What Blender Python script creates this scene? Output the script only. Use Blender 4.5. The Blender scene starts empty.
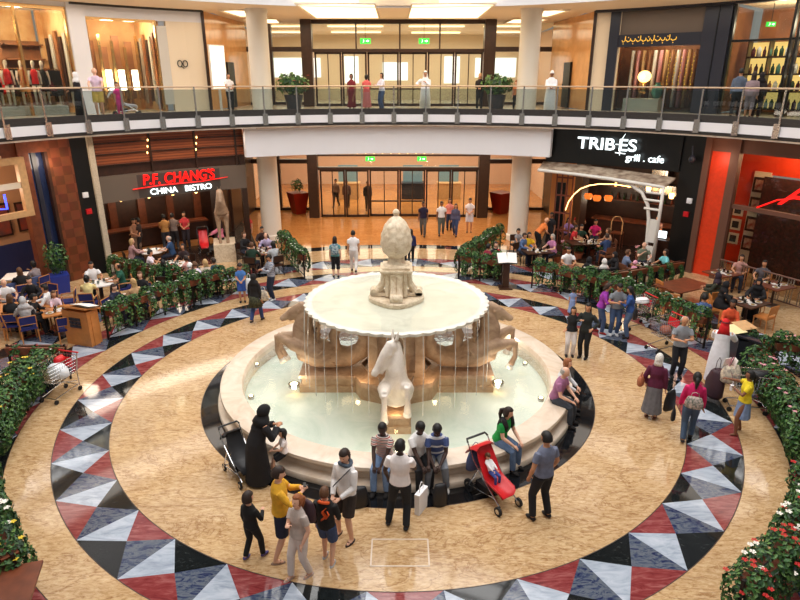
import bpy, math, random
import numpy as np
from mathutils import Vector, Matrix
random.seed(7)
S = bpy.context.scene
COL = S.collection
PI = math.pi
def R(d): return math.radians(d)
def pol(r, a, z=None):
    c = (r*math.cos(R(a)), r*math.sin(R(a)))
    return c if z is None else (c[0], c[1], z)

# ---------------------------------------------------------------- camera
cam = bpy.data.cameras.new('camera'); co = bpy.data.objects.new('camera', cam); COL.objects.link(co)
cam.sensor_width = 36; cam.lens = 612/800*36; cam.clip_end = 200
co.location = (0.05, -14.3, 7.5); co.rotation_euler = (PI/2 - .3467, 0, 0)
S.camera = co
# ---------------------------------------------------------------- view, world
S.view_settings.view_transform = 'Standard'; S.view_settings.look = 'None'
S.view_settings.gamma = 1; S.view_settings.use_curve_mapping = False
S.view_settings.exposure = 0.0
W = bpy.data.worlds.new('world'); S.world = W; W.use_nodes = True
W.node_tree.nodes['Background'].inputs[0].default_value = (1.0, .93, .86, 1)
W.node_tree.nodes['Background'].inputs[1].default_value = .30
def area(name, loc, size, power, color=(1, 1, 1), rot=(0, 0, 0), sizey=None, shape=None):
    l = bpy.data.lights.new(name, 'AREA'); l.energy = power; l.color = color; l.size = size
    if sizey: l.shape = 'RECTANGLE'; l.size_y = sizey
    if shape: l.shape = shape
    o = bpy.data.objects.new(name, l); o.location = loc; o.rotation_euler = rot; COL.objects.link(o); return o
def point(name, loc, power, color=(1, .8, .55), rad=.15):
    l = bpy.data.lights.new(name, 'POINT'); l.energy = power; l.color = color; l.shadow_soft_size = rad
    o = bpy.data.objects.new(name, l); o.location = loc; COL.objects.link(o); return o
# daylight that falls through the glazed roof over the court
area('skylight_daylight', (0, 0, 16.6), 23.4, 6900, (1, .975, .95), shape='DISK')
# warm downlight under the gallery in front of the entrance, and inside the shops
area('entrance_downlight', (0, 18, 4.1), 12, 440, (1, .84, .62), sizey=4)
area('hall_downlight', (0, 26, 4.2), 16, 1500, (1, .84, .64), sizey=8)
area('gallery_downlight', (0, 17.5, 10.2), 14, 300, (1, .82, .6), sizey=4)
area('upper_hall_downlight', (0, 27, 10.1), 16, 800, (1, .86, .68), sizey=8)

# fill lights without fixtures, added to brighten both gallery wings and the shopfronts below
for a_, p_ in ((122, 60), (131, 60), (140, 60), (149, 60), (58, 45), (50, 45), (41, 45), (33, 45)): area('gallery_fill', (16.6*math.cos(R(a_)), 16.6*math.sin(R(a_)), 10.25), 4, p_, (1, .93, .84), rot=(0, 0, R(a_-90)), sizey=2)
for a_, p_ in ((121, 26), (127, 26), (133, 26), (139, 20), (146, 26)): area('fascia_fill', (14.75*math.cos(R(a_)), 14.75*math.sin(R(a_)), 5.4), 1.6, p_, (1, .86, .7), rot=(R(-25), 0, R(a_-90)), sizey=.9)  # added to brighten the timber screen and walls under the slab

# ---------------------------------------------------------------- materials
MATS = {}
def lin(c): return tuple(((x/255)/12.92 if x/255 <= .04045 else (((x/255)+.055)/1.055)**2.4) for x in c)
def mat(name, rgb=(128, 128, 128), rough=.6, metal=0, emit=0, spec=.5, var=0, scale=8, bump=0, rgb2=None, alpha=None):
    """procedural material: colour with noise variation, optional bump and emission; rgb is sRGB 0-255"""
    if name in MATS: return MATS[name]
    m = bpy.data.materials.new(name); m.use_nodes = True; nt = m.node_tree
    b = nt.nodes['Principled BSDF']; c = lin(rgb)
    b.inputs['Base Color'].default_value = (*c, 1); b.inputs['Roughness'].default_value = rough
    b.inputs['Metallic'].default_value = metal; b.inputs['Specular IOR Level'].default_value = spec
    m.diffuse_color = (*c, 1)
    if emit:
        b.inputs['Emission Color'].default_value = (*c, 1); b.inputs['Emission Strength'].default_value = emit
    if var or rgb2 or bump:
        tc = nt.nodes.new('ShaderNodeTexCoord'); n = nt.nodes.new('ShaderNodeTexNoise'); n.inputs['Scale'].default_value = scale
        n.inputs['Detail'].default_value = 4
        nt.links.new(tc.outputs['Object'], n.inputs['Vector'])
        if var or rgb2:
            r = nt.nodes.new('ShaderNodeValToRGB'); e = r.color_ramp.elements
            c2 = lin(rgb2) if rgb2 else tuple(x*(1-var) for x in c)
            e[0].position = .35; e[1].position = .65
            e[0].color = (*c2, 1); e[1].color = (*(c if rgb2 else tuple(min(1, x*(1+var*.6)) for x in c)), 1)
            nt.links.new(n.outputs['Fac'], r.inputs['Fac']); nt.links.new(r.outputs['Color'], b.inputs['Base Color'])
            if emit: nt.links.new(r.outputs['Color'], b.inputs['Emission Color'])
        if bump:
            bp = nt.nodes.new('ShaderNodeBump'); bp.inputs['Strength'].default_value = bump; bp.inputs['Distance'].default_value = .02
            nt.links.new(n.outputs['Fac'], bp.inputs['Height']); nt.links.new(bp.outputs['Normal'], b.inputs['Normal'])
    MATS[name] = m; return m
def marble(name, stops, scale=1.2, stretch=(1, 1, 1), dist=2.2, rough=.08, detail=8, coat=0, rot=0):
    m = bpy.data.materials.new(name); m.use_nodes = True; nt = m.node_tree; b = nt.nodes['Principled BSDF']
    tc = nt.nodes.new('ShaderNodeTexCoord'); mp = nt.nodes.new('ShaderNodeMapping'); mp.inputs['Scale'].default_value = stretch
    mp.inputs['Rotation'].default_value = (0, 0, rot)
    n = nt.nodes.new('ShaderNodeTexNoise'); n.inputs['Scale'].default_value = scale; n.inputs['Detail'].default_value = detail
    n.inputs['Roughness'].default_value = .65; n.inputs['Distortion'].default_value = dist
    r = nt.nodes.new('ShaderNodeValToRGB'); e = r.color_ramp.elements
    e[0].position = stops[0][0]; e[0].color = (*lin(stops[0][1]), 1); e[1].position = stops[-1][0]; e[1].color = (*lin(stops[-1][1]), 1)
    for p, c in stops[1:-1]:
        k = e.new(p); k.color = (*lin(c), 1)
    nt.links.new(tc.outputs['Object'], mp.inputs['Vector']); nt.links.new(mp.outputs['Vector'], n.inputs['Vector'])
    nt.links.new(n.outputs['Fac'], r.inputs['Fac']); nt.links.new(r.outputs['Color'], b.inputs['Base Color'])
    b.inputs['Roughness'].default_value = rough; b.inputs['Specular IOR Level'].default_value = .5
    MATS[name] = m; return m
def stripes(name, cols, scale, axis=2, rough=.85):
    """hard stripes across one object axis (clothing, slats)"""
    if name in MATS: return MATS[name]
    m = bpy.data.materials.new(name); m.use_nodes = True; nt = m.node_tree; b = nt.nodes['Principled BSDF']
    tc = nt.nodes.new('ShaderNodeTexCoord'); sp = nt.nodes.new('ShaderNodeSeparateXYZ'); nt.links.new(tc.outputs['Object'], sp.inputs[0])
    mu = nt.nodes.new('ShaderNodeMath'); mu.operation = 'MULTIPLY'; mu.inputs[1].default_value = scale
    nt.links.new(sp.outputs[axis], mu.inputs[0]); fr = nt.nodes.new('ShaderNodeMath'); fr.operation = 'FRACT'
    nt.links.new(mu.outputs[0], fr.inputs[0]); r = nt.nodes.new('ShaderNodeValToRGB'); r.color_ramp.interpolation = 'CONSTANT'
    e = r.color_ramp.elements; e[0].position = 0; e[0].color = (*lin(cols[0]), 1); e[1].position = 1/len(cols); e[1].color = (*lin(cols[1]), 1)
    for i, c in enumerate(cols[2:], 2):
        k = e.new(i/len(cols)); k.color = (*lin(c), 1)
    nt.links.new(fr.outputs[0], r.inputs['Fac']); nt.links.new(r.outputs['Color'], b.inputs['Base Color']); b.inputs['Roughness'].default_value = rough
    MATS[name] = m; return m
def glassy(name, tint=(240, 245, 242), gloss=.5, rough=.02, ior=1.45):
    m = bpy.data.materials.new(name); m.use_nodes = True; nt = m.node_tree; nt.nodes.remove(nt.nodes['Principled BSDF'])
    o = nt.nodes['Material Output']; t = nt.nodes.new('ShaderNodeBsdfTransparent'); t.inputs[0].default_value = (*lin(tint), 1)
    g = nt.nodes.new('ShaderNodeBsdfGlossy'); g.inputs['Roughness'].default_value = rough
    f = nt.nodes.new('ShaderNodeFresnel'); f.inputs['IOR'].default_value = ior; x = nt.nodes.new('ShaderNodeMixShader')
    nt.links.new(f.outputs[0], x.inputs[0]); nt.links.new(t.outputs[0], x.inputs[1]); nt.links.new(g.outputs[0], x.inputs[2])
    nt.links.new(x.outputs[0], o.inputs['Surface']); MATS[name] = m; return m, nt, g, f
def checker(name, c1, c2, sx, sz, rough=.35, polar_r=None):
    """squares of two wood tones alternating across a wall (angle about the court centre by height)"""
    m = bpy.data.materials.new(name); m.use_nodes = True; nt = m.node_tree; b = nt.nodes['Principled BSDF']
    tc = nt.nodes.new('ShaderNodeTexCoord'); sp = nt.nodes.new('ShaderNodeSeparateXYZ'); nt.links.new(tc.outputs['Object'], sp.inputs[0])
    at = nt.nodes.new('ShaderNodeMath'); at.operation = 'ARCTAN2'; nt.links.new(sp.outputs[1], at.inputs[0]); nt.links.new(sp.outputs[0], at.inputs[1])
    a2 = nt.nodes.new('ShaderNodeMath'); a2.operation = 'MULTIPLY'; a2.inputs[1].default_value = 15.5; nt.links.new(at.outputs[0], a2.inputs[0])
    cb = nt.nodes.new('ShaderNodeCombineXYZ'); nt.links.new(a2.outputs[0], cb.inputs[0]); nt.links.new(sp.outputs[2], cb.inputs[1])
    ck = nt.nodes.new('ShaderNodeTexChecker'); ck.inputs['Scale'].default_value = 1/sx; nt.links.new(cb.outputs[0], ck.inputs['Vector'])
    n = nt.nodes.new('ShaderNodeTexNoise'); n.inputs['Scale'].default_value = 3; nt.links.new(tc.outputs['Object'], n.inputs['Vector'])
    mx = nt.nodes.new('ShaderNodeMix'); mx.data_type = 'RGBA'; mx.blend_type = 'MULTIPLY'; mx.inputs[0].default_value = .5
    ck.inputs['Color1'].default_value = (*lin(c1), 1); ck.inputs['Color2'].default_value = (*lin(c2), 1)
    nt.links.new(ck.outputs['Color'], mx.inputs[6]); nt.links.new(n.outputs['Color'], mx.inputs[7]); nt.links.new(mx.outputs[2], b.inputs['Base Color'])
    b.inputs['Roughness'].default_value = rough; MATS[name] = m; return m

M = lambda n: MATS[n]
def granite(name, base, dark, light, vein, rough=.085, rot=.6, gs=9, vs=.55):
    """speckled directional granite: fine grain, slow tone drift and thin broken veins"""
    m = bpy.data.materials.new(name); m.use_nodes = True; nt = m.node_tree; b = nt.nodes['Principled BSDF']; N = nt.nodes.new; L = nt.links.new
    tc = N('ShaderNodeTexCoord'); mp = N('ShaderNodeMapping'); mp.inputs['Rotation'].default_value = (0, 0, rot); mp.inputs['Scale'].default_value = (1, 2.6, 1); L(tc.outputs['Object'], mp.inputs['Vector'])
    def noise(sc, det, dist, ro=.6): n = N('ShaderNodeTexNoise'); n.inputs['Scale'].default_value = sc; n.inputs['Detail'].default_value = det; n.inputs['Distortion'].default_value = dist; n.inputs['Roughness'].default_value = ro; L(mp.outputs['Vector'], n.inputs['Vector']); return n
    g = noise(gs, 9, .6, .75); r = N('ShaderNodeValToRGB'); e = r.color_ramp.elements; e[0].position = .32; e[0].color = (*lin(dark), 1); e[1].position = .7; e[1].color = (*lin(light), 1); k = e.new(.5); k.color = (*lin(base), 1); L(g.outputs['Fac'], r.inputs['Fac'])
    d = noise(.7, 3, .4); dr = N('ShaderNodeValToRGB'); e = dr.color_ramp.elements; e[0].position = .3; e[0].color = (.82, .78, .74, 1); e[1].position = .7; e[1].color = (1.0, 1.0, 1.0, 1); L(d.outputs['Fac'], dr.inputs['Fac'])
    m1 = N('ShaderNodeMix'); m1.data_type = 'RGBA'; m1.blend_type = 'MULTIPLY'; m1.inputs[0].default_value = 1; L(r.outputs['Color'], m1.inputs[6]); L(dr.outputs['Color'], m1.inputs[7])
    v = noise(vs, 7, 1.6, .62); a = N('ShaderNodeMath'); a.operation = 'SUBTRACT'; a.inputs[1].default_value = .5; L(v.outputs['Fac'], a.inputs[0]); ab = N('ShaderNodeMath'); ab.operation = 'ABSOLUTE'; L(a.outputs[0], ab.inputs[0])
    vr = N('ShaderNodeValToRGB'); e = vr.color_ramp.elements; e[0].position = 0; e[0].color = (.6, .6, .6, 1); e[1].position = .02; e[1].color = (0, 0, 0, 1); L(ab.outputs[0], vr.inputs['Fac'])
    m2 = N('ShaderNodeMix'); m2.data_type = 'RGBA'; L(vr.outputs['Color'], m2.inputs[0]); L(m1.outputs[2], m2.inputs[6]); m2.inputs[7].default_value = (*lin(vein), 1)
    L(m2.outputs[2], b.inputs['Base Color']); b.inputs['Roughness'].default_value = rough; MATS[name] = m
granite('golden_granite', (206, 172, 128), (158, 118, 74), (226, 202, 166), (132, 84, 42), gs=7)
granite('orange_granite', (202, 138, 78), (168, 102, 48), (224, 170, 110), (150, 84, 34), .05)
marble('black_granite', [(.3, (14, 15, 17)), (.6, (24, 25, 28)), (.75, (52, 52, 54))], 3, (1, 1, 1), 2, .045)
marble('tile_black', [(.3, (18, 20, 21)), (.6, (30, 34, 35)), (.78, (84, 84, 80))], 3.2, (1, 2, 1), 2.5, .05)
marble('tile_red', [(.3, (104, 36, 40)), (.5, (136, 60, 60)), (.68, (160, 96, 94))], 2.2, (1, 4, 1), 1.5, .07)
marble('tile_blue', [(.36, (30, 34, 74)), (.46, (66, 76, 100)), (.56, (104, 110, 118)), (.68, (60, 68, 96))], 3.0, (1, 2.4, 1), 2.5, .06)
marble('tile_white', [(.3, (136, 146, 162)), (.5, (170, 180, 194)), (.7, (196, 202, 212))], 1.6, (1, 3, 1), 1.5, .07)
marble('cream_marble', [(.3, (204, 180, 156)), (.5, (220, 202, 182)), (.7, (230, 216, 200))], 1.5, (1, 1, 1), 1.2, .22)
marble('white_marble', [(.3, (206, 200, 190)), (.5, (222, 217, 206)), (.7, (232, 228, 218))], 1.5, (1, 1, 1), 1.2, .25)
marble('tan_marble', [(.3, (160, 126, 98)), (.5, (186, 154, 126)), (.7, (204, 176, 148))], 2.2, (1, 1, 1), 1.6, .35)
marble('carved_stone', [(.35, (196, 172, 140)), (.6, (226, 210, 184))], 9, (1, 1, 1), .8, .5)
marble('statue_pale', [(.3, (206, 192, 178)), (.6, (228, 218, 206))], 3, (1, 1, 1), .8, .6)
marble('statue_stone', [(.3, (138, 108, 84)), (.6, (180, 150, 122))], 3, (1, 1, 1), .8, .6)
glassy('glass', (232, 238, 236), ior=1.35); glassy('rail_glass', (216, 224, 224), ior=1.5)
gm, nt_, g_, f_ = glassy('water', (243, 247, 244), ior=1.09, rough=.06)
tc_ = nt_.nodes.new('ShaderNodeTexCoord'); n_ = nt_.nodes.new('ShaderNodeTexNoise'); n_.inputs['Scale'].default_value = 5
b_ = nt_.nodes.new('ShaderNodeBump'); b_.inputs['Strength'].default_value = .08; b_.inputs['Distance'].default_value = .03
nt_.links.new(tc_.outputs['Object'], n_.inputs['Vector']); nt_.links.new(n_.outputs['Fac'], b_.inputs['Height'])
nt_.links.new(b_.outputs['Normal'], g_.inputs['Normal']); nt_.links.new(b_.outputs['Normal'], f_.inputs['Normal'])
glassy('bowl_film', (244, 247, 243), ior=1.04, rough=.12); _m = mat('water_stream', (244, 250, 250), .1); _m.node_tree.nodes['Principled BSDF'].inputs['Alpha'].default_value = .38
marble('basin_floor', [(.3, (200, 212, 202)), (.5, (222, 228, 220)), (.7, (234, 235, 228))], .9, (1, 1, 1), 1.0, .5)
checker('wood_checker', (134, 72, 44), (112, 58, 34), .34, .34)
mat('white_paint', (232, 230, 232), .5); mat('cream_paint', (232, 214, 186), .5); mat('soffit_paint', (232, 208, 176), .6)
mat('column_paint', (226, 218, 204), .45); mat('black_panel', (14, 16, 17), .3); mat('dark_blue_panel', (40, 42, 54), .35)
mat('dark_bronze', (54, 34, 24), .35, var=.2); mat('steel', (190, 188, 184), .25, 1); mat('chrome', (210, 210, 212), .15, 1)
mat('handrail_wood', (196, 168, 138), .3); mat('slab_dark', (50, 46, 44), .4); mat('wood_brown', (112, 58, 34), .4, var=.25, scale=5)
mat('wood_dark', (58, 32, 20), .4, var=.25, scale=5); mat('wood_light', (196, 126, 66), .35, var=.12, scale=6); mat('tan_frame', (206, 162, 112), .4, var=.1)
mat('taupe_panel', (104, 90, 78), .5); mat('stone_strip', (196, 180, 156), .7, var=.15, scale=20, bump=.5)
mat('brown_trim', (104, 68, 52), .5); mat('red_orange', (222, 62, 24), .4, var=.08); mat('black_iron', (26, 20, 18), .45, .3)
mat('blue_fabric', (34, 40, 104), .85); mat('navy_wall', (34, 44, 96), .6); mat('tan_wall', (200, 150, 112), .6); mat('peach_wall', (222, 186, 160), .5); mat('roof_dark', (58, 50, 44), .6)
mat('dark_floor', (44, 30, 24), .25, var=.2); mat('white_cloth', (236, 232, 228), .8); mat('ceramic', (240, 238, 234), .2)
mat('black_plastic', (20, 20, 22), .4); mat('rubber', (24, 24, 26), .8); mat('terracotta', (150, 78, 48), .7, var=.2)
mat('copper_glow', (214, 120, 50), .4); mat('menu_paper', (244, 240, 232), .7); mat('cream_paper', (238, 226, 170), .7)
mat('amber_lit', (255, 190, 110), .5, emit=3); mat('lamp_white', (255, 240, 214), .5, emit=9); mat('panel_lit', (255, 232, 190), .5, emit=2.2)
mat('lamp_warm', (255, 196, 120), .5, emit=6); mat('sign_white', (235, 248, 250), .5, emit=2.2); mat('sign_red', (240, 20, 16), .4, emit=1.3)
mat('sign_green', (40, 190, 60), .4, emit=1.5); mat('sign_gold', (230, 180, 70), .3, emit=.8); mat('neon_blue', (60, 80, 255), .4, emit=3)
mat('leaf_a', (48, 94, 40), .5, var=.35, scale=6); mat('leaf_b', (26, 62, 28), .5, var=.3, scale=6); mat('leaf_c', (86, 124, 60), .5, var=.2)
mat('petal_white', (244, 238, 226), .6); mat('petal_red', (196, 30, 28), .6); mat('petal_yellow', (236, 206, 60), .6); mat('petal_pink', (226, 160, 170), .6)
mat('white_metal', (226, 222, 214), .4); mat('red_plastic', (206, 26, 34), .4)

# ---------------------------------------------------------------- mesh building
class MB:
    def __init__(s): s.v = []; s.f = []; s.m = []; s.cur = 0
    def add(s, vs, fs, mi=None):
        o = len(s.v); s.v.extend([tuple(float(c) for c in p) for p in vs]); s.f.extend([tuple(i+o for i in f) for f in fs]); s.m.extend([s.cur if mi is None else mi]*len(fs)); return s
    def box(s, cx, cy, cz, sx, sy, sz, rz=0, mi=None, rx=0, taper=1, ry=0):
        x, y, z = sx/2, sy/2, sz/2
        mt = Matrix.Translation((cx, cy, cz)) @ Matrix.Rotation(rz, 4, 'Z') @ Matrix.Rotation(ry, 4, 'Y') @ Matrix.Rotation(rx, 4, 'X')
        vs = [mt @ Vector(p) for p in [(-x*taper, -y*taper, -z), (x*taper, -y*taper, -z), (x*taper, y*taper, -z), (-x*taper, y*taper, -z), (-x, -y, z), (x, -y, z), (x, y, z), (-x, y, z)]]
        return s.add(vs, [(3, 2, 1, 0), (4, 5, 6, 7), (0, 1, 5, 4), (1, 2, 6, 5), (2, 3, 7, 6), (3, 0, 4, 7)], mi)
    def path(s, pts, rad, n=8, mi=None, flat=1.0, up=None, closed=False):
        """tube through points; rad is a number or list; flat squashes along the second frame axis"""
        pts = [Vector(p) for p in pts]; k = len(pts)
        if not hasattr(rad, '__len__'): rad = [rad]*k
        u = Vector(up) if up else None; vs = []; prev = None
        for i, p in enumerate(pts):
            if closed: t = (pts[(i+1) % k]-pts[i-1])
            else: t = (pts[min(i+1, k-1)]-pts[max(i-1, 0)])
            t = t.normalized() if t.length > 1e-9 else Vector((0, 0, 1))
            if u: a = u.cross(t)
            elif prev is not None: a = prev - t*prev.dot(t)
            else: a = t.cross(Vector((0, 0, 1)) if abs(t.z) < .9 else Vector((1, 0, 0)))
            if a.length < 1e-6: a = t.orthogonal()
            a.normalize(); prev = a; b = t.cross(a)
            for j in range(n):
                q = 2*PI*j/n; vs.append(p + a*math.cos(q)*rad[i] + b*math.sin(q)*rad[i]*flat)
        fs = []
        for i in range(k if closed else k-1):
            i2 = (i+1) % k
            for j in range(n): fs.append((i*n+j, i*n+(j+1) % n, i2*n+(j+1) % n, i2*n+j))
        if not closed: fs.append(tuple(range(n-1, -1, -1))); fs.append(tuple((k-1)*n+j for j in range(n)))
        return s.add(vs, fs, mi)
    def lathe(s, prof, c=(0, 0), n=32, a0=0, a1=360, mi=None, fn=None):
        full = abs(a1-a0) >= 359.9; m = n if full else n+1; vs = []
        for r, z in prof:
            for j in range(m):
                a = R(a0+(a1-a0)*j/n); rr = fn(r, z, a) if fn else r
                vs.append((c[0]+rr*math.cos(a), c[1]+rr*math.sin(a), z))
        fs = []
        for i in range(len(prof)-1):
            for j in range(n):
                j2 = (j+1) % m; fs.append((i*m+j, i*m+j2, (i+1)*m+j2, (i+1)*m+j))
        return s.add(vs, fs, mi)
    def arc(s, r0, r1, a0, a1, z0, z1, n=None, mi=None):
        """closed block between two radii, two angles and two heights"""
        n = n or max(1, int(abs(a1-a0)/2.5)); vs = []
        for j in range(n+1):
            a = R(a0+(a1-a0)*j/n); c, t = math.cos(a), math.sin(a)
            vs += [(r0*c, r0*t, z0), (r1*c, r1*t, z0), (r1*c, r1*t, z1), (r0*c, r0*t, z1)]
        fs = [(0, 3, 2, 1), tuple(4*n+i for i in (0, 1, 2, 3))]
        for j in range(n):
            for i in range(4): fs.append((4*j+i, 4*j+(i+1) % 4, 4*j+4+(i+1) % 4, 4*j+4+i))
        return s.add(vs, fs, mi)
    def prism(s, poly, z0, z1, mi=None):
        n = len(poly); vs = [(x, y, z0) for x, y in poly]+[(x, y, z1) for x, y in poly]
        return s.add(vs, [tuple(range(n-1, -1, -1)), tuple(range(n, 2*n))]+[(i, (i+1) % n, n+(i+1) % n, n+i) for i in range(n)], mi)
    def ell(s, c, r, rot=None, nu=12, nv=8, mi=None, fn=None):
        if not hasattr(r, '__len__'): r = (r, r, r)
        mt = rot or Matrix.Identity(3); vs = []; c = Vector(c)
        def P(d):
            k = fn(d) if fn else 1
            return c + mt @ Vector((d[0]*r[0]*k, d[1]*r[1]*k, d[2]*r[2]*k))
        vs.append(P((0, 0, 1)))
        for i in range(1, nv):
            t = PI*i/nv
            for j in range(nu):
                q = 2*PI*j/nu; vs.append(P((math.sin(t)*math.cos(q), math.sin(t)*math.sin(q), math.cos(t))))
        vs.append(P((0, 0, -1))); fs = [(0, 1+j, 1+(j+1) % nu) for j in range(nu)]
        for i in range(nv-2):
            for j in range(nu): fs.append((1+i*nu+j, 1+(i+1)*nu+j, 1+(i+1)*nu+(j+1) % nu, 1+i*nu+(j+1) % nu))
        l = len(vs)-1; fs += [(l, 1+(nv-2)*nu+(j+1) % nu, 1+(nv-2)*nu+j) for j in range(nu)]
        return s.add(vs, fs, mi)
    def build(s, name, mats, parent=None, smooth=False, kind=None, rot=None, loc=None, auto=None):
        me = bpy.data.meshes.new(name); me.from_pydata(s.v, [], s.f)
        if not hasattr(mats, '__len__') or isinstance(mats, str): mats = [mats]
        for m in mats: me.materials.append(M(m) if isinstance(m, str) else m)
        if len(mats) > 1: me.polygons.foreach_set('material_index', s.m)
        if smooth: me.polygons.foreach_set('use_smooth', [True]*len(s.f))
        me.update()
        if auto: me.set_sharp_from_angle(angle=R(auto))
        o = bpy.data.objects.new(name, me); COL.objects.link(o)
        if parent: o.parent = parent
        if kind: o['kind'] = kind
        if loc: o.location = loc
        if rot: o.rotation_euler = rot
        return o
def tag(o, label, cat, group=None):
    o['label'] = label; o['category'] = cat
    if group: o['group'] = group
    return o
def thing(name, label, cat, loc=(0, 0, 0), rz=0, group=None):
    o = bpy.data.objects.new(name, None); COL.objects.link(o); o.empty_display_size = .1
    o.location = loc; o.rotation_euler = (0, 0, rz); return tag(o, label, cat, group)
CH = {}
def kids(o): return [c for c in o.children]
def dup(o, loc=None, rz=None, label=None, group=None, parent=None, scale=None):
    c = o.copy(); COL.objects.link(c)
    if parent: c.parent = parent
    if loc is not None: c.location = loc
    if rz is not None: c.rotation_euler = (0, 0, rz)
    if label: c['label'] = label
    if group: c['group'] = group
    if scale: c.scale = (scale,)*3
    for k in kids(o): dup(k, parent=c)
    return c
def text(name, body, loc, size, m, rz=0, parent=None, ext=.02, shear=0, bold=0, align='CENTER', sx=1):
    cu = bpy.data.curves.new(name, 'FONT'); cu.body = body; cu.size = size; cu.extrude = ext; cu.align_x = align; cu.shear = shear
    cu.offset = bold; cu.materials.append(M(m)); o = bpy.data.objects.new(name, cu); COL.objects.link(o)
    o.location = loc; o.rotation_euler = (PI/2, 0, rz); o.scale = (sx, 1, 1)
    COL.objects.unlink(o); TMP.collection.objects.link(o); vl = TMP.view_layers[0]; vl.update(); dg = vl.depsgraph; dg.update()
    me = bpy.data.meshes.new_from_object(o.evaluated_get(dg)); me.name = name; n = bpy.data.objects.new(name, me); COL.objects.link(n)
    n.location = o.location; n.rotation_euler = o.rotation_euler; n.scale = o.scale; bpy.data.objects.remove(o)
    if parent: n.parent = parent
    return n
TMP = bpy.data.scenes.new('workbench')      # scratch scene for evaluating modifiers and text; removed at the end
# pixel -> place on the level z (read once from the photograph's measured camera; gives a real world position)
def G(u, v, z=0):
    yc = (v-300)/612; xc = (u-400)/612; cp, sp = math.cos(.3467), math.sin(.3467)
    t = (z-7.5)/(-sp-yc*cp); return (xc*t+.05, (cp-yc*sp)*t-14.3)
def face(x, y, tx=0, ty=0): return math.atan2(ty-y, tx-x) - PI/2      # yaw so that local +Y looks at (tx, ty)
# ================================================================ FLOOR
NF = 144
def ringfloor(r0, r1, m, name='floor', a0=0, a1=360, z=0):
    b = MB(); n = max(2, int(NF*(a1-a0)/360))
    b.arc(max(r0, .01), r1, a0, a1, -.12, z, n); return b.build(name, m, kind='structure')
ringfloor(0, 4.93, 'black_granite'); ringfloor(4.93, 6.9, 'golden_granite'); ringfloor(8.0, 8.85, 'golden_granite')
ringfloor(10.0, 10.7, 'golden_granite'); ringfloor(11.9, 13.65, 'golden_granite'); 
ringfloor(13.65, 14.3, 'black_granite', a0=64, a1=116.5)
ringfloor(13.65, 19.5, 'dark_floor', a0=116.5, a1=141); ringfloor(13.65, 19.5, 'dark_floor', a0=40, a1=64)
ringfloor(13.65, 19.5, 'golden_granite', a0=141, a1=190); ringfloor(13.65, 19.5, 'golden_granite', a0=-12, a1=40)
b = MB(); poly = [pol(14.3, a) for a in np.linspace(64, 116.5, 30)]+[(-13, 33), (13, 33)]
b.prism(poly, -.12, 0); b.build('floor', 'orange_granite', kind='structure')
b = MB(); b.prism([(-21, 33), (-13, 33), pol(14.3, 116.5), pol(19.5, 116.5), pol(19.5, 128), (-21, 20)], -.14, -.01); b.prism([(21, 33), (13, 33), pol(14.3, 64), pol(19.5, 64), pol(19.5, 50), (21, 20)], -.14, -.01); b.build('floor', 'dark_floor', kind='structure')
def mosaic(r0, r1, name):
    """ring of 36 square cells, each cut by its diagonals into pale, blue, and alternating red and black triangles"""
    b = MB(); n = 36; rm = (r0+r1)/2*.9975; sub = 4
    for i in range(n):
        a = 6.1+10*i; par = i % 2
        O = [pol(r1, a+10*k/sub, 0) for k in range(sub+1)]; I = [pol(r0, a+10*k/sub, 0) for k in range(sub+1)]; Mi = pol(rm, a+5, 0)
        b.add([O[0], I[0], Mi], [(0, 1, 2)], 0); b.add([O[-1], Mi, I[-1]], [(0, 1, 2)], 1)
        # i = 21 is the cell from 216.1 to 226.1 degrees: red outside, black inside
        b.add([Mi]+O, [tuple([0]+list(range(1, sub+2)))][:1], 2 if par else 3)
        b.add([Mi]+I[::-1], [tuple([0]+list(range(1, sub+2)))], 3 if par else 2)
    b.arc(r0, r1, 0, 360, -.12, -.001, NF, 3)
    return b.build(name, ['tile_white', 'tile_blue', 'tile_red', 'tile_black'], kind='structure')
mosaic(6.9, 8.0, 'floor'); mosaic(8.85, 10.0, 'floor'); mosaic(10.7, 11.9, 'floor')
for k, r in enumerate((4.93, 6.9, 8.0, 8.85, 10.0, 10.7, 11.9)):
    b = MB(); b.arc(r-.008, r+.008, 0, 360, -.02, .002, NF); b.build('trim_%d' % (k+1), 'dark_bronze', kind='structure')
# brass-edged inspection panel and the light strip in the floor in front of the fountain
b = MB(); cx, cy = .05, -6.05
for x, y, sx, sy in ((0, .31, .98, .025), (0, -.31, .98, .025), (-.48, 0, .025, .62), (.48, 0, .025, .62)): b.box(cx+x, cy+y, .002, sx, sy, .006)
tag(b.build('floor_hatch', 'cream_marble'), 'square floor hatch outlined in pale metal in front of the fountain', 'floor hatch')

# ================================================================ GALLERY SLAB, FASCIA, RAIL
RS = 14.4; A0, A1 = 12, 168
b = MB(); b.arc(RS, 19.4, A0, A1, 5.5, 6.1, 70); b.prism([pol(19.4, 115), pol(RS+.2, 115)]+[pol(RS+.2, a) for a in range(112, 67, -3)]+[pol(RS+.2, 65), pol(19.4, 65), (9.5, 33), (-9.5, 33)], 5.45, 6.08)
b.build('floor', 'cream_marble', kind='structure')
b = MB(); b.arc(RS-.03, RS+.15, A0, A1, 6.0, 6.12, 80); b.arc(RS-.02, RS+.05, A0, A1, 6.12, 6.26, 80); b.arc(RS-.03, RS+.1, A0, A1, 5.56, 5.68, 80); b.build('trim_10', 'slab_dark', kind='structure')
b = MB(); b.arc(RS-.07, RS+.1, A0, A1, 5.68, 6.0, 80); b.build('trim_11', 'white_paint', kind='structure')
b = MB(); b.arc(14.75, 15.1, 63.3, 117, 4.25, 5.62, 40); b.build('trim_12', 'white_paint', kind='structure')   # deep white beam over the entrance
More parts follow.
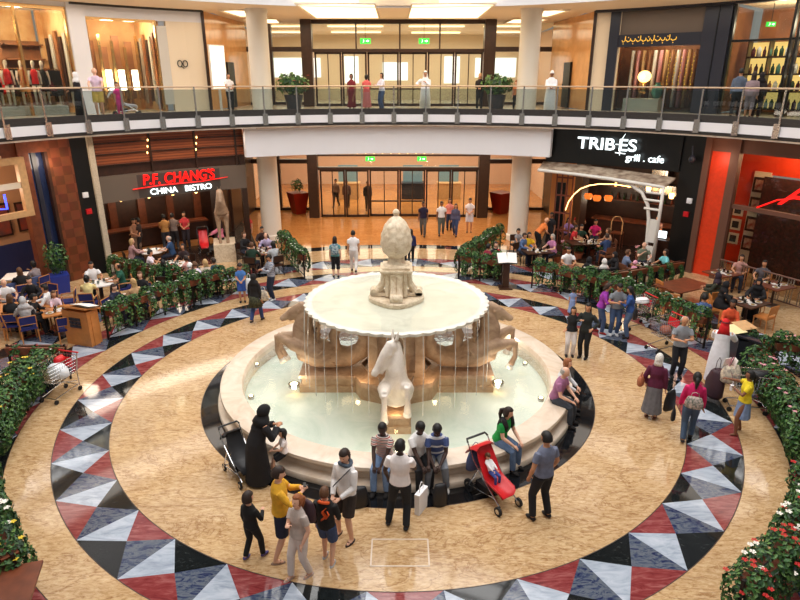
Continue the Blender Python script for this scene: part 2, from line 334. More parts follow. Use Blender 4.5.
b = MB(); b.prism([pol(15.1, a) for a in np.linspace(64, 116.5, 14)]+[(-9.3, 33), (9.3, 33)], 4.3, 4.4); b.build('ceiling', 'soffit_paint', kind='structure')
rail = thing('balcony_railing', 'curved glass balcony railing with steel posts along the upper gallery', 'railing', (0, 0, 6.1))
b = MB(); b.path([pol(RS+.02, a, 1.1) for a in np.linspace(A0, A1, 110)], .03, 8); b.build('handrail', 'handrail_wood', rail, True)
b = MB(); b.arc(RS+.01, RS+.025, A0, A1, -.02, 1.0, 90); b.build('glass_panel', 'rail_glass', rail)
pa = 90-.35; step = 5.73*14.3/14.4
for k in range(-12, 13):
    a = 90.9 + step*k
    if not (A0 < a < A1): continue
    b = MB(); c, s = math.cos(R(a)), math.sin(R(a)); r = RS-.02
    b.box(r*c, r*s, .55, .03, .06, 1.1, R(a)); b.box((RS-.05)*c, (RS-.05)*s, -.02, .14, .14, .04, R(a))
    b.box((RS-.11)*c, (RS-.11)*s, -.24, .07, .22, .48, R(a)); b.build('post', 'steel', rail)

# ================================================================ COLUMNS, UPPER CEILING
for k, (x, y) in enumerate(((-6.3, 15.4), (5.87, 15.4))):
    b = MB(); b.lathe([(.54, 0), (.54, .25), (.48, .3), (.46, 4.0), (.5, 4.02), (.5, 4.3)], (x, y), 32); b.lathe([(.46, 6.1), (.46, 10.2), (.5, 10.25), (.5, 10.45)], (x, y), 32)
    b.build('column', 'column_paint', smooth=True, kind='structure', auto=40)
ZC = 10.4
b = MB(); b.arc(RS, 19.4, A0, A1, ZC, ZC+.25, 70); b.prism([(-9.5, 33), pol(19.3, 117), pol(RS+.3, 105), pol(RS+.3, 75), pol(19.3, 63), (9.5, 33)], ZC+.01, ZC+.24); b.build('ceiling', 'soffit_paint', kind='structure')
b = MB(); b.arc(RS-.1, RS, 46.5, A1, ZC-.06, 13.5, 70); b.build('trim_13', 'white_paint', kind='structure')
b = MB(); b.arc(RS-.1, RS, A0, 46.5, ZC-.1, 13.5, 20); b.build('trim_14', 'dark_blue_panel', kind='structure')
# roof above the court: ring with a glazed centre on radial ribs
b = MB(); b.arc(11.8, 15.5, -180, 180, 15.6, 15.9, 72); b.arc(RS-.05, RS+.1, -180, 180, 13.5, 15.9, 72); b.build('ceiling', 'roof_dark', kind='structure')
b = MB()
for a in range(0, 180, 15): b.box(0, 0, 16.0, 23.6, .22, .3, R(a))
for r in (3.6, 7.2, 9.2, 10.6, 11.7): b.path([pol(r, a, 16.0) for a in range(0, 360, 10)], .12, 6, closed=True)
b.build('window_1', 'white_paint', kind='structure')
# recessed glowing coffers in the gallery ceiling
cof = [((295, 3), (375, 3), (379, 17.5), (316, 17.5)), ((412, 3), (496, 3), (478, 17.5), (408, 17.5)), ((219, 9.5), (250, 9.5), (268, 16), (240, 16)), ((242, 18.2), (276, 18.2), (280, 22.5), (254, 22.5)),
       ((540, 9.5), (570, 9.5), (548, 16), (522, 16)), ((514, 18.2), (548, 18.2), (538, 22.5), (504, 22.5))]
for q in cof:
    p = [G(u, v, ZC) for u, v in q]
    t = thing('ceiling_light', 'x', 'ceiling light', (0, 0, 0), 0, 'glowing ceiling coffers over the gallery'); cx = sum(x for x, y in p)/4
    t['label'] = 'glowing trapezoid ceiling coffer, ' + ('large one left of centre' if -5 < cx < 0 and q[0][1] == 3 else 'large one right of centre' if q[0][1] == 3 else
        ('front' if q[0][1] < 10 else 'rear') + ' small one by the ' + ('left' if cx < 0 else 'right') + ' column')
    b = MB(); b.prism(p, ZC-.02, ZC+.005); b.build('diffuser', 'panel_lit', t)
    b = MB(); b.path([(x, y, ZC-.02) for x, y in p], .05, 4, closed=True); b.build('frame', 'cream_paint', t)

# ================================================================ ENTRANCE FACADE, both storeys (Y = 20.5)
YF = 20.6
def bar(b, x0, x1, y, z0, z1, d=.12): b.box((x0+x1)/2, y, (z0+z1)/2, x1-x0, d, z1-z0)
for lv, z0, zt, zh in ((0, 0, 4.3, 2.69), (1, 6.1, ZC, 8.83)):
    # structure frame: four posts, header beams
    b = MB()
    for x in (-4.85, 4.75): bar(b, x-.28, x+.28, YF, z0, zt, .6)
    bar(b, -4.6, 4.5, YF, zh, zh+.16, .3); bar(b, -4.6, 4.5, YF, zt-.12, zt, .2); bar(b, -4.6, 4.5, YF, zh+.75 if lv == 0 else zt-.2, (zh+.85) if lv == 0 else zt-.12, .1)
    for s in (-1, 1):
        bar(b, min(s*5.1, s*9.2), max(s*5.1, s*9.2), 22.6, zh+.1, zh+.35, .25); bar(b, min(s*5.1, s*9.2), max(s*5.1, s*9.2), 22.6, z0, z0+.15, .2)
        for x in (s*9.1, s*7.2): bar(b, x-.12, x+.12, 22.6, z0, zt, .3)
        b.box(s*5.0, 21.6, (z0+zt)/2, .2, 2.1, zt-z0)
    if lv: bar(b, -2.3, -2.22, YF, zh, zt, .1); bar(b, 0, .08, YF, zh, zt, .1); bar(b, 2.1, 2.18, YF, zh, zt, .1)
    b.build('wall_entrance', 'dark_bronze', kind='structure')
    b = MB(); bar(b, -4.6, 4.5, YF+.05, zh+.16, zt-.12, .02)
    for s in (-1, 1): bar(b, min(s*5.1, s*9.2), max(s*5.1, s*9.2), 22.62, z0+.15, zt, .02)
    b.build('window_%d' % (2+lv), 'glass', kind='structure')
    # six door leaves
    xs = [-4.5, -3.05, -1.7, 0.0, 1.5, 2.95, 4.45]
    for i in range(6):
        d = thing('entrance_door', ['outermost left', 'second', 'left middle', 'right middle', 'fifth', 'outermost right'][i] + ' glass door leaf with dark frame on the ' + ('ground floor' if lv == 0 else 'upper floor'), 'door', ((xs[i]+xs[i+1])/2, YF-.02 + (.18 if i in (2, 3) else 0), z0), 0, 'entrance doors ' + ('below' if lv == 0 else 'above'))
        w = xs[i+1]-xs[i]-.02; h = zh-z0; b = MB()
        for x in (-w/2+.05, w/2-.05, 0): bar(b, x-.05 if x else -.025, x+.05 if x else .025, 0, .0, h, .06)
        bar(b, -w/2, w/2, 0, 0, .14, .06); bar(b, -w/2, w/2, 0, h-.1, h, .06)
        if i in (2, 3): bar(b, -w/2, w/2, 0, .85, .93, .06)
        b.build('door_frame', 'dark_bronze', d); b = MB(); bar(b, -w/2+.05, w/2-.05, 0, .14, h-.1, .012); b.build('glass_pane', 'glass', d)
# hall behind the glass: back wall with lit openings, side walls
b = MB(); b.box(0, 32.5, 2.2, 25, .3, 4.4); b.build('wall_back', 'peach_wall', kind='structure')
b = MB(); b.box(0, 32.5, 8.2, 25, .3, 4.5); b.build('wall_back', 'cream_paint', kind='structure')
b = MB()
for s in (-1, 1): b.box(s*9.6, 27.5, 5.2, .3, 10, 10.4)
b.build('wall_side', 'peach_wall', kind='structure')
for (x0, x1, z0, z1) in ((-9.3, -5.6, 7.6, 8.9), (-3.9, -2.9, 7.2, 9.0), (3.2, 4.3, 7.2, 9.0), (5.4, 8.3, 7.6, 8.9), (-1.2, .6, 7.4, 8.6)):
    b = MB(); b.box((x0+x1)/2, 32.3, (z0+z1)/2, x1-x0, .04, z1-z0); b.build('window_4', mat('daylight_pane', (240, 246, 246), .5, emit=1.3), kind='structure')
for i in range(-7, 8):
    t = tag(MB().ell((i*.62, 31.9, 2.35), .06, nu=8, nv=6).build('string_light', 'lamp_warm'), 'small warm bulb in the row of lights across the hall behind the doors', 'light', 'row of bulbs in the hall')
for x, z in ((-3.4, 1.5), (3.3, 1.5), (.9, 1.4)):
    t = thing('kiosk', {-3.4: 'pale display kiosk behind the left entrance doors', 3.3: 'pale display kiosk behind the right entrance doors', .9: 'blue-grey display kiosk behind the middle doors'}[x], 'kiosk', (x, 26.5, 0))
    b = MB(); b.box(0, 0, .5, 1.5, .9, 1.0); b.box(0, 0, 1.03, 1.6, 1, .06); b.build('counter', 'dark_blue_panel' if x == .9 else 'tan_frame', t)
    b = MB(); b.box(0, .3, 1.6, 1.3, .08, 1.1); b.build('display_panel', mat('kiosk_blue', (130, 160, 176), .4), t)
for i, (x, y) in enumerate(((-2.8, 29), (2.4, 29.5), (-7.5, 29), (7.2, 29))):   # upper hall ceiling lights
    b = MB(); b.box(0, 0, 0, 3.2, .7, .04); o = b.build('ceiling_light', 'panel_lit', loc=(x, y, ZC-.05)); tag(o, ['long glowing ceiling panel inside the upper hall, left of centre', 'long glowing ceiling panel inside the upper hall, right of centre', 'long glowing ceiling panel at the far left of the upper hall', 'long glowing ceiling panel at the far right of the upper hall'][i], 'ceiling light')
    b = MB(); b.box(0, 0, 0, 3.2, .5, .04); o = b.build('ceiling_light', 'panel_lit', loc=(x*.9, 24.3, ZC-.05)); tag(o, ['glowing ceiling panel just behind the glass, left of centre', 'glowing ceiling panel just behind the glass, right of centre', 'glowing ceiling panel just behind the glass at far left', 'glowing ceiling panel just behind the glass at far right'][i], 'ceiling light')
def exit_sign(x, y, z, label, s=1, top=10.4):
    t = thing('exit_sign', label, 'exit sign', (x, y, z)); b = MB(); b.box(0, 0, 0, .42*s, .05, .2*s); b.build('lit_panel', 'sign_green', t)
    b = MB(); b.path([(-.1*s, -.03, -.06*s), (-.05*s, -.03, 0), (-.08*s, -.03, .06*s)], .012, 5); b.path([(.02*s, -.03, 0), (.14*s, -.03, 0)], .014, 5); b.path([(.09*s, -.03, .04*s), (.14*s, -.03, 0), (.09*s, -.03, -.04*s)], .012, 5); b.build('running_man_mark', 'sign_white', t)
    b = MB(); b.box(0, 0, (top-z+.1*s)/2, .02, .02, top-z-.1*s); b.build('hanger', 'dark_bronze', t)
exit_sign(-1.75, 20.2, 9.35, 'green exit sign hanging above the upper doors, left one', 1.3); exit_sign(1.3, 20.2, 9.35, 'green exit sign hanging above the upper doors, right one', 1.3)
exit_sign(-1.6, 20.1, 3.35, 'green exit sign above the ground floor doors, left one', 1.2, 4.3); exit_sign(1.25, 20.1, 3.35, 'green exit sign above the ground floor doors, right one', 1.2, 4.3)
# glossy side walls by the upper entrance with dark door openings
for s in (-1, 1):
    for z0, z1 in ((6.1, ZC),):
        b = MB(); b.prism([(s*8.97, 16.25), (s*8.5, 22.5), (s*8.7, 22.5), (s*9.2, 16.25)][::s], z0, z1); b.build('wall_gallery', mat('glossy_amber', (216, 160, 104), .12, var=.1, scale=2), kind='structure')
    b = MB(); b.box(0, 0, 1.1, .1, 1.0, 2.2); d = b.build('door_%d' % (3+(s > 0)), 'black_panel', kind='structure', loc=(s*8.66, 19.3, 6.1), rot=(0, 0, s*R(4))); b = MB(); b.box(-s*.08, .38, 1.05, .06, .04, .2); b.build('door_handle', 'steel', d)
b = MB(); b.arc(15.5, 15.7, 116.7, 117.6, 0, 4.3); b.box(-8.9, 19, 2.2, .3, 8, 4.4); b.box(8.9, 19, 2.2, .3, 8, 4.4); b.build('wall_entrance', 'dark_bronze', kind='structure')
# ================================================================ FOUNTAIN
def fuse(mb, name, mats, vox, parent=None, smooth=2, loc=None, rz=None):
    """join overlapping lofts into one continuous skin"""
    o = mb.build(name+'_tmp', mats); md = o.modifiers.new('r', 'REMESH'); md.mode = 'VOXEL'; md.voxel_size = vox; md.use_smooth_shade = True
    if smooth: s = o.modifiers.new('s', 'SMOOTH'); s.iterations = smooth; s.factor = .5
    COL.objects.unlink(o); TMP.collection.objects.link(o); vl = TMP.view_layers[0]; vl.update(); dg = vl.depsgraph; dg.update(); me = bpy.data.meshes.new_from_object(o.evaluated_get(dg)); me.name = name
    old = o.data; bpy.data.objects.remove(o); bpy.data.meshes.remove(old)
    n = bpy.data.objects.new(name, me); COL.objects.link(n)
    if parent: n.parent = parent
    if loc: n.location = loc
    if rz is not None: n.rotation_euler = (0, 0, rz)
    return n
fx = -.04
ft = thing('fountain', 'large round marble fountain with shallow pool and raised scalloped bowl', 'fountain', (fx, 0, 0))
b = MB(); b.lathe([(3.86, .02), (3.86, .44), (3.89, .50), (4.36, .50), (4.40, .485), (4.41, .42), (4.36, .38), (4.27, .34), (4.245, .25), (4.28, .19), (4.40, .15), (4.47, .13), (4.49, .09), (4.48, .0)], n=128); b.build('basin_wall', 'cream_marble', ft, True, auto=35)
b = MB(); b.lathe([(.01, .03), (3.87, .03)], n=96); b.build('basin_floor', 'basin_floor', ft)
b = MB(); b.lathe([(.01, .37), (3.87, .37)], n=96); b.build('pool_water', 'water', ft)
b = MB()     # cross-shaped stepped plinth, four arms
for k in range(4):
    for w, l, z0, z1 in ((.52, 2.45, .03, .2), (.46, 2.38, .2, .42), (.52, 2.45, .42, .5)):
        c, s = math.cos(k*PI/2), math.sin(k*PI/2); b.box(l/2*c, l/2*s, (z0+z1)/2, l, w*2 if k % 2 == 0 else w*1.3, z1-z0, k*PI/2)
b.lathe([(1.25, .03), (1.25, .5), (.9, .55), (.9, .6)], n=8); b.build('plinth', 'tan_marble', ft)
b = MB(); b.box(0, 0, 1.25, 1.25, 1.25, 1.5)
for k in range(4):
    c, s = math.cos(k*PI/2), math.sin(k*PI/2)
    for q in (-.56, .56): b.box(.64*c-q*s, .64*s+q*c, 1.25, .12, .2, 1.5, k*PI/2)
    b.box(.63*c, .63*s, .6, .16, 1.4, .16, k*PI/2); b.box(.63*c, .63*s, 1.92, .2, 1.5, .14, k*PI/2)
b.build('central_pier', 'tan_marble', ft)
def scal(r, z, a): return r*(1+.026*abs(math.sin(a*24))) if r > 2.15 else r
def shrink(L): return [(r*.975 if r > 2 else r, z) for r, z in L]
b = MB(); b.lathe(shrink([(.3, 1.95), (.9, 1.96), (1.5, 2.07), (2.0, 2.18), (2.22, 2.27), (2.27, 2.29), (2.29, 2.36), (2.25, 2.385), (2.19, 2.375), (2.12, 2.345), (1.2, 2.33), (.01, 2.33)]), n=288, fn=scal); b.build('scalloped_bowl', 'white_marble', ft, True, auto=50)
b = MB(); b.lathe([(.01, 2.352), (2.08, 2.352)], n=96); b.build('bowl_water', 'bowl_film', ft)
# upper finial: base, four scroll brackets, cornice, pineapple
b = MB(); b.lathe([(.63, 2.33), (.65, 2.38), (.65, 2.44), (.62, 2.47), (.3, 2.47), (.01, 2.47)], n=48, fn=lambda r, z, a: r*(1+.06*math.cos(4*a)) if r > .5 else r); b.build('finial_base', 'carved_stone', ft, True, auto=40)
b = MB(); b.box(0, 0, 2.8, .42, .42, .7)
for k in range(4):
    c, s = math.cos(k*PI/2), math.sin(k*PI/2); n_ = lambda r, q, z: (r*c-q*s, r*s+q*c, z)
    for q in (-.07, .07): b.path([n_(.26, q, 3.1), n_(.30, q, 2.95), (n_(.32, q, 2.8)), n_(.40, q, 2.66), n_(.50, q, 2.56)], [.09, .085, .08, .08, .085], 8)
    b.path([n_(.55, -.15, 2.57), n_(.55, .15, 2.57)], .095, 14); b.path([n_(.30, -.14, 3.08), n_(.30, .14, 3.08)], .07, 12)
    b.box(*n_(.4, 0, 2.53), .46, .3, .08, k*PI/2)
for a in (45, 135, 225, 315):
    b.path([pol(.28, a, 2.5), pol(.26, a, 3.1)], .08, 8)
b.build('scroll_brackets', 'carved_stone', ft, True, auto=40)
b = MB(); b.box(0, 0, 3.17, .78, .78, .05); b.box(0, 0, 3.22, .66, .66, .06); b.lathe([(.33, 3.24), (.3, 3.28), (.23, 3.3), (.2, 3.36), (.2, 3.46), (.24, 3.5), (.26, 3.53)], n=28); b.build('cornice_and_neck', 'carved_stone', ft, True, auto=35)
prof = [(.2, 3.5), (.29, 3.54), (.34, 3.62), (.37, 3.74), (.378, 3.86), (.36, 3.99), (.325, 4.12), (.26, 4.26), (.17, 4.37), (.09, 4.43), (.05, 4.46), (.075, 4.5), (.085, 4.54), (.06, 4.59), (.01, 4.62)]
pp = []
for i in range(len(prof)-1):
    for t in np.linspace(0, 1, 5)[:-1]: pp.append((prof[i][0]*(1-t)+prof[i+1][0]*t, prof[i][1]*(1-t)+prof[i+1][1]*t))
pp.append(prof[-1])
def scale_fn(r, z, a):
    if z > 4.42: return r
    u = a*7/PI + z*9; w = a*7/PI - z*9
    return r + .018*(abs(math.sin(u*PI/2))*abs(math.sin(w*PI/2)))-.006
b = MB(); b.lathe(pp, n=96, fn=scale_fn); b.build('pineapple', 'carved_stone', ft, True)
# four seahorse-tailed horses around the pier
def hippocamp(name, label, ang, turn=0):
    t = thing(name, label, 'statue', (fx, 0, 0), ang, 'horse statues round the fountain pier')
    b = MB(); P = lambda L: [(x, y, z) for x, y, z in L]
    body = [(2.36, 1.25, .29), (2.28, 1.02, .37), (2.0, .9, .38), (1.6, .82, .31), (1.2, .80, .26), (.88, .98, .23), (.76, 1.30, .20), (.88, 1.6, .18), (1.18, 1.74, .16), (1.47, 1.64, .14), (1.6, 1.38, .13), (1.54, 1.1, .12)]
    b.path([(x, 0, z) for x, z, r in body], [r for x, z, r in body], 16, flat=1.05, up=(0, 1, 0))
    b.path([(2.22, 0, .95), (2.34, 0, 1.3), (2.36, 0, 1.62), (2.28, 0, 1.92), (2.2, 0, 2.08), (2.22, 0, 2.16)], [.34, .32, .26, .2, .15, .12], 16, flat=.8, up=(0, 1, 0))
    st = 1.0 if not turn else 1.7
    def hd_(x, y, z): dx = (x-2.2)*(1 if not turn else .8); return (2.2+(.12 if turn else 0)+dx*math.cos(turn)-y*math.sin(turn), dx*math.sin(turn)+y*math.cos(turn), 2.16-(2.16-z)*st)
    b.path([hd_(2.2, 0, 2.16), hd_(2.34, 0, 2.15), hd_(2.54, 0, 2.05), hd_(2.74, 0, 1.92), hd_(2.86, 0, 1.84)], [.13, .16, .135, .10, .085], 12, flat=.75, up=(-math.sin(turn), math.cos(turn), 0))
    b.path([hd_(2.84, 0, 1.87), hd_(2.9, 0, 1.81)], [.085, .07], 10); b.path([hd_(2.42, 0, 2.0), hd_(2.7, 0, 1.82)], [.1, .06], 10)      # muzzle, jaw
    for s in (-1, 1):
        b.path([hd_(2.24, s*.08, 2.24), hd_(2.2, s*.11, 2.36)], [.055, .018], 6)
        b.ell(hd_(2.44, s*.11, 2.07), .035)
        hi = s > 0
        kn = (2.98, s*.24, 1.5 if hi else 1.3); fe = (3.0, s*.25, 1.1 if hi else .92); ho = (2.9, s*.25, .86 if hi else .68)
        b.path([(2.3, s*.2, 1.1), (2.6, s*.25, 1.24), kn], [.2, .15, .085], 10); b.path([kn, ((kn[0]+fe[0])/2, kn[1], (kn[2]+fe[2])/2), fe], [.08, .06, .06], 10); b.path([fe, ho], [.065, .085], 10)
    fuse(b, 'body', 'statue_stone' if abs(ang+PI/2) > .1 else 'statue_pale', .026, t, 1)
    b = MB()
    for k in range(7):
        z = 2.16-k*.15; x = 2.1-.03*k if k < 4 else 2.03
        for s in (-1, 0, 1): b.path([(x+.04, s*.05, z+.05), (x-.07, s*.12, z-.06), (x-.02, s*.16, z-.2)], [.05, .045, .012], 6)
    b.build('mane', 'statue_stone', t, True)
    b = MB()
    for s in (-1, 1): b.path([(2.9, s*.25, (.88 if s > 0 else .70)), (2.86, s*.25, (.76 if s > 0 else .58))], [.075, .1], 10)
    b.build('hooves', 'white_marble', t, True)
    b = MB()                                                        # fin frill where horse turns into fish
    for s in (-1, 1):
        for k in range(5): b.path([(2.05, s*.3, .9), (1.8-.08*k, s*(.4-.03*k), 1.15-.13*k)], [.05, .015], 5)
    b.build('fin', 'statue_stone', t, True)
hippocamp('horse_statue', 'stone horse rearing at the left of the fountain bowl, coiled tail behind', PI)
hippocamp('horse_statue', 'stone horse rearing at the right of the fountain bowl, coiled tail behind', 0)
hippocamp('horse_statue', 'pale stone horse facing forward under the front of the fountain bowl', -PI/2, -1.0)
for k in range(36):
    a = 10*k+5; 
    b = MB(); b.path([(0, 0, 2.30), (.05, 0, 1.6), (.06, 0, .38)], [.008, .007, .008], 5)
    o = b.build('water_stream', 'water_stream', loc=(fx+2.27*math.cos(R(a)), 2.27*math.sin(R(a)), 0), rot=(0, 0, R(a)))
    tag(o, 'thin stream of water falling from the scalloped bowl edge', 'water stream', 'streams falling from the bowl')
mat('pool_lamp', (255, 226, 170), .4, emit=14)
lamp0 = None
for i, (u, v, s, nm) in enumerate([(294, 384, 1.6, 'brightest one left of the pool beside the horse'), (498, 382, 1.6, 'brightest one right of the pool beside the horse'), (398, 448, 1.3, 'behind the seated men at the front'), (251, 396, .8, 'near the left inner rim'), (257, 364, .7, 'by the rim under the left horse'),
        (541, 398, .8, 'near the right inner rim'), (525, 363, .7, 'by the rim under the right horse'), (508, 343, 1.1, 'beneath the right horse head')]):
    x, y = G(u, v, .34); t = thing('pool_lamp', 'round glowing pool lamp, ' + nm, 'lamp', (x, y, .27), 0, 'pool lamps')
    b = MB(); b.lathe([(.01, .1), (.05*s, .09), (.06*s, .06)], n=14); b.build('lens', 'pool_lamp', t); b = MB(); b.lathe([(.055*s, .08), (.095*s, .08), (.09*s, 0), (.05*s, 0)], n=14); b.build('bezel', 'steel', t, True)
    if s > 1: point('pool_glow', (x, y, .5), 9*s, (1, .84, .62), .06)
for s in (-1, 1): point('pier_glow', (fx+s*.95, -.95, .75), 7, (1, .7, .4), .06)
point('horse_glow', (fx, -2.5, .62), 4, (1, .7, .36), .05)

# ================================================================ GROUND FLOOR SHOPFRONTS (radius 15.5)
RG = 15.5
def wallarc(a0, a1, z0, z1, m, name='wall_left', r0=RG, r1=RG+.2): b = MB(); b.arc(r0, r1, a0, a1, z0, z1); return b.build(name, m, kind='structure')
# -- chinese bistro, left: sign fascia, timber screen, dark interior
wallarc(116.7, 140.2, 2.8, 3.85, 'taupe_panel'); wallarc(139.9, 140.7, 0, 5.5, 'stone_strip', r0=RG-.12, r1=RG+.1); wallarc(140.7, 143.0, 0, 5.5, 'black_panel'); wallarc(143.0, 146.2, 0, 5.5, 'wood_checker')
stripes('timber_slats', [(156, 84, 48), (156, 84, 48), (140, 72, 42), (108, 54, 32)], 9, 2, .35)
wallarc(116.7, 139.9, 4.25, 5.5, 'timber_slats', r0=RG+.08); wallarc(116.7, 139.9, 3.85, 4.25, 'wood_dark', r0=RG+.1)
b = MB()
for z in (4.25, 4.68, 5.1, 5.42): b.arc(RG-.02, RG+.1, 116.7, 139.9, z, z+.035)
for a in (118, 124.5, 131.5, 139.8): b.arc(RG-.02, RG+.1, a-.12, a+.12, 3.85, 5.5, 1)
b.build('trim_15', 'dark_bronze', kind='structure')
for a in (124.3, 131.9):
    for k, z in enumerate((5.15, 4.9, 4.65)):
        x, y = pol(RG-.14, a+.15*k); o = tag(MB().ell((0, 0, 0), (.03, .03, .05), nu=8, nv=6).build('spotlight', 'lamp_warm', loc=(x, y, z)), 'tiny warm spotlight on the timber screen, ' + ('right' if a < 128 else 'left') + ' column of three', 'light', 'spotlights on the timber screen, ' + ('right' if a < 128 else 'left') + ' column')
sg = thing('bistro_sign', 'red brush lettering over white words on the taupe bistro fascia', 'sign', pol(RG-.12, 127.6, 0), R(127.6-90))
b = MB(); b.box(0, .04, 3.3, 3.7, .05, .95); b.build('backing_panel', mat('sign_backing', (70, 62, 56), .5), sg)
text('script_letters', "P.F. CHANG'S", (-.05, -.06, 3.36), .6, 'sign_red', 0, sg, .03, .12, .01, sx=.86)
text('lettering', 'CHINA   BISTRO', (0, -.05, 2.93), .34, 'sign_white', 0, sg, .02, 0, .002, sx=1.08)
b = MB(); b.path([(-2.0, -.05, 3.22), (-.8, -.05, 3.29), (.9, -.05, 3.28), (2.1, -.05, 3.36)], [.03, .05, .04, .02], 6, flat=.5); b.build('brush_underline', 'sign_red', sg, True)
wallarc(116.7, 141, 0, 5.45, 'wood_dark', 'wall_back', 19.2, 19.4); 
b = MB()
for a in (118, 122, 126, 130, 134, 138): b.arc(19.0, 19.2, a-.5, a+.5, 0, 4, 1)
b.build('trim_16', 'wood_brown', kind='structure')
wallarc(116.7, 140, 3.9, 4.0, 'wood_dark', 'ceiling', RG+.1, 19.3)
bc = thing('bar_counter', 'curved timber bar counter with pale footing inside the bistro', 'bar counter', (0, 0, 0)); b = MB(); b.arc(17.6, 18.1, 122, 137, .25, 1.05); b.build('counter_body', 'wood_dark', bc); b = MB(); b.arc(17.5, 18.2, 121.8, 137.2, 1.05, 1.12); b.build('counter_top', 'wood_brown', bc); b = MB(); b.arc(17.15, 17.6, 121.5, 137.5, .0, .2); b.build('footing', 'wood_light', bc)
for i, a in enumerate((123, 126.5, 130, 134, 137)):
    x, y = pol(17.8, a); t = thing('pendant_lamp', 'small amber pendant lamp above the bistro bar counter', 'lamp', (x, y, 2.5), 0, 'pendants over the bistro bar'); MB().ell((0, 0, 0), (.11, .11, .14), nu=10, nv=8).build('lamp_shade', 'lamp_warm', t, True); b = MB(); b.path([(0, 0, .1), (0, 0, 1.4)], .01, 5); b.build('cord', 'black_iron', t); 
    if i % 2 == 0: point('bar_glow', (x, y, 2.2), 22)
point('bistro_fill', pol(16.2, 128, 2.6), 60, (1, .8, .6), .5)
# -- cafe at the far left: blue glazing, post, tilted timber window frame, tan and navy room
wallarc(146.2, 148.9, 0, 5.0, mat('blue_glazing', (34, 44, 74), .12), r0=RG+.25, r1=RG+.3); wallarc(146.2, 148.9, 5.0, 5.5, 'wood_brown'); wallarc(146.2, 146.6, 0, 5, 'wood_dark'); wallarc(148.9, 150.3, 0, 5.5, 'wood_brown', r0=RG-.1); wallarc(150.3, 162, 4.85, 5.5, 'wood_brown'); wallarc(147.4, 148.0, 0, 5, 'dark_blue_panel', r0=RG+.2, r1=RG+.24)
wallarc(140.5, 168, 1.3, 4.9, 'tan_wall', 'wall_left', 18.2, 18.4); wallarc(140.5, 168, 0, 1.3, 'navy_wall', 'wall_left', 18.15, 18.4); wallarc(151, 168, 4.9, 5.0, 'cream_paint', 'ceiling', RG, 18.3)
fr = thing('timber_window_frame', 'pale timber frame projecting over the cafe opening with blue neon', 'window frame', (0, 0, 0)); b = MB()
b.arc(15.0, 15.2, 150.4, 151.4, 2.9, 4.95, 1); b.arc(15.0, 15.2, 151.4, 161, 4.72, 4.95, 6); b.arc(15.0, 15.2, 151.4, 161, 2.9, 3.1, 6); b.build('outer_frame', 'tan_frame', fr); b = MB(); b.arc(15.05, 15.15, 151.4, 161, 3.9, 4.1, 6); b.build('middle_rail', 'cream_paint', fr)
b = MB(); b.path([pol(14.93, 155.6, 3.75), pol(14.93, 155.6, 3.35), pol(14.93, 154.1, 3.3), pol(14.93, 154.1, 3.8)], .035, 6); b.build('neon_tube', 'neon_blue', fr)
for a, s in ((145.6, .9), (150, 1)):
    t = thing('wall_painting', 'dark red and brown painting on the tan cafe wall, ' + ('right one' if a < 148 else 'left one'), 'painting', pol(18.1, a, 2.3), R(a-90)); b = MB(); b.box(0, 0, 0, 1.2*s, .05, 1.3*s); b.build('frame', 'wood_dark', t); b = MB(); b.box(0, -.03, 0, 1.05*s, .02, 1.15*s); b.build('canvas', mat('painted_canvas', (150, 60, 40), .6, rgb2=(90, 60, 60), scale=2), t)
point('cafe_fill', pol(16.6, 155, 3.9), 130, (1, .74, .5), .4); point('cafe_fill', pol(15.2, 147, 4.6), 40, (1, .8, .6), .3)
# -- grill cafe, right: black fascia, white lettering, curved white shelter, dark room
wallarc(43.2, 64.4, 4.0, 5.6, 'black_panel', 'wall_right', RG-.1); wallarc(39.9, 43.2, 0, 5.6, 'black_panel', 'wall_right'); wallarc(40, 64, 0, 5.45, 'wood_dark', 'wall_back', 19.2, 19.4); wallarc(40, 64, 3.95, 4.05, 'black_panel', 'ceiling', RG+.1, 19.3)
wallarc(60.6, 64.2, 0, 4.0, mat('amber_wall', (206, 132, 66), .4), 'wall_right', RG+1.2, RG+1.4); b = MB(); b.arc(RG+1.1, RG+1.2, 61.8, 63.2, 0, 2.9); b.build('door_1', 'black_panel', kind='structure')
sg = thing('grill_sign', 'glowing white lettering with slashed letter on the black fascia', 'sign', pol(RG-.36, 53.0, -.16), R(53.0-90)); 
text('large_letters', 'TRIB', (-.02, 0, 4.83), .68, 'sign_white', 0, sg, .02, 0, .008, 'RIGHT', 1.2); text('large_letters', 'ES', (.1, 0, 4.83), .68, 'sign_white', 0, sg, .02, 0, .008, 'LEFT', 1.2)
b = MB(); b.path([(.22, -.03, 4.64), (.19, -.03, 4.9), (.22, -.03, 5.25), (.36, -.03, 5.52)], [.012, .026, .022, .008], 6); b.path([(.02, -.03, 4.74), (.45, -.03, 4.72)], .018, 6); b.path([(.0, -.03, 5.08), (.2, -.03, 5.08)], .018, 6); b.build('slash_mark', 'sign_white', sg, True)
text('small_letters', 'grill . cafe', (1.25, 0, 4.45), .4, 'sign_white', 0, sg, .015, 0, .002)
cn = thing('curved_canopy', 'white-edged curved plank canopy over the grill terrace', 'canopy', (0, 0, 0))
b = MB(); n = 20; vs = []
for j in range(n+1):
    a = 64.8-(64.8-43.4)*j/n; z = 3.75-.25*(j/n)
    for r, dz in ((RG-.1, .25), (14.4, 0), (14.4, -.06), (RG-.1, .19)): vs.append(pol(r, a, z+dz))
b.add(vs, [(4*j+i, 4*j+(i+1) % 4, 4*j+4+(i+1) % 4, 4*j+4+i) for j in range(n) for i in range(4)]); b.build('plank_roof', mat('weathered_planks', (190, 172, 150), .7, rgb2=(120, 96, 78), scale=3), cn)
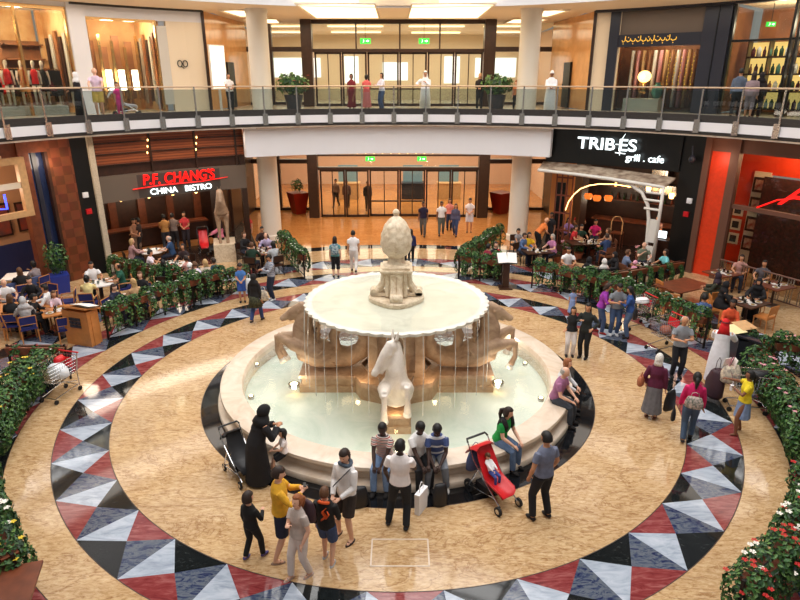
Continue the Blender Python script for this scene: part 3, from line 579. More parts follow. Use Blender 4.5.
b = MB(); b.path([pol(14.4, 64.8-(21.4)*j/n, 3.72-.25*j/n) for j in range(n+1)], .07, 8); b.path([pol(14.5, a, z) for a, z in ((56, 3.6), (52, 3.56), (49, 3.42), (47, 3.15), (45.8, 2.7), (45.3, 2.1), (45.1, 1.2), (45.1, 0.05))], .075, 8)
b.path([pol(14.4, 43.5, z) for z in (3.5, 2.5, 0.05)], .07, 8); b.build('white_arch', 'white_metal', cn, True)
b = MB()
for z in (2.55, 2.9, 3.2): b.path([pol(14.45, 43.5, z), pol(14.45, 46.2, z)], .05, 6)
b.arc(14.4, 14.46, 43.4, 44.9, .1, 1.05, 2); b.arc(14.4, 14.46, 43.4, 44.9, 1.2, 2.15, 2); b.build('side_panels', 'white_metal', cn)
b = MB(); b.path([pol(15.2, a, z) for a, z in ((60.2, 1.9), (59.8, 2.3), (59.0, 2.65), (58, 2.92), (56.6, 3.1), (55, 3.2), (52.5, 3.25), (49, 3.2))], .02, 6); tag(b.build('light_arch', 'lamp_warm', smooth=True), 'thin glowing arch of light inside the grill entrance', 'light arch')
lw = thing('lattice_screen', 'dark red timber lattice screen at the left of the grill room', 'screen', (0, 0, 0)); b = MB()
for a in (59.5, 60.4, 61.3, 62.2): b.arc(15.3, 15.36, a-.1, a+.1, 0, 3.5, 1)
for z in (.9, 1.7, 2.5, 3.3): b.arc(15.3, 15.36, 59.4, 62.3, z, z+.07, 2)
b.build('lattice', mat('rust_timber', (120, 60, 44), .5), lw)
bc = thing('grill_counter', 'dark bar counter with lit bottles at the back of the grill', 'bar counter', (0, 0, 0)); b = MB(); b.arc(17.9, 18.5, 45, 58, 0, 1.1); b.build('counter_body', 'wood_dark', bc); b = MB(); b.arc(17.8, 18.6, 44.8, 58.2, 1.1, 1.16); b.build('counter_top', 'wood_brown', bc); b = MB(); b.arc(18.9, 19.2, 46, 57, 1.9, 1.95); b.arc(18.9, 19.2, 46, 57, 2.5, 2.55); b.build('shelf', 'wood_brown', bc)
for i, (a, z) in enumerate(((58, 2.35), (56.6, 2.3), (54.8, 2.35), (50, 2.8), (48, 2.75), (46.6, 2.6))):
    t = thing('pendant_lamp', 'orange drum lamp glowing inside the grill room', 'lamp', pol(16.6 if i < 3 else 17.6, a, z), 0, 'orange lamps in the grill'); b = MB(); w = .2 if i < 3 else .12; b.lathe([(w*.7, -.1), (w, .05), (w*.8, .14)], n=18); b.build('lamp_shade', mat('orange_shade', (214, 110, 40), .5, emit=1.2) if i < 3 else 'lamp_warm', t, True); b = MB(); b.path([(0, 0, .1), (0, 0, 3.9-z)], .01, 5); b.build('cord', 'black_iron', t)
    if i in (1, 4): point('grill_glow', pol(16.9, a, 2.0), 30)
hd = thing('kitchen_hood', 'pale metal hood over the grill kitchen behind the counter', 'hood', pol(18.5, 49.5, 2.75), R(-40)); b = MB(); b.box(0, 0, 0, 1.7, .8, .4, taper=1.1); b.box(0, .1, .6, .7, .5, .9); b.build('hood_body', 'steel', hd)
ar = thing('arched_chair', 'pale hoop-backed high chair at the grill bar', 'chair', pol(17.0, 53.4, 0), R(-36)); b = MB(); b.path([(-.25, 0, .7), (-.26, 0, 1.25), (-.12, 0, 1.5), (.12, 0, 1.5), (.26, 0, 1.25), (.25, 0, .7)], .025, 6); b.build('hoop_back', 'tan_frame', ar); b = MB(); b.box(0, .2, .7, .5, .45, .06); b.build('seat', 'wood_brown', ar)
for sx in (-1, 1):
    for yy in (0, .4): b = MB(); b.path([(sx*.24, yy, 0), (sx*.22, yy, .68)], .02, 6); b.build('leg', 'wood_brown', ar)
for i in range(22):
    a = 46.5+i*.48; m = ['amber_lit', 'leaf_b', 'ceramic', 'terracotta'][i % 4]; x, y = pol(19.02, a); b = MB(); z = 1.95 if i % 2 else 2.55; b.lathe([(.01, 0), (.05, 0), (.05, .18), (.02, .24), (.02, .32), (.01, .32)], n=8)
    tag(b.build('bottle', m, loc=(x, y, z), smooth=True), 'bottle on the lit back shelf of the grill bar', 'bottle', 'bottles behind the grill bar')
point('grill_fill', pol(16, 50, 3.4), 60, (1, .75, .5), .4)
# -- restaurant at the far right: brown portal, red-orange panel, glazed front
wallarc(39.0, 39.9, 0, 5.5, 'brown_trim', 'wall_right', RG-.1); wallarc(36.2, 39.0, 0, 4.9, 'red_orange', 'wall_right', RG+.05); wallarc(35.0, 36.2, 0, 5.5, 'brown_trim', 'wall_right', RG-.1); wallarc(12, 39.0, 4.9, 5.5, 'brown_trim', 'wall_right'); wallarc(12, 35, 2.85, 3.0, 'brown_trim', 'wall_right')
wallarc(12, 35, 0, 4.9, 'glass', 'window_5', RG+.08, RG+.1)
wallarc(36.6, 45, 0, 5.5, 'red_orange', 'wall_back', 18.0, 18.2); wallarc(12, 45, 3.9, 5.5, 'red_orange', 'wall_back', 18.0, 18.2); wallarc(12, 29.2, 0, 5.5, 'red_orange', 'wall_back', 19.2, 19.4); wallarc(34.6, 36.6, 0, 4.0, 'cream_paint', 'wall_back', 17.9, 18.1); wallarc(12, 34.6, 0, 3.9, mat('brown_mesh', (78, 30, 20), .5, rgb2=(34, 16, 12), scale=9), 'wall_back', 17.4, 17.5)
wallarc(12, 45, 5.4, 5.5, 'brown_trim', 'ceiling', RG+.2, 19.2)
point('red_fill', pol(16.8, 31, 4.6), 150, (1, .55, .3), .3); point('red_fill', pol(16.8, 22, 4.4), 110, (1, .55, .3), .3); point('red_fill', pol(14.9, 37.5, 4.6), 20, (1, .6, .4), .3)
for i in range(3):
    for j in range(2):
        t = thing('picture_frame', 'small black and white picture in a white frame on the orange wall', 'picture', pol(17.92, 39.4-j*1.6, 2.35-i*.6), R(38.6-90), 'white framed pictures on the orange wall'); b = MB(); b.box(0, 0, 0, .42, .04, .46); b.build('frame', 'cream_paint', t); b = MB(); b.box(0, -.03, 0, .26, .01, .28); b.build('photograph', mat('grey_photo', (60, 50, 46), .4), t)
for i in range(4):
    t = thing('picture_frame', 'larger dark framed picture on the pale wall strip, ' + ['topmost', 'second from top', 'third from top', 'lowest'][i], 'picture', pol(17.8, 35.6, 3.5-i*.8), R(35.6-90)); b = MB(); b.box(0, 0, 0, .48, .05, .6); b.build('frame', 'wood_dark', t); b = MB(); b.box(0, -.04, 0, .3, .01, .4); b.build('photograph', mat('red_photo', (170, 60, 40), .4, rgb2=(220, 190, 160), scale=5), t)
sg = thing('restaurant_sign', 'red glowing script letters on the glazed front at far right', 'sign', pol(RG-.1, 27.6, 0), R(27.6-90)); text('script_letters', 'Au', (-.3, 0, 3.3), 1.35, 'sign_red', 0, sg, .02, .5, .0, 'LEFT', 1.1); b = MB(); b.path([(-1.0, -.02, 3.05), (-.3, -.02, 3.45), (.4, -.02, 3.62)], [.03, .03, .01], 6); b.build('brush_stroke', 'sign_red', sg, True)
cm = thing('ceiling_camera', 'grey dome camera on a bracket beside the black fascia corner', 'camera', pol(15.2, 41.2, 4.55)); MB().ell((0, 0, 0), (.13, .13, .16)).build('dome', 'dark_blue_panel', cm, True); b = MB(); b.path([(0, 0, .1), (0, .1, .5)], .03, 6); b.build('bracket', 'dark_blue_panel', cm)
for a, z, m, l in ((142, 2.6, 'red_plastic', 'small red fire alarm box on the black pier at left'), (142.1, 3.25, 'white_paint', 'small white device on the black pier at left'), (41.2, 2.35, 'red_plastic', 'small red fire alarm box on the black pier at right'), (41, 2.9, 'white_paint', 'small white device on the black pier at right')):
    b = MB(); b.box(0, 0, 0, .2, .08, .2); b.box(0, -.05, 0, .1, .03, .1); tag(b.build('alarm_box' if m == 'red_plastic' else 'wall_sensor', m, loc=pol(RG-.05, a, z), rot=(0, 0, R(a-90))), l, 'alarm' if m == 'red_plastic' else 'sensor')
# ================================================================ UPPER GALLERY SHOPS (radius 18.5)
RU = 18.5; Z6 = 6.1
def up(a0, a1, z0, z1, m, name='wall_left', r0=RU, r1=RU+.25): b = MB(); b.arc(r0, r1, a0, a1, z0, z1); return b.build(name, m, kind='structure')
up(134.3, 136.4, Z6, 13.4, 'white_paint', r0=RU-.15); up(136.4, 165, 10.2, 13.4, 'white_paint'); up(119, 134.3, 9.9, 13.4, 'white_paint'); up(119, 124, Z6, 9.9, 'cream_paint', r0=RU-.02)
up(124.0, 125.3, Z6+.3, 9.7, mat('pale_mirror', (206, 200, 190), .25), r0=RU-.05); up(118.7, 119.1, Z6, ZC, 'dark_bronze', r0=RU-.1)
up(119, 136, ZC-.08, ZC, 'slab_dark', r0=RU-.3, r1=RU-.15)
up(57.5, 61.2, Z6, ZC, 'cream_paint', 'wall_right', RU-.02); up(60.9, 61.3, Z6, ZC, 'dark_bronze', 'wall_right', RU-.1)
up(46.5, 58.6, 9.35, 10.3, 'taupe_panel', 'wall_right'); up(46.5, 58.6, 8.85, 9.35, 'dark_blue_panel', 'wall_right', RU-.1); up(57.6, 58.9, Z6, ZC, 'dark_blue_panel', 'wall_right', RU-.15); up(43.4, 46.7, Z6, ZC, 'dark_blue_panel', 'wall_right', RU-.15); up(44.9, 45.0, Z6, ZC, 'black_panel', 'wall_right', RU-.2)
up(15, 61, ZC-.1, ZC+.1, 'dark_blue_panel', 'wall_right', RU-.3, RU+.1)
for (a0, a1, zt, w) in ((136.4, 165, 10.2, 6), (125.3, 134.3, 9.9, 7), (46.7, 57.6, 8.85, 8), (15, 43.4, 10.3, 9)):
    up(a0, a1, Z6, zt, 'glass', 'window_%d' % w, RU+.1, RU+.12)
mat('shop_amber', (226, 186, 136), .6, rgb2=(196, 144, 92), scale=1.2); mat('shop_brown', (150, 96, 60), .5, var=.25, scale=2); mat('gold_metal', (214, 170, 110), .25, .9)
up(136, 166, Z6, ZC, 'shop_amber', 'wall_back', 23.0, 23.2); up(124, 136, Z6, ZC, 'shop_amber', 'wall_back', 22.5, 22.7); up(46, 59, Z6, ZC, 'shop_brown', 'wall_back', 21.0, 21.2); up(15, 44, Z6, ZC, 'shop_brown', 'wall_back', 22.5, 22.7)
for a0, a1, r in ((124, 166, 23.2), (46, 59, 21.2), (15, 44, 22.7)):
    n = 'wall_left' if a0 > 90 else 'wall_right'
    up(a0, a1, Z6-.1, Z6, 'cream_marble' if a0 > 90 else 'wood_dark', 'floor', RU-.2 if 0 else 19.4, r); up(a0, a1, ZC+.02, ZC+.1, 'soffit_paint', 'ceiling', RU+.1, r)
for a in (125.0, 135.3, 46.0, 45.2, 58.8): up(a-.2, a+.2, Z6, ZC, 'shop_amber' if a > 90 else 'shop_brown', 'wall_left' if a > 90 else 'wall_right', RU+.2, 22.6)
for a, r, p in ((140, 20.5, 230), (147, 20.5, 230), (154, 20.5, 120), (130, 20.2, 150), (127, 20.6, 80), (52, 19.6, 120), (40, 20.4, 130), (33, 20.4, 130), (26, 20.4, 80)): point('shop_glow', pol(r, a, 9.6), p, (1, .80, .56), .25)
# gold reveals round the first window, mullions
b = MB()
for a in (136.5, 142.3, 147.2, 152): b.arc(RU-.02, RU+.16, a-.13, a+.13, Z6, 10.2, 1)
b.arc(RU-.02, RU+.16, 136.4, 165, 10.08, 10.22); b.build('trim_17', 'gold_metal', kind='structure')
b = MB()
for a in (125.4, 134.2): b.arc(RU-.02, RU+.16, a-.13, a+.13, Z6, 9.9, 1)
b.arc(RU-.02, RU+.16, 125.3, 134.3, 9.82, 9.92); b.build('trim_18', 'gold_metal', kind='structure')
b = MB()
for a in (43.2, 36.3, 35.6, 29.5, 23): b.arc(RU-.05, RU+.16, a-.14, a+.14, Z6, 10.3, 1)
b.arc(RU, RU+.1, 15, 43.3, 8.9, 8.98); b.build('trim_19', 'black_panel', kind='structure')
# second shop at left: vertical bronze fins and tall lit lamps
for i in range(11):
    a = 126.2+i*.75; x, y = pol(21.0 + .4*(i % 2), a); b = MB(); b.box(0, 0, 0, .32 if i % 2 else .12, .08, 3.3-.5*(i % 3)); tag(b.build('display_fin', 'shop_brown' if i % 2 else 'gold_metal', loc=(x, y, Z6+1.65), rot=(0, 0, R(a-90))), 'vertical bronze display fin in the upper left shop', 'display fin', 'bronze fins in the upper left shop')
for i, a in enumerate((127.9, 129.6, 131.2)):
    t = thing('tube_lamp', 'tall glowing white lantern in the upper left shop, ' + ['right', 'middle', 'left'][i] + ' of three', 'lamp', pol(19.6, a, Z6+.6)); b = MB(); b.box(0, 0, .75, .2, .2, .85); b.build('lamp_shade', 'lamp_white', t); b = MB(); b.box(0, 0, .15, .06, .06, .4); b.box(0, 0, -.3, .3, .3, .5); b.build('base', 'gold_metal', t)
for i in range(12):
    a = 141+i*1.35; b = MB(); b.box(0, 0, 0, .1 if i % 3 else .5, .08, 3.9); tag(b.build('display_fin', 'gold_metal' if i % 3 else 'shop_brown', loc=(*pol(22.3 if i % 3 == 0 else 20.9, a), Z6+1.98), rot=(0, 0, R(a-90))), 'tall vertical panel inside the first upper left shop', 'display fin', 'vertical panels in the first upper left shop')
for a, L_ in ((135.75, 'first'), (125.4, 'second')):
    for k in range(6):
        b = MB(); b.box(0, 0, 0, .3, .06, 3.2-.25*(k % 3)); tag(b.build('wall_strip', ['shop_brown', 'pale_mirror', 'wood_dark'][k % 3], loc=(*pol(19.2+k*.55, a), Z6+1.75), rot=(0, 0, R(a))), 'vertical strip of panelling on the side wall of the %s upper left shop' % L_, 'wall panel', 'side wall strips of the %s upper left shop' % L_)
# garments, mannequins and shelves in the first shop
mat('cloth_red', (206, 24, 30), .8); mat('cloth_black', (24, 20, 22), .85); mat('cloth_wine', (86, 20, 34), .8); mat('cloth_camel', (176, 124, 78), .8); mat('mannequin_skin', (226, 214, 200), .4)
for j in range(20):
    a = 136.6+j*.3; b = MB(); b.box(0, 0, -.5, .07, .42, 1.05-.2*(j % 3), 0, taper=1.15); b.path([(0, -.18, .0), (0, 0, .1), (0, .18, .0)], .015, 4)
    tag(b.build('hanging_garment', ['cloth_black', 'cloth_black', 'cloth_wine', 'cloth_black', 'cloth_camel', 'cloth_red', 'cloth_black'][j % 7], loc=pol(20.7, a, Z6+1.72), rot=(0, 0, R(a))), 'garment on the front rail behind the upper left shop mannequins', 'garment', 'garments on the front rail')
fr_ = thing('garment_rail', 'front clothes rail just behind the upper left shop mannequins', 'clothes rail'); b = MB(); b.path([pol(20.7, 136.3, Z6), pol(20.7, 136.3, Z6+1.8), pol(20.7, 139.4, Z6+1.8), pol(20.7, 142.6, Z6+1.8), pol(20.7, 142.6, Z6)], .022, 6); b.build('rail', 'gold_metal', fr_)
def mannequin(x, y, z, rz, m, label, skirt=True):
    t = thing('mannequin', label, 'mannequin', (x, y, z), rz, 'dressed mannequins in the upper left shop'); b = MB()
    b.path([(0, 0, 1.38), (0, 0, 1.5), (0, .01, 1.56)], [.06, .05, .055], 10); b.ell((0, .02, 1.64), (.075, .09, .12)); 
    for s in (-1, 1): b.path([(s*.17, 0, 1.36), (s*.22, 0, 1.1), (s*.2, .06, .84)], [.05, .04, .03], 8); b.path([(s*.09, 0, .8), (s*.09, 0, .45), (s*.09, 0, .05)], [.08, .055, .04], 8)
    b.build('body', 'mannequin_skin', t, True); b = MB(); b.path([(0, 0, .55 if skirt else .85), (0, 0, .95), (0, 0, 1.12), (0, 0, 1.3), (0, 0, 1.42)], [.25 if skirt else .17, .17, .15, .19, .1], 14, flat=.7); b.build('dress', m, t, True)
    b = MB(); b.lathe([(.01, 0), (.18, 0), (.18, .02), (.01, .03)], n=16); b.build('stand', 'steel', t)
for i, (a, r, m, l) in enumerate(((139.1, 19.6, 'cloth_black', 'black, near the right window edge'), (140.3, 19.4, 'cloth_red', 'bright red, right of the mullion'), (141.2, 19.8, 'cloth_camel', 'camel, half hidden'), (143.3, 19.4, 'cloth_red', 'bright red, left of the mullion'), (144.2, 19.7, 'cloth_black', 'black, second from mullion'), (145.1, 19.4, 'cloth_wine', 'wine coloured'))):
    mannequin(*pol(r, a), Z6+.35, R(a+90), m, 'mannequin in ' + l, i % 2 == 0)
for k, (a0, a1, m) in enumerate(((137.4, 141.9, 'white_paint'), (142.6, 146.8, 'white_paint'), (147.6, 152, 'white_paint'))):
    b = MB(); b.arc(19.0, 20.1, a0, a1, Z6, Z6+.35); tag(b.build('display_plinth', m), 'low white display plinth behind the upper left glass, ' + ['right', 'middle', 'left'][k] + ' one', 'plinth')
for k, a0 in enumerate((135.9, 140.1, 144.3)):
    t = thing('garment_rack', 'long clothes rack against the amber shop wall, ' + ['right', 'middle', 'left'][k] + ' one', 'clothes rack', (0, 0, 0)); b = MB(); b.arc(21.9, 21.94, a0, a0+4, Z6+1.75, Z6+1.8, 4)
    for a in (a0, a0+4): b.path([pol(21.92, a, Z6), pol(21.92, a, Z6+1.8)], .025, 6)
    b.build('rail', 'gold_metal', t)
    b = MB(); b.arc(22.3, 22.9, a0, a0+4, Z6+2.2, Z6+2.26); b.arc(22.3, 22.9, a0, a0+4, Z6+2.8, Z6+2.86); b.arc(22.85, 22.95, a0, a0+4, Z6+.2, Z6+3.0); b.build('back_panel', 'shop_brown', t)
    for j in range(16):
        a = a0+.25+j*.23; b = MB(); b.box(0, 0, -.5, .07, .4, .95, 0, taper=1.15); b.path([(0, -.18, .0), (0, 0, .1), (0, .18, .0)], .015, 4)
        tag(b.build('hanging_garment', ['cloth_black', 'cloth_wine', 'cloth_camel', 'cloth_black', 'cloth_red', 'white_cloth'][(j*5+k) % 6 if j % 5 else 0], loc=pol(21.92, a, Z6+1.68), rot=(0, 0, R(a))), 'garment hanging on the ' + ['right', 'middle', 'left'][k] + ' rack of the upper left shop', 'garment', 'garments on the %s rack' % ['right', 'middle', 'left'][k])
for i in range(9):
    a = 137.5+i*1.7; b = MB(); b.lathe([(.01, 0), (.09, 0), (.09, -.03), (.01, -.03)], n=10); tag(b.build('downlight', 'lamp_white', loc=pol(20+.8*(i % 2), a, ZC-.01)), 'round downlight in the upper left shop ceiling', 'light', 'shop ceiling downlights')
exit_sign(*pol(21.0, 143.3), 9.1, 'green exit sign inside the upper left shop', 1.0)
t = thing('wall_lettering', 'small black round emblem on the cream wall by the pilaster', 'sign', pol(RU-.06, 122.3, 8.15), R(122.3-90)); b = MB()
for x in (-.12, .12): b.path([(x+.1*math.cos(q), 0, .14*math.sin(q)) for q in np.linspace(0, 2*PI, 13)[:-1]], .022, 5, closed=True)
b.path([(-.05, 0, -.12), (.05, 0, -.2)], .02, 5); b.build('emblem', 'black_panel', t)
t = thing('lit_poster', 'tall bright white poster panel on the amber wall, upper left', 'poster', pol(17.7, 117.9, Z6+1.9), R(117.9-70)); b = MB(); b.box(0, 0, 0, .8, .08, 1.9); b.box(0, .02, -1.4, .1, .06, 1.0); b.build('frame', 'white_metal', t); b = MB(); b.box(0, -.05, 0, .7, .02, 1.8); b.build('lit_face', mat('poster_face', (252, 244, 226), .4, emit=1.2), t)
# jewellery boutique at right: gold lettering, curtains, glowing figure, white plinth
t = thing('boutique_sign', 'gold arabic lettering on the dark band above the boutique', 'sign', pol(RU-.14, 53.2, 9.1), R(53.2-90)); b = MB(); x = -1.25
rs = random.Random(3)
for k in range(11):
    w = .12+.1*rs.random(); b.path([(x, 0, .02), (x+w*.4, 0, -.05), (x+w, 0, .0), (x+w*1.05, 0, .09+.1*(k % 3 == 0))], .02, 5); b.ell((x+w*.5, 0, .13 if k % 2 else -.13), .024, nu=6, nv=4); x += w+.05
b.build('lettering', 'sign_gold', t)
for i in range(14):
    a = 47.4+i*.72; b = MB(); b.path([(0, 0, 0), (0, 0, 2.5)], [.2, .17], 8, flat=.4); tag(b.build('curtain_panel', ['petal_pink', 'shop_amber', 'shop_brown', 'white_cloth'][i*7 % 4], loc=pol(20.3, a, Z6+.15), rot=(0, 0, R(a-90)), smooth=True), 'hanging sheer curtain strip in the boutique window', 'curtain', 'curtain strips in the boutique window')
for i in range(5):
    b = MB(); [b.ell((.03*math.sin(k*2), 0, -.16*k), .028, nu=6, nv=4) for k in range(9)]; b.path([(0, 0, .2), (0, 0, -1.3)], .006, 4); tag(b.build('bead_string', 'sign_gold', loc=pol(19.3, 48.2+i*.75, Z6+2.3)), 'string of golden beads hanging in the boutique window', 'bead string', 'bead strings in the boutique window')
t = thing('display_bust', 'glowing pale bust lamp on the white boutique plinth', 'display bust', pol(19.3, 54.2, Z6+.95)); MB().ell((0, 0, .55), (.3, .3, .26)).build('lamp_head', 'lamp_warm', t, True); b = MB(); b.path([(0, 0, -.2), (0, 0, .1), (.03, 0, .4)], [.16, .1, .09], 10); b.build('stand', 'gold_metal', t, True); point('bust_glow', pol(19.0, 54.2, Z6+1.5), 30, (1, .7, .45), .1)
t = thing('glass_vase', 'teal rounded vase on the boutique plinth beside the bust', 'vase', pol(19.3, 52.3, Z6+.55)); b = MB(); b.lathe([(.01, 0), (.16, .02), (.26, .25), (.22, .5), (.1, .62), (.13, .7)], n=18); b.build('vase_body', mat('teal_glaze', (90, 150, 140), .2), t, True)
b = MB(); b.arc(18.9, 19.8, 51.6, 56.4, Z6+.0, Z6+.55); tag(b.build('display_plinth', 'white_cloth'), 'long white draped plinth in the boutique window', 'plinth')
# lit shelving in the far right shop
sh = thing('display_shelving', 'lit wall shelving of bottles in the far right upper shop', 'shelving', (0, 0, 0)); b = MB()
for z in (.1, .85, 1.55, 2.25, 2.95): b.arc(21.2, 21.7, 36.8, 43.8, Z6+z, Z6+z+.07)
for a in (36.8, 39.1, 41.5, 43.8): b.arc(21.2, 21.7, a-.07, a+.07, Z6, Z6+3.0, 1)
b.build('frame', 'wood_dark', sh); b = MB(); b.arc(21.72, 21.76, 36.8, 43.8, Z6+.1, Z6+2.9); b.build('lit_back', mat('shelf_lit', (255, 206, 120), .5, emit=1.3), sh)
for i in range(44):
    z = (.17, .92, 1.62, 2.32)[i // 11]; a = 37.3+(i % 11)*.6; b = MB(); k = rs.random(); b.lathe([(.01, 0), (.07+.03*k, 0), (.07+.03*k, .2+.1*k), (.03, .3+.1*k), (.03, .4), (.01, .4)], n=8)
    tag(b.build('bottle', ['leaf_b', 'cloth_wine', 'white_cloth', 'shop_brown', 'teal_glaze'][rs.randrange(5)], loc=pol(21.4, a, Z6+z), smooth=True), 'bottle on the lit shelving of the far right shop', 'bottle', 'bottles on the lit shop shelving')
for i in range(5):
    b = MB(); b.box(0, 0, 0, 1.4, .1, .04); tag(b.build('strip_light', 'lamp_white', loc=pol(20.2, 34.5-(i % 2)*2.2, 9.3-.42*i), rot=(0, 0, R(-30))), 'white strip light behind the far right upper glass', 'light', 'strip lights in the far right shop')
exit_sign(*pol(20.0, 40.6), 9.6, 'green exit sign inside the far right upper shop', .9)
for k, (a, l) in enumerate(((33, 'left'), (28.5, 'right'))):
    t = thing('display_table', 'dark display table with glass top in the far right shop, ' + l + ' one', 'table', pol(19.9, a, Z6), R(a-90)); b = MB(); b.box(0, 0, .85, 1.2, .6, .06); b.build('tabletop', 'cream_marble', t); b = MB(); [b.box(x, y, .41, .06, .06, .82) for x in (-.55, .55) for y in (-.25, .25)]; b.build('legs', 'black_panel', t)
# potted plants on the gallery and by the entrance
# ================================================================ PEOPLE
def ik(a, t, l1, l2, hint):
    a, t = Vector(a), Vector(t); d = t-a; L = d.length
    if L > (l1+l2)*.995: t = a+d*((l1+l2)*.995/L); d = t-a; L = d.length
    if L < abs(l1-l2)+.02: L = abs(l1-l2)+.02
    u = d.normalized(); x = (l1*l1-l2*l2+L*L)/(2*L); y = math.sqrt(max(0, l1*l1-x*x)); h = Vector(hint); h = h-u*h.dot(u)
    if h.length < 1e-5: h = u.orthogonal()
    return a+u*x+h.normalized()*y, t
def rings(mb, R_, n=16, mi=None):
    """loft through elliptical rings (centre, half-vector x, half-vector y)"""
    vs = []
    for c, ax, ay in R_:
        for j in range(n):
            q = 2*PI*j/n; vs.append(Vector(c)+Vector(ax)*math.cos(q)+Vector(ay)*math.sin(q))
    fs = [(i*n+j, i*n+(j+1) % n, (i+1)*n+(j+1) % n, (i+1)*n+j) for i in range(len(R_)-1) for j in range(n)]
    fs += [tuple(range(n-1, -1, -1)), tuple((len(R_)-1)*n+j for j in range(n))]; mb.add(vs, fs, mi)
SKIN = {'fair': (226, 176, 148), 'tan': (196, 140, 104), 'brown': (136, 88, 62), 'dark': (62, 40, 32)}
for k, c in SKIN.items(): mat('skin_'+k, c, .55)
for k, c in {'black': (20, 16, 15), 'dkbrown': (44, 28, 20), 'brown': (96, 62, 38), 'ginger': (150, 88, 48), 'blond': (196, 158, 108), 'grey': (176, 168, 160), 'white': (226, 222, 214)}.items(): mat('hair_'+k, c, .6, var=.3, scale=40)
def fab(c): 
    n = 'fabric_%d_%d_%d' % c; return mat(n, c, .85, var=.05 if min(c) > 200 else .14, scale=12, bump=.15) and n
mat('eye_dark', (20, 14, 12), .3); mat('lip', (150, 70, 62), .5)
HANDS = {'down': ((-.132, .02, .46), (.132, .02, .46)), 'clasp': ((-.02, .17, .6), (.03, .18, .6)), 'phone': ((-.03, .2, .7), (.06, .2, .68)), 'hips': ((-.1, .05, .56), (.1, .05, .56)),
         'rail': ((-.12, .26, .62), (.12, .26, .62)), 'bagR': ((-.15, .03, .46), (.17, .0, .45)), 'armout': ((-.15, .03, .46), (.16, .26, .68)), 'cross': ((.08, .15, .66), (-.08, .16, .67)), 'behind': ((-.05, -.12, .52), (.05, -.12, .52)), 'wave': ((-.04, .2, .72), (.1, .2, .78)),
         'table': ((-.1, .24, .46), (.09, .26, .46)), 'chin': ((-.12, .24, .46), (.02, .17, .58)), 'lap': ((-.07, .22, .38), (.07, .22, .38)), 'eat': ((-.1, .26, .47), (.05, .2, .56)), 'knees': ((-.03, .25, .36), (.04, .26, .35))}
CACHE = {}
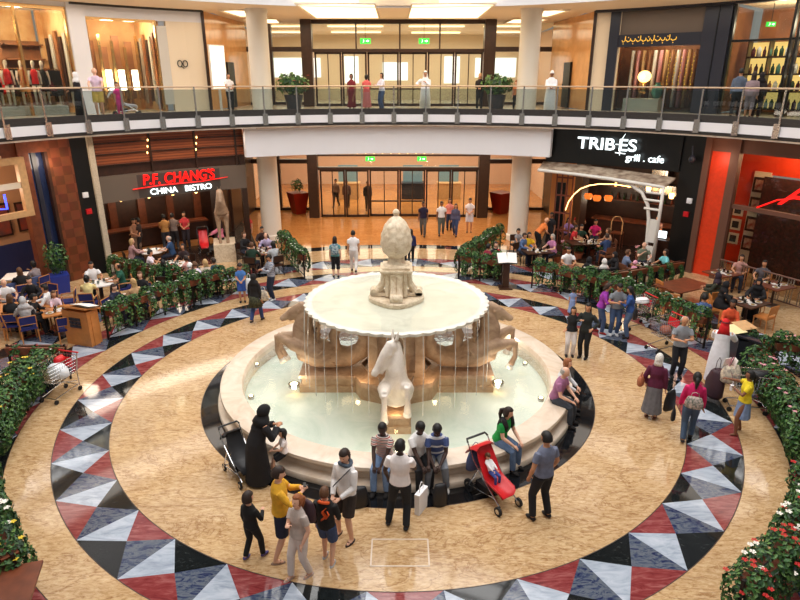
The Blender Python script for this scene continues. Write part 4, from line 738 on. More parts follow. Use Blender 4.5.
def figure(pose, sit, lean, head, hands, feet, fem, child, top, bot, hair, shoe, h, lod):
    """returns [(part name, mesh, slot)] in real size; slot says which material the caller puts on it"""
    hs = 1.32 if child else 1.0                                     # children: larger head
    Pz = (sit/h+.055) if sit else .525
    L = R(lean); P = Vector((0, 0 if not sit else -.02, Pz)); t = Vector((0, math.sin(L), math.cos(L))); f = Vector((0, math.cos(L), -math.sin(L))); X = Vector((1, 0, 0))
    sw = .088 if fem or child else .100
    N = P+t*.315; HC = N+Vector((0, math.sin(L*.5+R(head[1])*.5)*.08, .087*(1 if not child else 1.14)))
    hd = [Vector(q) for q in (HANDS[hands] if isinstance(hands, str) else hands)]
    if sit:
        dz = Pz-.53+.075 if isinstance(hands, str) and hands not in ('table', 'chin', 'lap', 'eat', 'knees') else 0
        hd = [q+Vector((0, 0, dz)) for q in hd]
    ft = feet or (((-.07, .21, .04), (.07, .23, .04)) if sit else ((-.055, 0, .04), (.055, .0, .04)))
    S_ = [P+t*.268-X*sw, P+t*.268+X*sw]; H_ = [P-X*.05-Vector((0, 0, .01)), P+X*.05-Vector((0, 0, .01))]
    arms = []; legs = []
    for i, s in enumerate((-1, 1)):
        el, w = ik(S_[i], hd[i], .165, .155, (s*.7, -.6, -.5)); arms.append((S_[i], el, w))
        kn, an = ik(H_[i], ft[i], .245, .245, (s*.08, 1, .3)); legs.append((H_[i], kn, an))
    prof = [(-.045, .07, .05), (0, .09, .066), (.05, .086, .062), (.11, .076, .055), (.19, .09, .064), (.25, .094, .058), (.29, .068, .045), (.318, .038, .034)]
    if fem: prof = [(-.045, .075, .055), (0, .096, .07), (.05, .086, .062), (.11, .066, .05), (.19, .08, .068), (.25, .080, .054), (.29, .060, .04), (.318, .034, .03)]
    def torso(mb, g, z0=-1, z1=1, hem=0):
        rr = [(P+t*z, X*(a+g+(hem if i == 0 else 0)), f*(b_+g+(hem if i == 0 else 0))) for i, (z, a, b_) in enumerate([q for q in prof if z0 <= q[0] <= z1])]; rings(mb, rr)
    Hr = Matrix.Rotation(R(head[0]), 3, 'Z') @ Matrix.Rotation(-R(head[1])-L*.3, 3, 'X'); r3 = (.048*hs, .059*hs, .070*hs)
    out = []; vx = {2: .011, 1: .016, 0: .024}[lod]
    def S2(mb): mb.v = [(x*h, y*h, z*h) for x, y, z in mb.v]; return mb
    def F(mb, nm, slot, v=None, sm=2, extra=None):
        o = fuse(S2(mb), nm, 'skin_fair', v or vx, None, sm); me = o.data; bpy.data.objects.remove(o)
        if extra:
            import bmesh; e = S2(extra); m2 = bpy.data.meshes.new('t'); m2.from_pydata(e.v, [], e.f); m2.polygons.foreach_set('use_smooth', [True]*len(e.f)); bm = bmesh.new(); bm.from_mesh(me); bm.from_mesh(m2); bm.to_mesh(me); bm.free(); bpy.data.meshes.remove(m2)
        out.append((nm, me, slot))
    def U(mb, nm, slot):
        S2(mb); me = bpy.data.meshes.new(nm); me.from_pydata(mb.v, [], mb.f); me.polygons.foreach_set('use_smooth', [True]*len(mb.f)); me.materials.append(M('skin_fair')); out.append((nm, me, slot))
    # ---- body
    b = MB(); torso(b, 0); b.path([N-t*.02, N+(HC-N)*.55], [.032, .028], 10)
    b.ell(HC, r3, Hr, 14, 10, fn=lambda d: 1-.16*max(0, -d[2]-.2)*(1 if d[1] < .5 else .3))
    hp = lambda x, y, z: HC+Hr @ Vector((x*hs, y*hs, z*hs))
    b.ell(hp(0, .018, -.034), (.028*hs, .034*hs, .034*hs), Hr, 10, 8); b.path([hp(0, .052, .004), hp(0, .066, -.012), hp(0, .056, -.018)], [.006*hs, .009*hs, .007*hs], 6)
    for s in (-1, 1): b.ell(hp(s*.046, -.002, -.004), (.006*hs, .011*hs, .017*hs), Hr, 6, 6)
    for i, s in enumerate((-1, 1)):
        sh, el, w = arms[i]; b.path([sh-t*.0, sh+(el-sh)*.15, sh+(el-sh)*.6, el, el+(w-el)*.35, w], [.03, .032, .027, .023, .024, .015], 10)
        hp_, kn, an = legs[i]; b.path([hp_, hp_+(kn-hp_)*.4, kn, kn+(an-kn)*.3, an], [.05, .046, .032, .033, .02], 12); b.path([an+Vector((0, -.02, -.015)), an+Vector((0, .03, -.022)), an+Vector((s*.004, .075, -.03))], [.02, .022, .012], 8, flat=.8)
    # hands: palm and four fingers plus a thumb leaving the side of the palm
    fg = MB()
    for i, s in enumerate((-1, 1)):
        sh, el, w = arms[i]; d = (w-el).normalized(); side = d.cross(Vector((0, 0, 1)))
        if side.length < .3: side = Vector((0, 1, 0)) if True else side
        side = (side-d*side.dot(d)).normalized(); 
        if side.dot(Vector((-s, .6, 0))) < 0: side = -side          # thumb side: inwards and forwards
        nrm = d.cross(side); nrm = nrm if nrm.z < 0 or abs(nrm.z) < .2 else -nrm
        b.path([w, w+d*.022, w+d*.05], [.015, .022, .022], 8, flat=.55, up=nrm)
        for k, (o_, l) in enumerate(((.017, .036), (.006, .042), (-.005, .039), (-.016, .030))):
            p0 = w+d*.042+side*o_; p1 = p0+d*l*.55+nrm*.005; p2 = p1+d*l*.35+nrm*l*.4; fg.path([p0, p1, p2], [.0058, .0052, .004], 5)
        p0 = w+d*.018+side*.018; fg.path([p0, p0+side*.018+d*.014, p0+side*.022+d*.032+nrm*.008], [.007, .006, .0045], 5)
    F(b, 'body', 'skin', extra=fg)
    # ---- clothes
    sl = top[1]; kind = bot[1]
    if sl == 'robe' or kind in ('robe', 'abaya'):
        b = MB(); torso(b, .014, .05)
        if sit:
            rings(b, [(P+Vector((0, -.0, -.05)), X*.125, Vector((0, .11, 0))), (P+t*.03, X*.125, f*.1), (P+t*.12, X*.1, f*.08)])
            for i in (0, 1): b.path([legs[i][0], legs[i][1], legs[i][2]+Vector((0, 0, .02))], [.085, .075, .075], 12)
            rings(b, [(sum((l[1] for l in legs), Vector())/2+Vector((0, -.03, -.01)), X*.11, Vector((0, .07, 0))), (sum((l[2] for l in legs), Vector())/2, X*.13, Vector((0, .1, 0)))])
        else:
            rr = []
            for z, a, c in ((.03, .15, .13), (.15, .145, .12), (.3, .14, .11), (.45, .13, .1), (.55, .118, .088), (.66, .102, .078), (.76, .1, .068)): rr.append((Vector((0, (z-.525)*math.tan(L) if z > .525 else 0, z)), X*a, Vector((0, c, 0))))
            rings(b, rr, 24)
        for sh, el, w in arms: b.path([sh-Vector((0, 0, .005)), sh+(el-sh)*.3, el, el+(w-el)*.9], [.036, .042, .044, .04 if kind != 'robe' else .032], 10)
        F(b, 'robe', 'top')
    else:
        b = MB(); lo = -.02 if sl != 'tuck' else .02
        lo = -.05 if 'x' in sl else lo
        torso(b, .014, lo, .32, .006 if fem else .004)
        for sh, el, w in arms:
            e = {'s': .62, 'l': 2, 'n': .08, 'h': 1.3}.get(sl[0], .62)
            if e <= 1: b.path([sh, sh+(el-sh)*.2, sh+(el-sh)*e], [.034, .038, .037], 10)
            else: b.path([sh, sh+(el-sh)*.2, sh+(el-sh)*.6, el, el+(w-el)*(.95 if e == 2 else .3)], [.034, .038, .035, .033, .025 if e == 2 else .03], 10)
        F(b, 'shirt', 'top')
        b = MB()
        if kind == 'skirt' or kind == 'miniskirt':
            zl = .27 if kind == 'miniskirt' else .1
            if sit: [b.path([l[0], l[0]+(l[1]-l[0])*.9], [.08, .07], 12) for l in legs]; rings(b, [(P-t*.04, X*.105, f*.08), (P+t*.05, X*.095, f*.07)])
            else:
                b.lathe([(.004, zl), (.10+.1*(.5-zl) if kind == 'skirt' else .135, zl), (.118, (zl+.5)/2), (.104, .5), (.09, .58), (.004, .58)], n=30, fn=lambda r, z, a: r*(1-.2*abs(math.sin(a)))*(1+(.05*math.sin(a*9) if z < .4 else 0)) if r > .01 else r)
            F(b, 'skirt', 'bot')
        else:
            torso(b, .008, -.05, .06)
            e = 1 if kind == 'pants' else (.0 if kind == 'shorts' else .5)
            for i, (hp_, kn, an) in enumerate(legs):
                if kind == 'shorts': b.path([hp_, hp_+(kn-hp_)*.5, hp_+(kn-hp_)*.88], [.064, .063, .06], 12)
                elif kind == 'capri': b.path([hp_, hp_+(kn-hp_)*.4, kn, kn+(an-kn)*.4], [.062, .057, .046, .046], 12)
                else: b.path([hp_, hp_+(kn-hp_)*.4, kn, kn+(an-kn)*.4, kn+(an-kn)*.95], [.062, .056, .043, .04, .036 if kind == 'pants' else .05], 12)
            F(b, {'shorts': 'shorts'}.get(kind, 'trousers'), 'bot')
    for i, s in enumerate((-1, 1)):
        an = legs[i][2]; b = MB()
        if shoe == 'shoe':
            b.path([an+Vector((0, -.034, -.018)), an+Vector((0, -.02, -.012)), an+Vector((0, .02, -.012)), an+Vector((s*.003, .06, -.022)), an+Vector((s*.005, .088, -.028))], [.016, .026, .028, .026, .014], 10, flat=.72, up=(0, 0, 1)) 
            U(b, 'shoe', 'shoe')
        elif shoe == 'sandal':
            rings(b, [(an+Vector((s*.003, .025, -.040)), X*.026, Vector((0, .07, 0))), (an+Vector((s*.003, .025, -.033)), X*.026, Vector((0, .07, 0)))], 14)
            b.path([an+Vector((-.022, .04, -.03)), an+Vector((0, .052, -.006)), an+Vector((.022, .04, -.03))], .005, 5); U(b, 'sandal', 'shoe')
    # ---- hair / headwear
    ty = hair
    def hx(k1, test, k0=.9): return lambda d: k1 if test(d) else k0
    b = MB(); W_ = (r3[0]*1.0, r3[1]*1.0, r3[2]*1.0)
    if ty in ('short', 'bun', 'pony', 'long', 'bob', 'curly', 'receding'):
        if ty == 'receding': te = lambda d: d[2] > -.35 and d[1] < .1 and d[2] < .62
        elif ty in ('short', 'curly'): te = lambda d: not (d[1] > .2 and d[2] < .5) and d[2] > -.45
        else: te = lambda d: not (d[1] > .3 and d[2] < .62) and (d[2] > -.55 or d[1] < -.1)
        b.ell(HC, W_, Hr, 26, 18, fn=lambda d: (1.13 if te(d) else .88)+(.05*math.sin(d[0]*19)*math.cos(d[2]*17) if ty == 'curly' and te(d) else 0))
        if ty == 'bun': b.ell(hp(0, -.062, .03), .026*hs)
        if ty == 'pony': b.path([hp(0, -.055, .02), hp(0, -.085, -.01), hp(0, -.08, -.07), hp(0, -.06, -.14)], [.018, .026, .024, .008], 8)
        if ty in ('long', 'bob'):
            n_ = -.10 if ty == 'bob' else -.19
            rings(b, [(hp(0, -.03, n_), X*.05*hs, Vector((0, .016, 0))), (hp(0, -.03, n_*.6), X*.056*hs, Vector((0, .024, 0))), (hp(0, -.018, -.03), X*.053*hs, Vector((0, .036, 0))), (hp(0, -.012, .03), X*.048*hs, Vector((0, .042, 0)))], 14)
        U(b, 'hair', 'hair')
    elif ty in ('hijab', 'niqab'):
        te = lambda d: not (d[1] > (.5 if ty == 'hijab' else .8) and -.6 < d[2] < .5 and abs(d[0]) < .6)
        b.ell(HC, W_, Hr, 26, 18, fn=lambda d: 1.16 if te(d) else .85)
        rings(b, [(N-t*.06, X*.115, f*.08), (N-t*.0, X*.085, f*.07), (HC-Vector((0, .01, .045)), X*.046, Vector((0, .05, 0))), (HC-Vector((0, .012, .0)), X*.046, Vector((0, .045, 0)))], 18); U(b, 'headscarf', 'hair')
    elif ty == 'keffiyeh':
        te = lambda d: not (d[1] > .35 and d[2] < .45); b.ell(HC, W_, Hr, 26, 18, fn=lambda d: 1.18 if te(d) else .85)
        rings(b, [(hp(0, -.04, -.15), X*.085, Vector((0, .025, 0))), (hp(0, -.045, -.09), X*.072, Vector((0, .04, 0))), (hp(0, -.03, -.03), X*.062, Vector((0, .045, 0))), (hp(0, -.01, .04), X*.045, Vector((0, .045, 0)))], 18); U(b, 'headcloth', 'hair')
        b = MB(); b.path([hp(.054*math.cos(q), .062*math.sin(q)-.004, .036) for q in np.linspace(0, 2*PI, 17)[:-1]], .006, 6, closed=True); U(b, 'head_cord', 'black')
    elif ty == 'cap':
        b.ell(HC, W_, Hr, 22, 14, fn=lambda d: 1.14 if d[2] > .12 or (d[1] < 0 and d[2] > -.3) else .85); rings(b, [(hp(0, .07, .018), X*.034, Vector((0, .03, -.004))), (hp(0, .07, .023), X*.034, Vector((0, .03, -.004)))], 12); U(b, 'cap', 'hair')
    if lod:
        for s in (-1, 1): b = MB(); b.ell(hp(s*.018, .0505, .006), (.006*hs, .004*hs, .0035*hs), Hr, 8, 6); U(b, 'eye', 'eye')
        b = MB(); b.ell(hp(0, .0515, -.034), (.013*hs, .004*hs, .0035*hs), Hr, 8, 6); U(b, 'mouth', 'lip')
    return out
NP = 0
def person(label, pos, deg, h=1.72, top=((120, 120, 120), 's'), bot=((40, 44, 60), 'pants'), hair=('short', 'black'), skin='tan', hands='down', sit=0, lean=0, head=(0, 0), feet=None, fem=0, child=0, shoe='shoe', shoec=(30, 26, 26), lod=0, z=0, group=None):
    key = (sit, lean, head, str(hands), str(feet), fem, child, top[1], bot[1], hair[0], shoe, round(h, 2), lod)
    if key not in CACHE: CACHE[key] = figure(None, sit, lean, head, hands, feet, fem, child, top, bot, hair[0], shoe, h, lod)
    o = thing('person', label, 'person', (pos[0], pos[1], z), R(deg-90), group)
    hm = hair[1]; c2 = lambda c: c if isinstance(c, str) else fab(c)
    sl = {'skin': 'skin_'+skin, 'top': c2(top[0]), 'bot': c2(bot[0]), 'hair': ('hair_'+hm if isinstance(hm, str) and 'hair_'+hm in MATS else c2(hm)), 'shoe': c2(shoec), 'eye': 'eye_dark', 'lip': 'lip', 'black': 'black_plastic'}
    for nm, me, slot in CACHE[key]:
        c = bpy.data.objects.new(nm, me); COL.objects.link(c); c.parent = o
        c.material_slots[0].link = 'OBJECT'; c.material_slots[0].material = M(sl[slot])
    return o
def wpt(o_xy, deg, q, h=1.72, z=0):
    """a point given in a person's own frame (right, forward, up in units of body height) in world space"""
    a = R(deg-90); x, y = q[0]*h, q[1]*h; return (o_xy[0]+x*math.cos(a)-y*math.sin(a), o_xy[1]+x*math.sin(a)+y*math.cos(a), z+q[2]*h)
# ================================================================ GREENERY
def leaves(mb, n, gen, s0, s1, rs, mats=(0, 1, 2)):
    for i in range(n):
        p, d = gen(rs); d = Vector(d)+Vector((rs.uniform(-.7, .7), rs.uniform(-.7, .7), rs.uniform(-.5, .7)))
        d = d.normalized() if d.length > .01 else Vector((0, 0, 1)); u = d.orthogonal().normalized(); u = Matrix.Rotation(rs.uniform(0, 6.28), 3, d) @ u; w = d.cross(u); s = rs.uniform(s0, s1); p = Vector(p)
        mb.add([p-u*s, p-w*s*.55+d*s*.15, p+u*s, p+w*s*.55+d*s*.15], [(0, 1, 2), (0, 2, 3)], rs.choice(mats))
def flower_mb(n, gen, rs, r=.035):
    b = MB()
    for i in range(n):
        p, d = gen(rs); p = Vector(p)
        for k in range(5):
            q = k*2*PI/5; b.add([p, p+Vector((r*math.cos(q-.5), r*math.sin(q-.5), r*.35)), p+Vector((r*1.25*math.cos(q), r*1.25*math.sin(q), r*.2)), p+Vector((r*math.cos(q+.5), r*math.sin(q+.5), r*.35))], [(0, 1, 2, 3)])
    return b
rs6 = random.Random(11)
def trail_gen(rs):
    if rs.random() < .36:
        a = rs.uniform(0, 2*PI); k = rs.uniform(.75, 1)**.5; e = rs.uniform(-.2, 1); c = math.sqrt(max(0, 1-e*e))
        return (.24*k*c*math.cos(a), .2*k*c*math.sin(a), .98+.2*e*k), (c*math.cos(a), c*math.sin(a), e)
    sd = 1 if rs.random() < .8 else -1; z = rs.uniform(0, 1)**1.2; w = .145*(1-.3*z)
    return (rs.uniform(-w, w), sd*(.17+.09*math.sin(z*PI)+rs.uniform(-.05, .03)), 1.0-.8*z), (0, sd, .2)
PLANTS = []
def make_plant(kind, gen, n, s0, s1, fl, flm, mats, seed):
    rs = random.Random(seed); t = thing('trailing_plant', kind, 'plant', (0, 0, -50)); b = MB(); leaves(b, n, gen, s0, s1, rs); b.build('foliage', mats, t)
    if fl: flower_mb(fl, lambda r: (lambda q: (q[0], q[1]))(gen(r)), rs).build('flowers', flm, t)
    return t
LF = ['leaf_a', 'leaf_b', 'leaf_c']
def top_gen(rs):
    a = rs.uniform(0, 2*PI); e = rs.uniform(.2, 1); c = math.sqrt(1-e*e); return (.24*c*math.cos(a), .2*c*math.sin(a), .99+.21*e), (0, 0, 1)
def big_gen(rs):
    a = rs.uniform(0, 2*PI); e = rs.uniform(-.95, 1); c = math.sqrt(1-e*e); k = .85+.15*rs.random(); return (.3*k*c*math.cos(a), .38*k*c*math.sin(a), .66+.52*e*k), (c*math.cos(a), c*math.sin(a), e)
def bigtop(rs):
    a = rs.uniform(0, 2*PI); e = rs.uniform(.35, 1); c = math.sqrt(1-e*e); return (.31*c*math.cos(a), .39*c*math.sin(a), .68+.53*e), (0, 0, 1)
proto = {}
for k in range(3):
    for fl, fm in ((0, None), (4, 'petal_white'), (5, 'petal_red'), (4, 'petal_pink'), (3, 'petal_yellow')):
        rs = random.Random(k*10+fl); b = MB(); leaves(b, 440, trail_gen, .035, .06, rs); b2 = flower_mb(fl, top_gen, rs, .032) if fl else None
        B = MB(); leaves(B, 620, big_gen, .035, .062, rs); B2 = flower_mb(fl*2, bigtop, rs, .04) if fl else None
        proto[('t', k, fm)] = (b, b2); proto[('b', k, fm)] = (B, B2)
PM = {}
def plant(kind, x, y, rz, fm, label, group, s=1.0):
    k = rs6.randrange(3); key = (kind, k, fm)
    if key not in PM:
        b, b2 = proto[key]; t = thing('trailing_plant' if kind == 't' else 'leafy_bush', label, 'plant', (x, y, 0), rz, group); b.build('foliage', LF, t)
        if b2: b2.build('flowers', fm, t)
        PM[key] = t
    else: t = dup(PM[key], (x, y, 0), rz, label, group)
    t.scale = (s, s, s); return t
def hedge(name_label, plant_label, pts, kind='t', fl=(None, 'petal_white'), sp=.49, flip=0, name='planter_railing', railings=True, ps=1.0):
    """iron railing carrying planter boxes along a line, one plant per place"""
    P = [Vector((x, y, 0)) for x, y in pts]; L = [0]
    for a, b_ in zip(P, P[1:]): L.append(L[-1]+(b_-a).length)
    def at(d):
        for i in range(len(P)-1):
            if d <= L[i+1]+1e-6: f = (d-L[i])/(L[i+1]-L[i]); return P[i].lerp(P[i+1], f), (P[i+1]-P[i]).normalized()
        return P[-1], (P[-1]-P[-2]).normalized()
    t = thing(name, name_label, 'planter railing')
    n = max(2, round(L[-1]/1.1)); b = MB(); b.path([p+Vector((0, 0, .95)) for p in P], .02, 6); b.path([p+Vector((0, 0, .12)) for p in P], .018, 6); b.build('rail', 'black_iron', t)
    for i in range(n+1):
        p, d = at(L[-1]*i/n); b = MB(); b.box(p.x, p.y, .5, .045, .045, 1.0, math.atan2(d.y, d.x)); b.build('post', 'black_iron', t)
    nb = max(2, int(L[-1]/.14)); b = MB()
    for i in range(nb+1): p, d = at(L[-1]*i/nb); b.path([(p.x, p.y, .12), (p.x, p.y, .95)], .008, 4)
    b.build('balusters', 'black_iron', t)['kind'] = 'stuff'
    m = max(1, round(L[-1]/sp)); 
    for i in range(max(1, round(L[-1]/.9))):
        p, d = at(L[-1]*(i+.5)/max(1, round(L[-1]/.9))); b = MB(); b.box(p.x, p.y, .84, .8, .24, .2, math.atan2(d.y, d.x), taper=.85); b.build('planter_box', 'wood_brown', t)
    for i in range(m):
        p, d = at(L[-1]*(i+.5)/m); plant(kind, p.x, p.y, math.atan2(d.y, d.x)+(PI if flip else 0)+rs6.uniform(-.15, .15), fl[(i+rs6.randrange(2)) % len(fl)], plant_label, name_label.replace('planter railing', 'plants'), rs6.uniform(.9, 1.12)*ps)
arcp = lambda r, a0, a1, n=12: [pol(r, a0+(a1-a0)*i/n) for i in range(n+1)]
hedge('iron planter railing curving from the wooden lectern along the left terrace', 'trailing green plant on the left curved planter railing by the lectern', arcp(9.3, 162, 126.5), fl=(None, 'petal_white', None), flip=0)
hedge('iron planter railing running back from the court, left of the entrance', 'plant on the straight planter railing left of the entrance', [(-3.75, 8.95), (-5.35, 12.7)], fl=('petal_white', None), flip=1, sp=.42)
hedge('iron planter railing slanting between the cafe tables and the bistro', 'white flowered plant on the slanting railing between cafe and bistro', [(-11.3, 8.7), (-7.0, 6.05)], fl=('petal_white', None, 'petal_red'), flip=1)
hedge('iron planter railing at the left edge of the court, upper stretch', 'dense bush along the left edge of the court', arcp(9.0, 181, 204, 8), 'b', (None, None, None, 'petal_yellow'), .4)
hedge('short iron planter railing meeting the left edge bushes at a corner', 'flowering plant on the short corner railing at left', [(-10.2, .3), (-8.7, .3)], fl=('petal_white', 'petal_red', None), ps=.8)
hedge('iron planter railing at the lower left corner of the picture', 'flowering bush at the lower left corner', arcp(9.1, 210, 232, 8), 'b', ('petal_red', 'petal_white', None, 'petal_yellow'), .42)
hedge('short iron planter railing at the court edge, right of the entrance', 'trailing plant on the short railing beside the open menu stand', arcp(9.25, 75, 64.5, 5), fl=(None, 'petal_red'), flip=0, sp=.4)
hedge('iron planter railing running back from the court, right of the entrance', 'plant on the straight planter railing right of the entrance', [(2.4, 9.2), (4.75, 13.6)], fl=('petal_white', None), sp=.42)
hedge('iron planter railing curving in front of the grill terrace', 'trailing green plant on the curved railing before the grill terrace', arcp(9.3, 57, 14), fl=(None, None, 'petal_white'), flip=0)
hedge('iron planter railing slanting between the grill and the red restaurant', 'plant on the slanting railing between grill and red restaurant', [(10.9, 8.2), (6.7, 6.3)], fl=(None, 'petal_white'), ps=.84)
hedge('iron planter railing at the right edge of the court, upper stretch', 'dense bush along the right edge of the court', arcp(9.0, -1, -27, 8), 'b', (None, None, 'petal_pink'), .4, flip=1)
hedge('iron planter railing at the lower right corner of the picture', 'red and white flowering bush at the lower right corner', arcp(9.05, -33, -58, 8), 'b', ('petal_red', 'petal_white'), .42, flip=1)
hedge('short iron planter railing behind the yellow menu podium', 'flowering plant on the short railing behind the yellow menu podium', [(9.1, .75), (10.8, .4)], fl=('petal_pink', None))
def pot(name, label, x, y, z, pm, r0, r1, ph, fr, fh, n, fl=None, s=(.05, .09), square=False):
    t = thing(name, label, 'plant', (x, y, z)); b = MB()
    if square: b.box(0, 0, ph/2, r1*2, r1*2, ph, .6, taper=r0/r1)
    else: b.lathe([(.01, 0), (r0, 0), (r1, ph), (r1*.88, ph), (r1*.85, ph-.06), (.01, ph-.06)], n=24)
    b.build('pot', pm, t, not square, auto=40 if not square else None)
    if n:
        rs = random.Random(n); b = MB(); leaves(b, n, lambda r: (lambda a, e, k: ((fr*k*math.sqrt(1-e*e)*math.cos(a), fr*k*math.sqrt(1-e*e)*math.sin(a), ph+fh/2+fh/2*e*k), (math.cos(a), math.sin(a), e)))(r.uniform(0, 6.28), r.uniform(-1, 1), r.uniform(.5, 1)), s[0], s[1], rs); b.build('foliage', LF, t)
        if fl: flower_mb(14, lambda r: (lambda a: ((fr*.9*math.cos(a), fr*.9*math.sin(a), ph+r.uniform(.1, fh)), 0))(r.uniform(0, 6.28)), rs, .06).build('flowers', fl, t)
    return t
x, y = G(62, 292); pot('potted_tree', 'leafy shrub in a blue square pot against the cafe wall', x, y, 0, mat('blue_pot', (38, 58, 150), .4), .26, .32, .7, .42, 1.25, 420, square=True)
pot('potted_plant', 'broad leafy plant in a dark pot on the gallery beside the left column', -4.95, 16.0, 6.1, 'dark_blue_panel', .32, .45, .7, .8, .95, 420, 'petal_red', (.08, .16)); pot('potted_plant', 'broad leafy plant in a dark pot on the gallery beside the right column', 4.6, 16.1, 6.1, 'dark_blue_panel', .32, .45, .7, .8, .9, 420, None, (.08, .16))
x, y = G(362, 209); pot('tapered_planter', 'tall red tapered planter left of the ground floor doors', -6.15+.2, 21.6, 0, mat('red_lacquer', (140, 34, 18), .3), .3, .5, 1.25, .4, .8, 200, square=True); pot('tapered_planter', 'tall red tapered planter right of the ground floor doors', 6.0, 21.6, 0, 'red_lacquer', .3, .5, 1.25, .4, .5, 0, square=True)
x, y = G(640, 262)
for i, (u, v) in enumerate(((556, 262), (566, 256), (578, 259), (590, 256), (600, 260), (640, 262))):
    x, y = G(u, v); pot('potted_plant', 'low dark leafy plant in a clay pot in the middle of the grill terrace', x, y, 0, 'terracotta', .14, .2, .3, .26, .4, 130, 'petal_pink' if i % 2 else None, (.03, .06))['group'] = 'clay potted plants on the grill terrace'
# ================================================================ FURNITURE
def chair(name, label, x, y, rz, fm, sm, arms=True, group=None, key=None):
    if key in CH: return dup(CH[key], (x, y, 0), rz, label, group)
    t = thing(name, label, 'chair', (x, y, 0), rz, group)
    b = MB(); b.box(0, 0, .44, .46, .44, .05); b.box(0, 0, .47, .42, .4, .03); b.build('seat', sm, t)
    for sx in (-1, 1):
        b = MB(); b.path([(sx*.22, .2, 0), (sx*.22, .2, .44 if not arms else .66)], .018, 6); b.build('leg', fm, t)
        b = MB(); b.path([(sx*.22, -.22, 0), (sx*.22, -.2, .44), (sx*.22, -.26, .86)], .018, 6); b.build('leg', fm, t)
        if arms: b = MB(); b.path([(sx*.22, .22, .66), (sx*.23, .0, .67), (sx*.22, -.24, .66)], .02, 6); b.build('armrest', fm, t)
    b = MB(); b.box(0, -.245, .72, .42, .03, .26, rx=.12); b.build('backrest', sm, t)
    b = MB(); b.path([(-.22, -.26, .86), (.22, -.26, .86)], .018, 6); b.path([(-.22, -.2, .42), (.22, -.2, .42)], .014, 6); b.path([(-.22, .2, .42), (.22, .2, .42)], .014, 6); b.path([(-.22, -.24, .6), (.22, -.24, .6)], .012, 6); b.build('frame', fm, t)
    if key: CH[key] = t
    return t
CK = {'blue': ('wood_frame_chair', 'wood_light', 'blue_fabric', True), 'dark': ('bistro_chair', 'black_iron', 'wood_dark', False), 'rattan': ('woven_chair', 'wood_brown', mat('rattan', (120, 72, 44), .7, var=.3, scale=30) and 'rattan', True), 'oak': ('oak_chair', 'wood_light', 'wood_light', False)}
CD = {'blue': 'light wood chair with blue fabric', 'dark': 'dark iron bistro chair', 'rattan': 'brown woven armchair', 'oak': 'orange-toned wooden chair'}
def put_chair(kind, where, x, y, rz): n, f, s, a = CK[kind]; return chair(n, CD[kind]+' '+where, x, y, rz, f, s, a, None, kind)
def table(label, x, y, w, d, top, rz=0, round_=False, cloth=None, leg='wood_dark'):
    t = thing('dining_table', label, 'table', (x, y, 0), rz); b = MB()
    if round_: b.lathe([(.01, .71), (w/2-.02, .71), (w/2, .725), (w/2, .745), (.01, .75)], n=36); b.build('tabletop', top, t)
    else: b.box(0, 0, .73, w, d, .04); b.build('tabletop', top, t)
    b = MB(); b.path([(0, 0, .02), (0, 0, .7)], [.05, .04], 10); b.build('pedestal', leg, t); b = MB(); b.lathe([(.01, .0), (.26, 0), (.24, .03), (.05, .06), (.01, .06)], n=20) if round_ or w < 1.3 else (b.box(0, 0, .03, w*.6, .5, .05)); b.build('foot', leg, t)
    return t
pl0 = gl0 = None
def setting(desc, x, y, R_, n, plates=True, rs=rs6):
    """plates, glasses, bowls and napkins as things of their own on a table top"""
    for i in range(n):
        a = 2*PI*i/n+rs.uniform(-.3, .3); px, py = x+R_*math.cos(a), y+R_*math.sin(a)
        key = 'plate'
        if key not in CH:
            t = thing('plate', '', 'plate'); b = MB(); b.lathe([(.01, .0), (.07, .0), (.12, .018), (.125, .022), (.07, .01), (.01, .008)], n=20); b.build('dish', 'ceramic', t, True); b = MB(); b.ell((0, 0, .02), (.07, .06, .018), nu=10, nv=6); b.build('food', mat('food', (190, 130, 70), .6, rgb2=(110, 130, 60), scale=30), t, True); CH[key] = t; t.location = (px, py, .75)
        else: t = dup(CH[key], (px, py, .75), a)
        t['label'] = 'white plate of food on ' + desc; t['group'] = 'plates on ' + desc
        gx, gy = x+R_*.62*math.cos(a+.5), y+R_*.62*math.sin(a+.5)
        if 'glass_' not in CH: b = MB(); b.lathe([(.01, 0), (.032, 0), (.036, .12), (.031, .12), (.028, .01), (.01, .01)], n=12); o = b.build('drinking_glass', 'glass', smooth=True); tag(o, '', 'glass'); CH['glass_'] = o; o.location = (gx, gy, .75)
        else: o = dup(CH['glass_'], (gx, gy, .75))
        o['label'] = 'clear drinking glass on ' + desc; o['group'] = 'glasses on ' + desc
        if i % 2 == 0:
            b = MB(); b.box(0, 0, .012, .14, .1, .02, rs.uniform(0, 3)); b.box(.01, 0, .03, .09, .07, .015, rs.uniform(0, 3)); o = b.build('napkin', 'white_cloth', loc=(x+R_*.35*math.cos(a+1.4), y+R_*.35*math.sin(a+1.4), .75)); tag(o, 'crumpled white napkin on ' + desc, 'napkin', 'napkins on ' + desc)
def diner(label, u, v, txy, half, ck, where, zh=1.2, face_=None, chair_=True, **k):
    x, y = G(u, v, zh); dx, dy = txy[0]-x, txy[1]-y; d = math.hypot(dx, dy) or 1; m = half+.30
    if d < m: x -= dx/d*(m-d); y -= dy/d*(m-d)
    rr = math.hypot(x, y)
    if rr < 9.8: x *= 9.8/rr; y *= 9.8/rr
    if rr > 14.9 and math.degrees(math.atan2(y, x)) < 40: x *= 14.9/rr; y *= 14.9/rr
    deg = math.degrees(math.atan2(dy, dx)) if face_ is None else face_
    k.setdefault('hands', 'table'); k.setdefault('lean', 10)
    person(label, (x, y), deg, sit=.48, **k)
    if chair_: a = R(deg); put_chair(ck, where, x-math.cos(a)*.06, y-math.sin(a)*.06, a-PI/2)
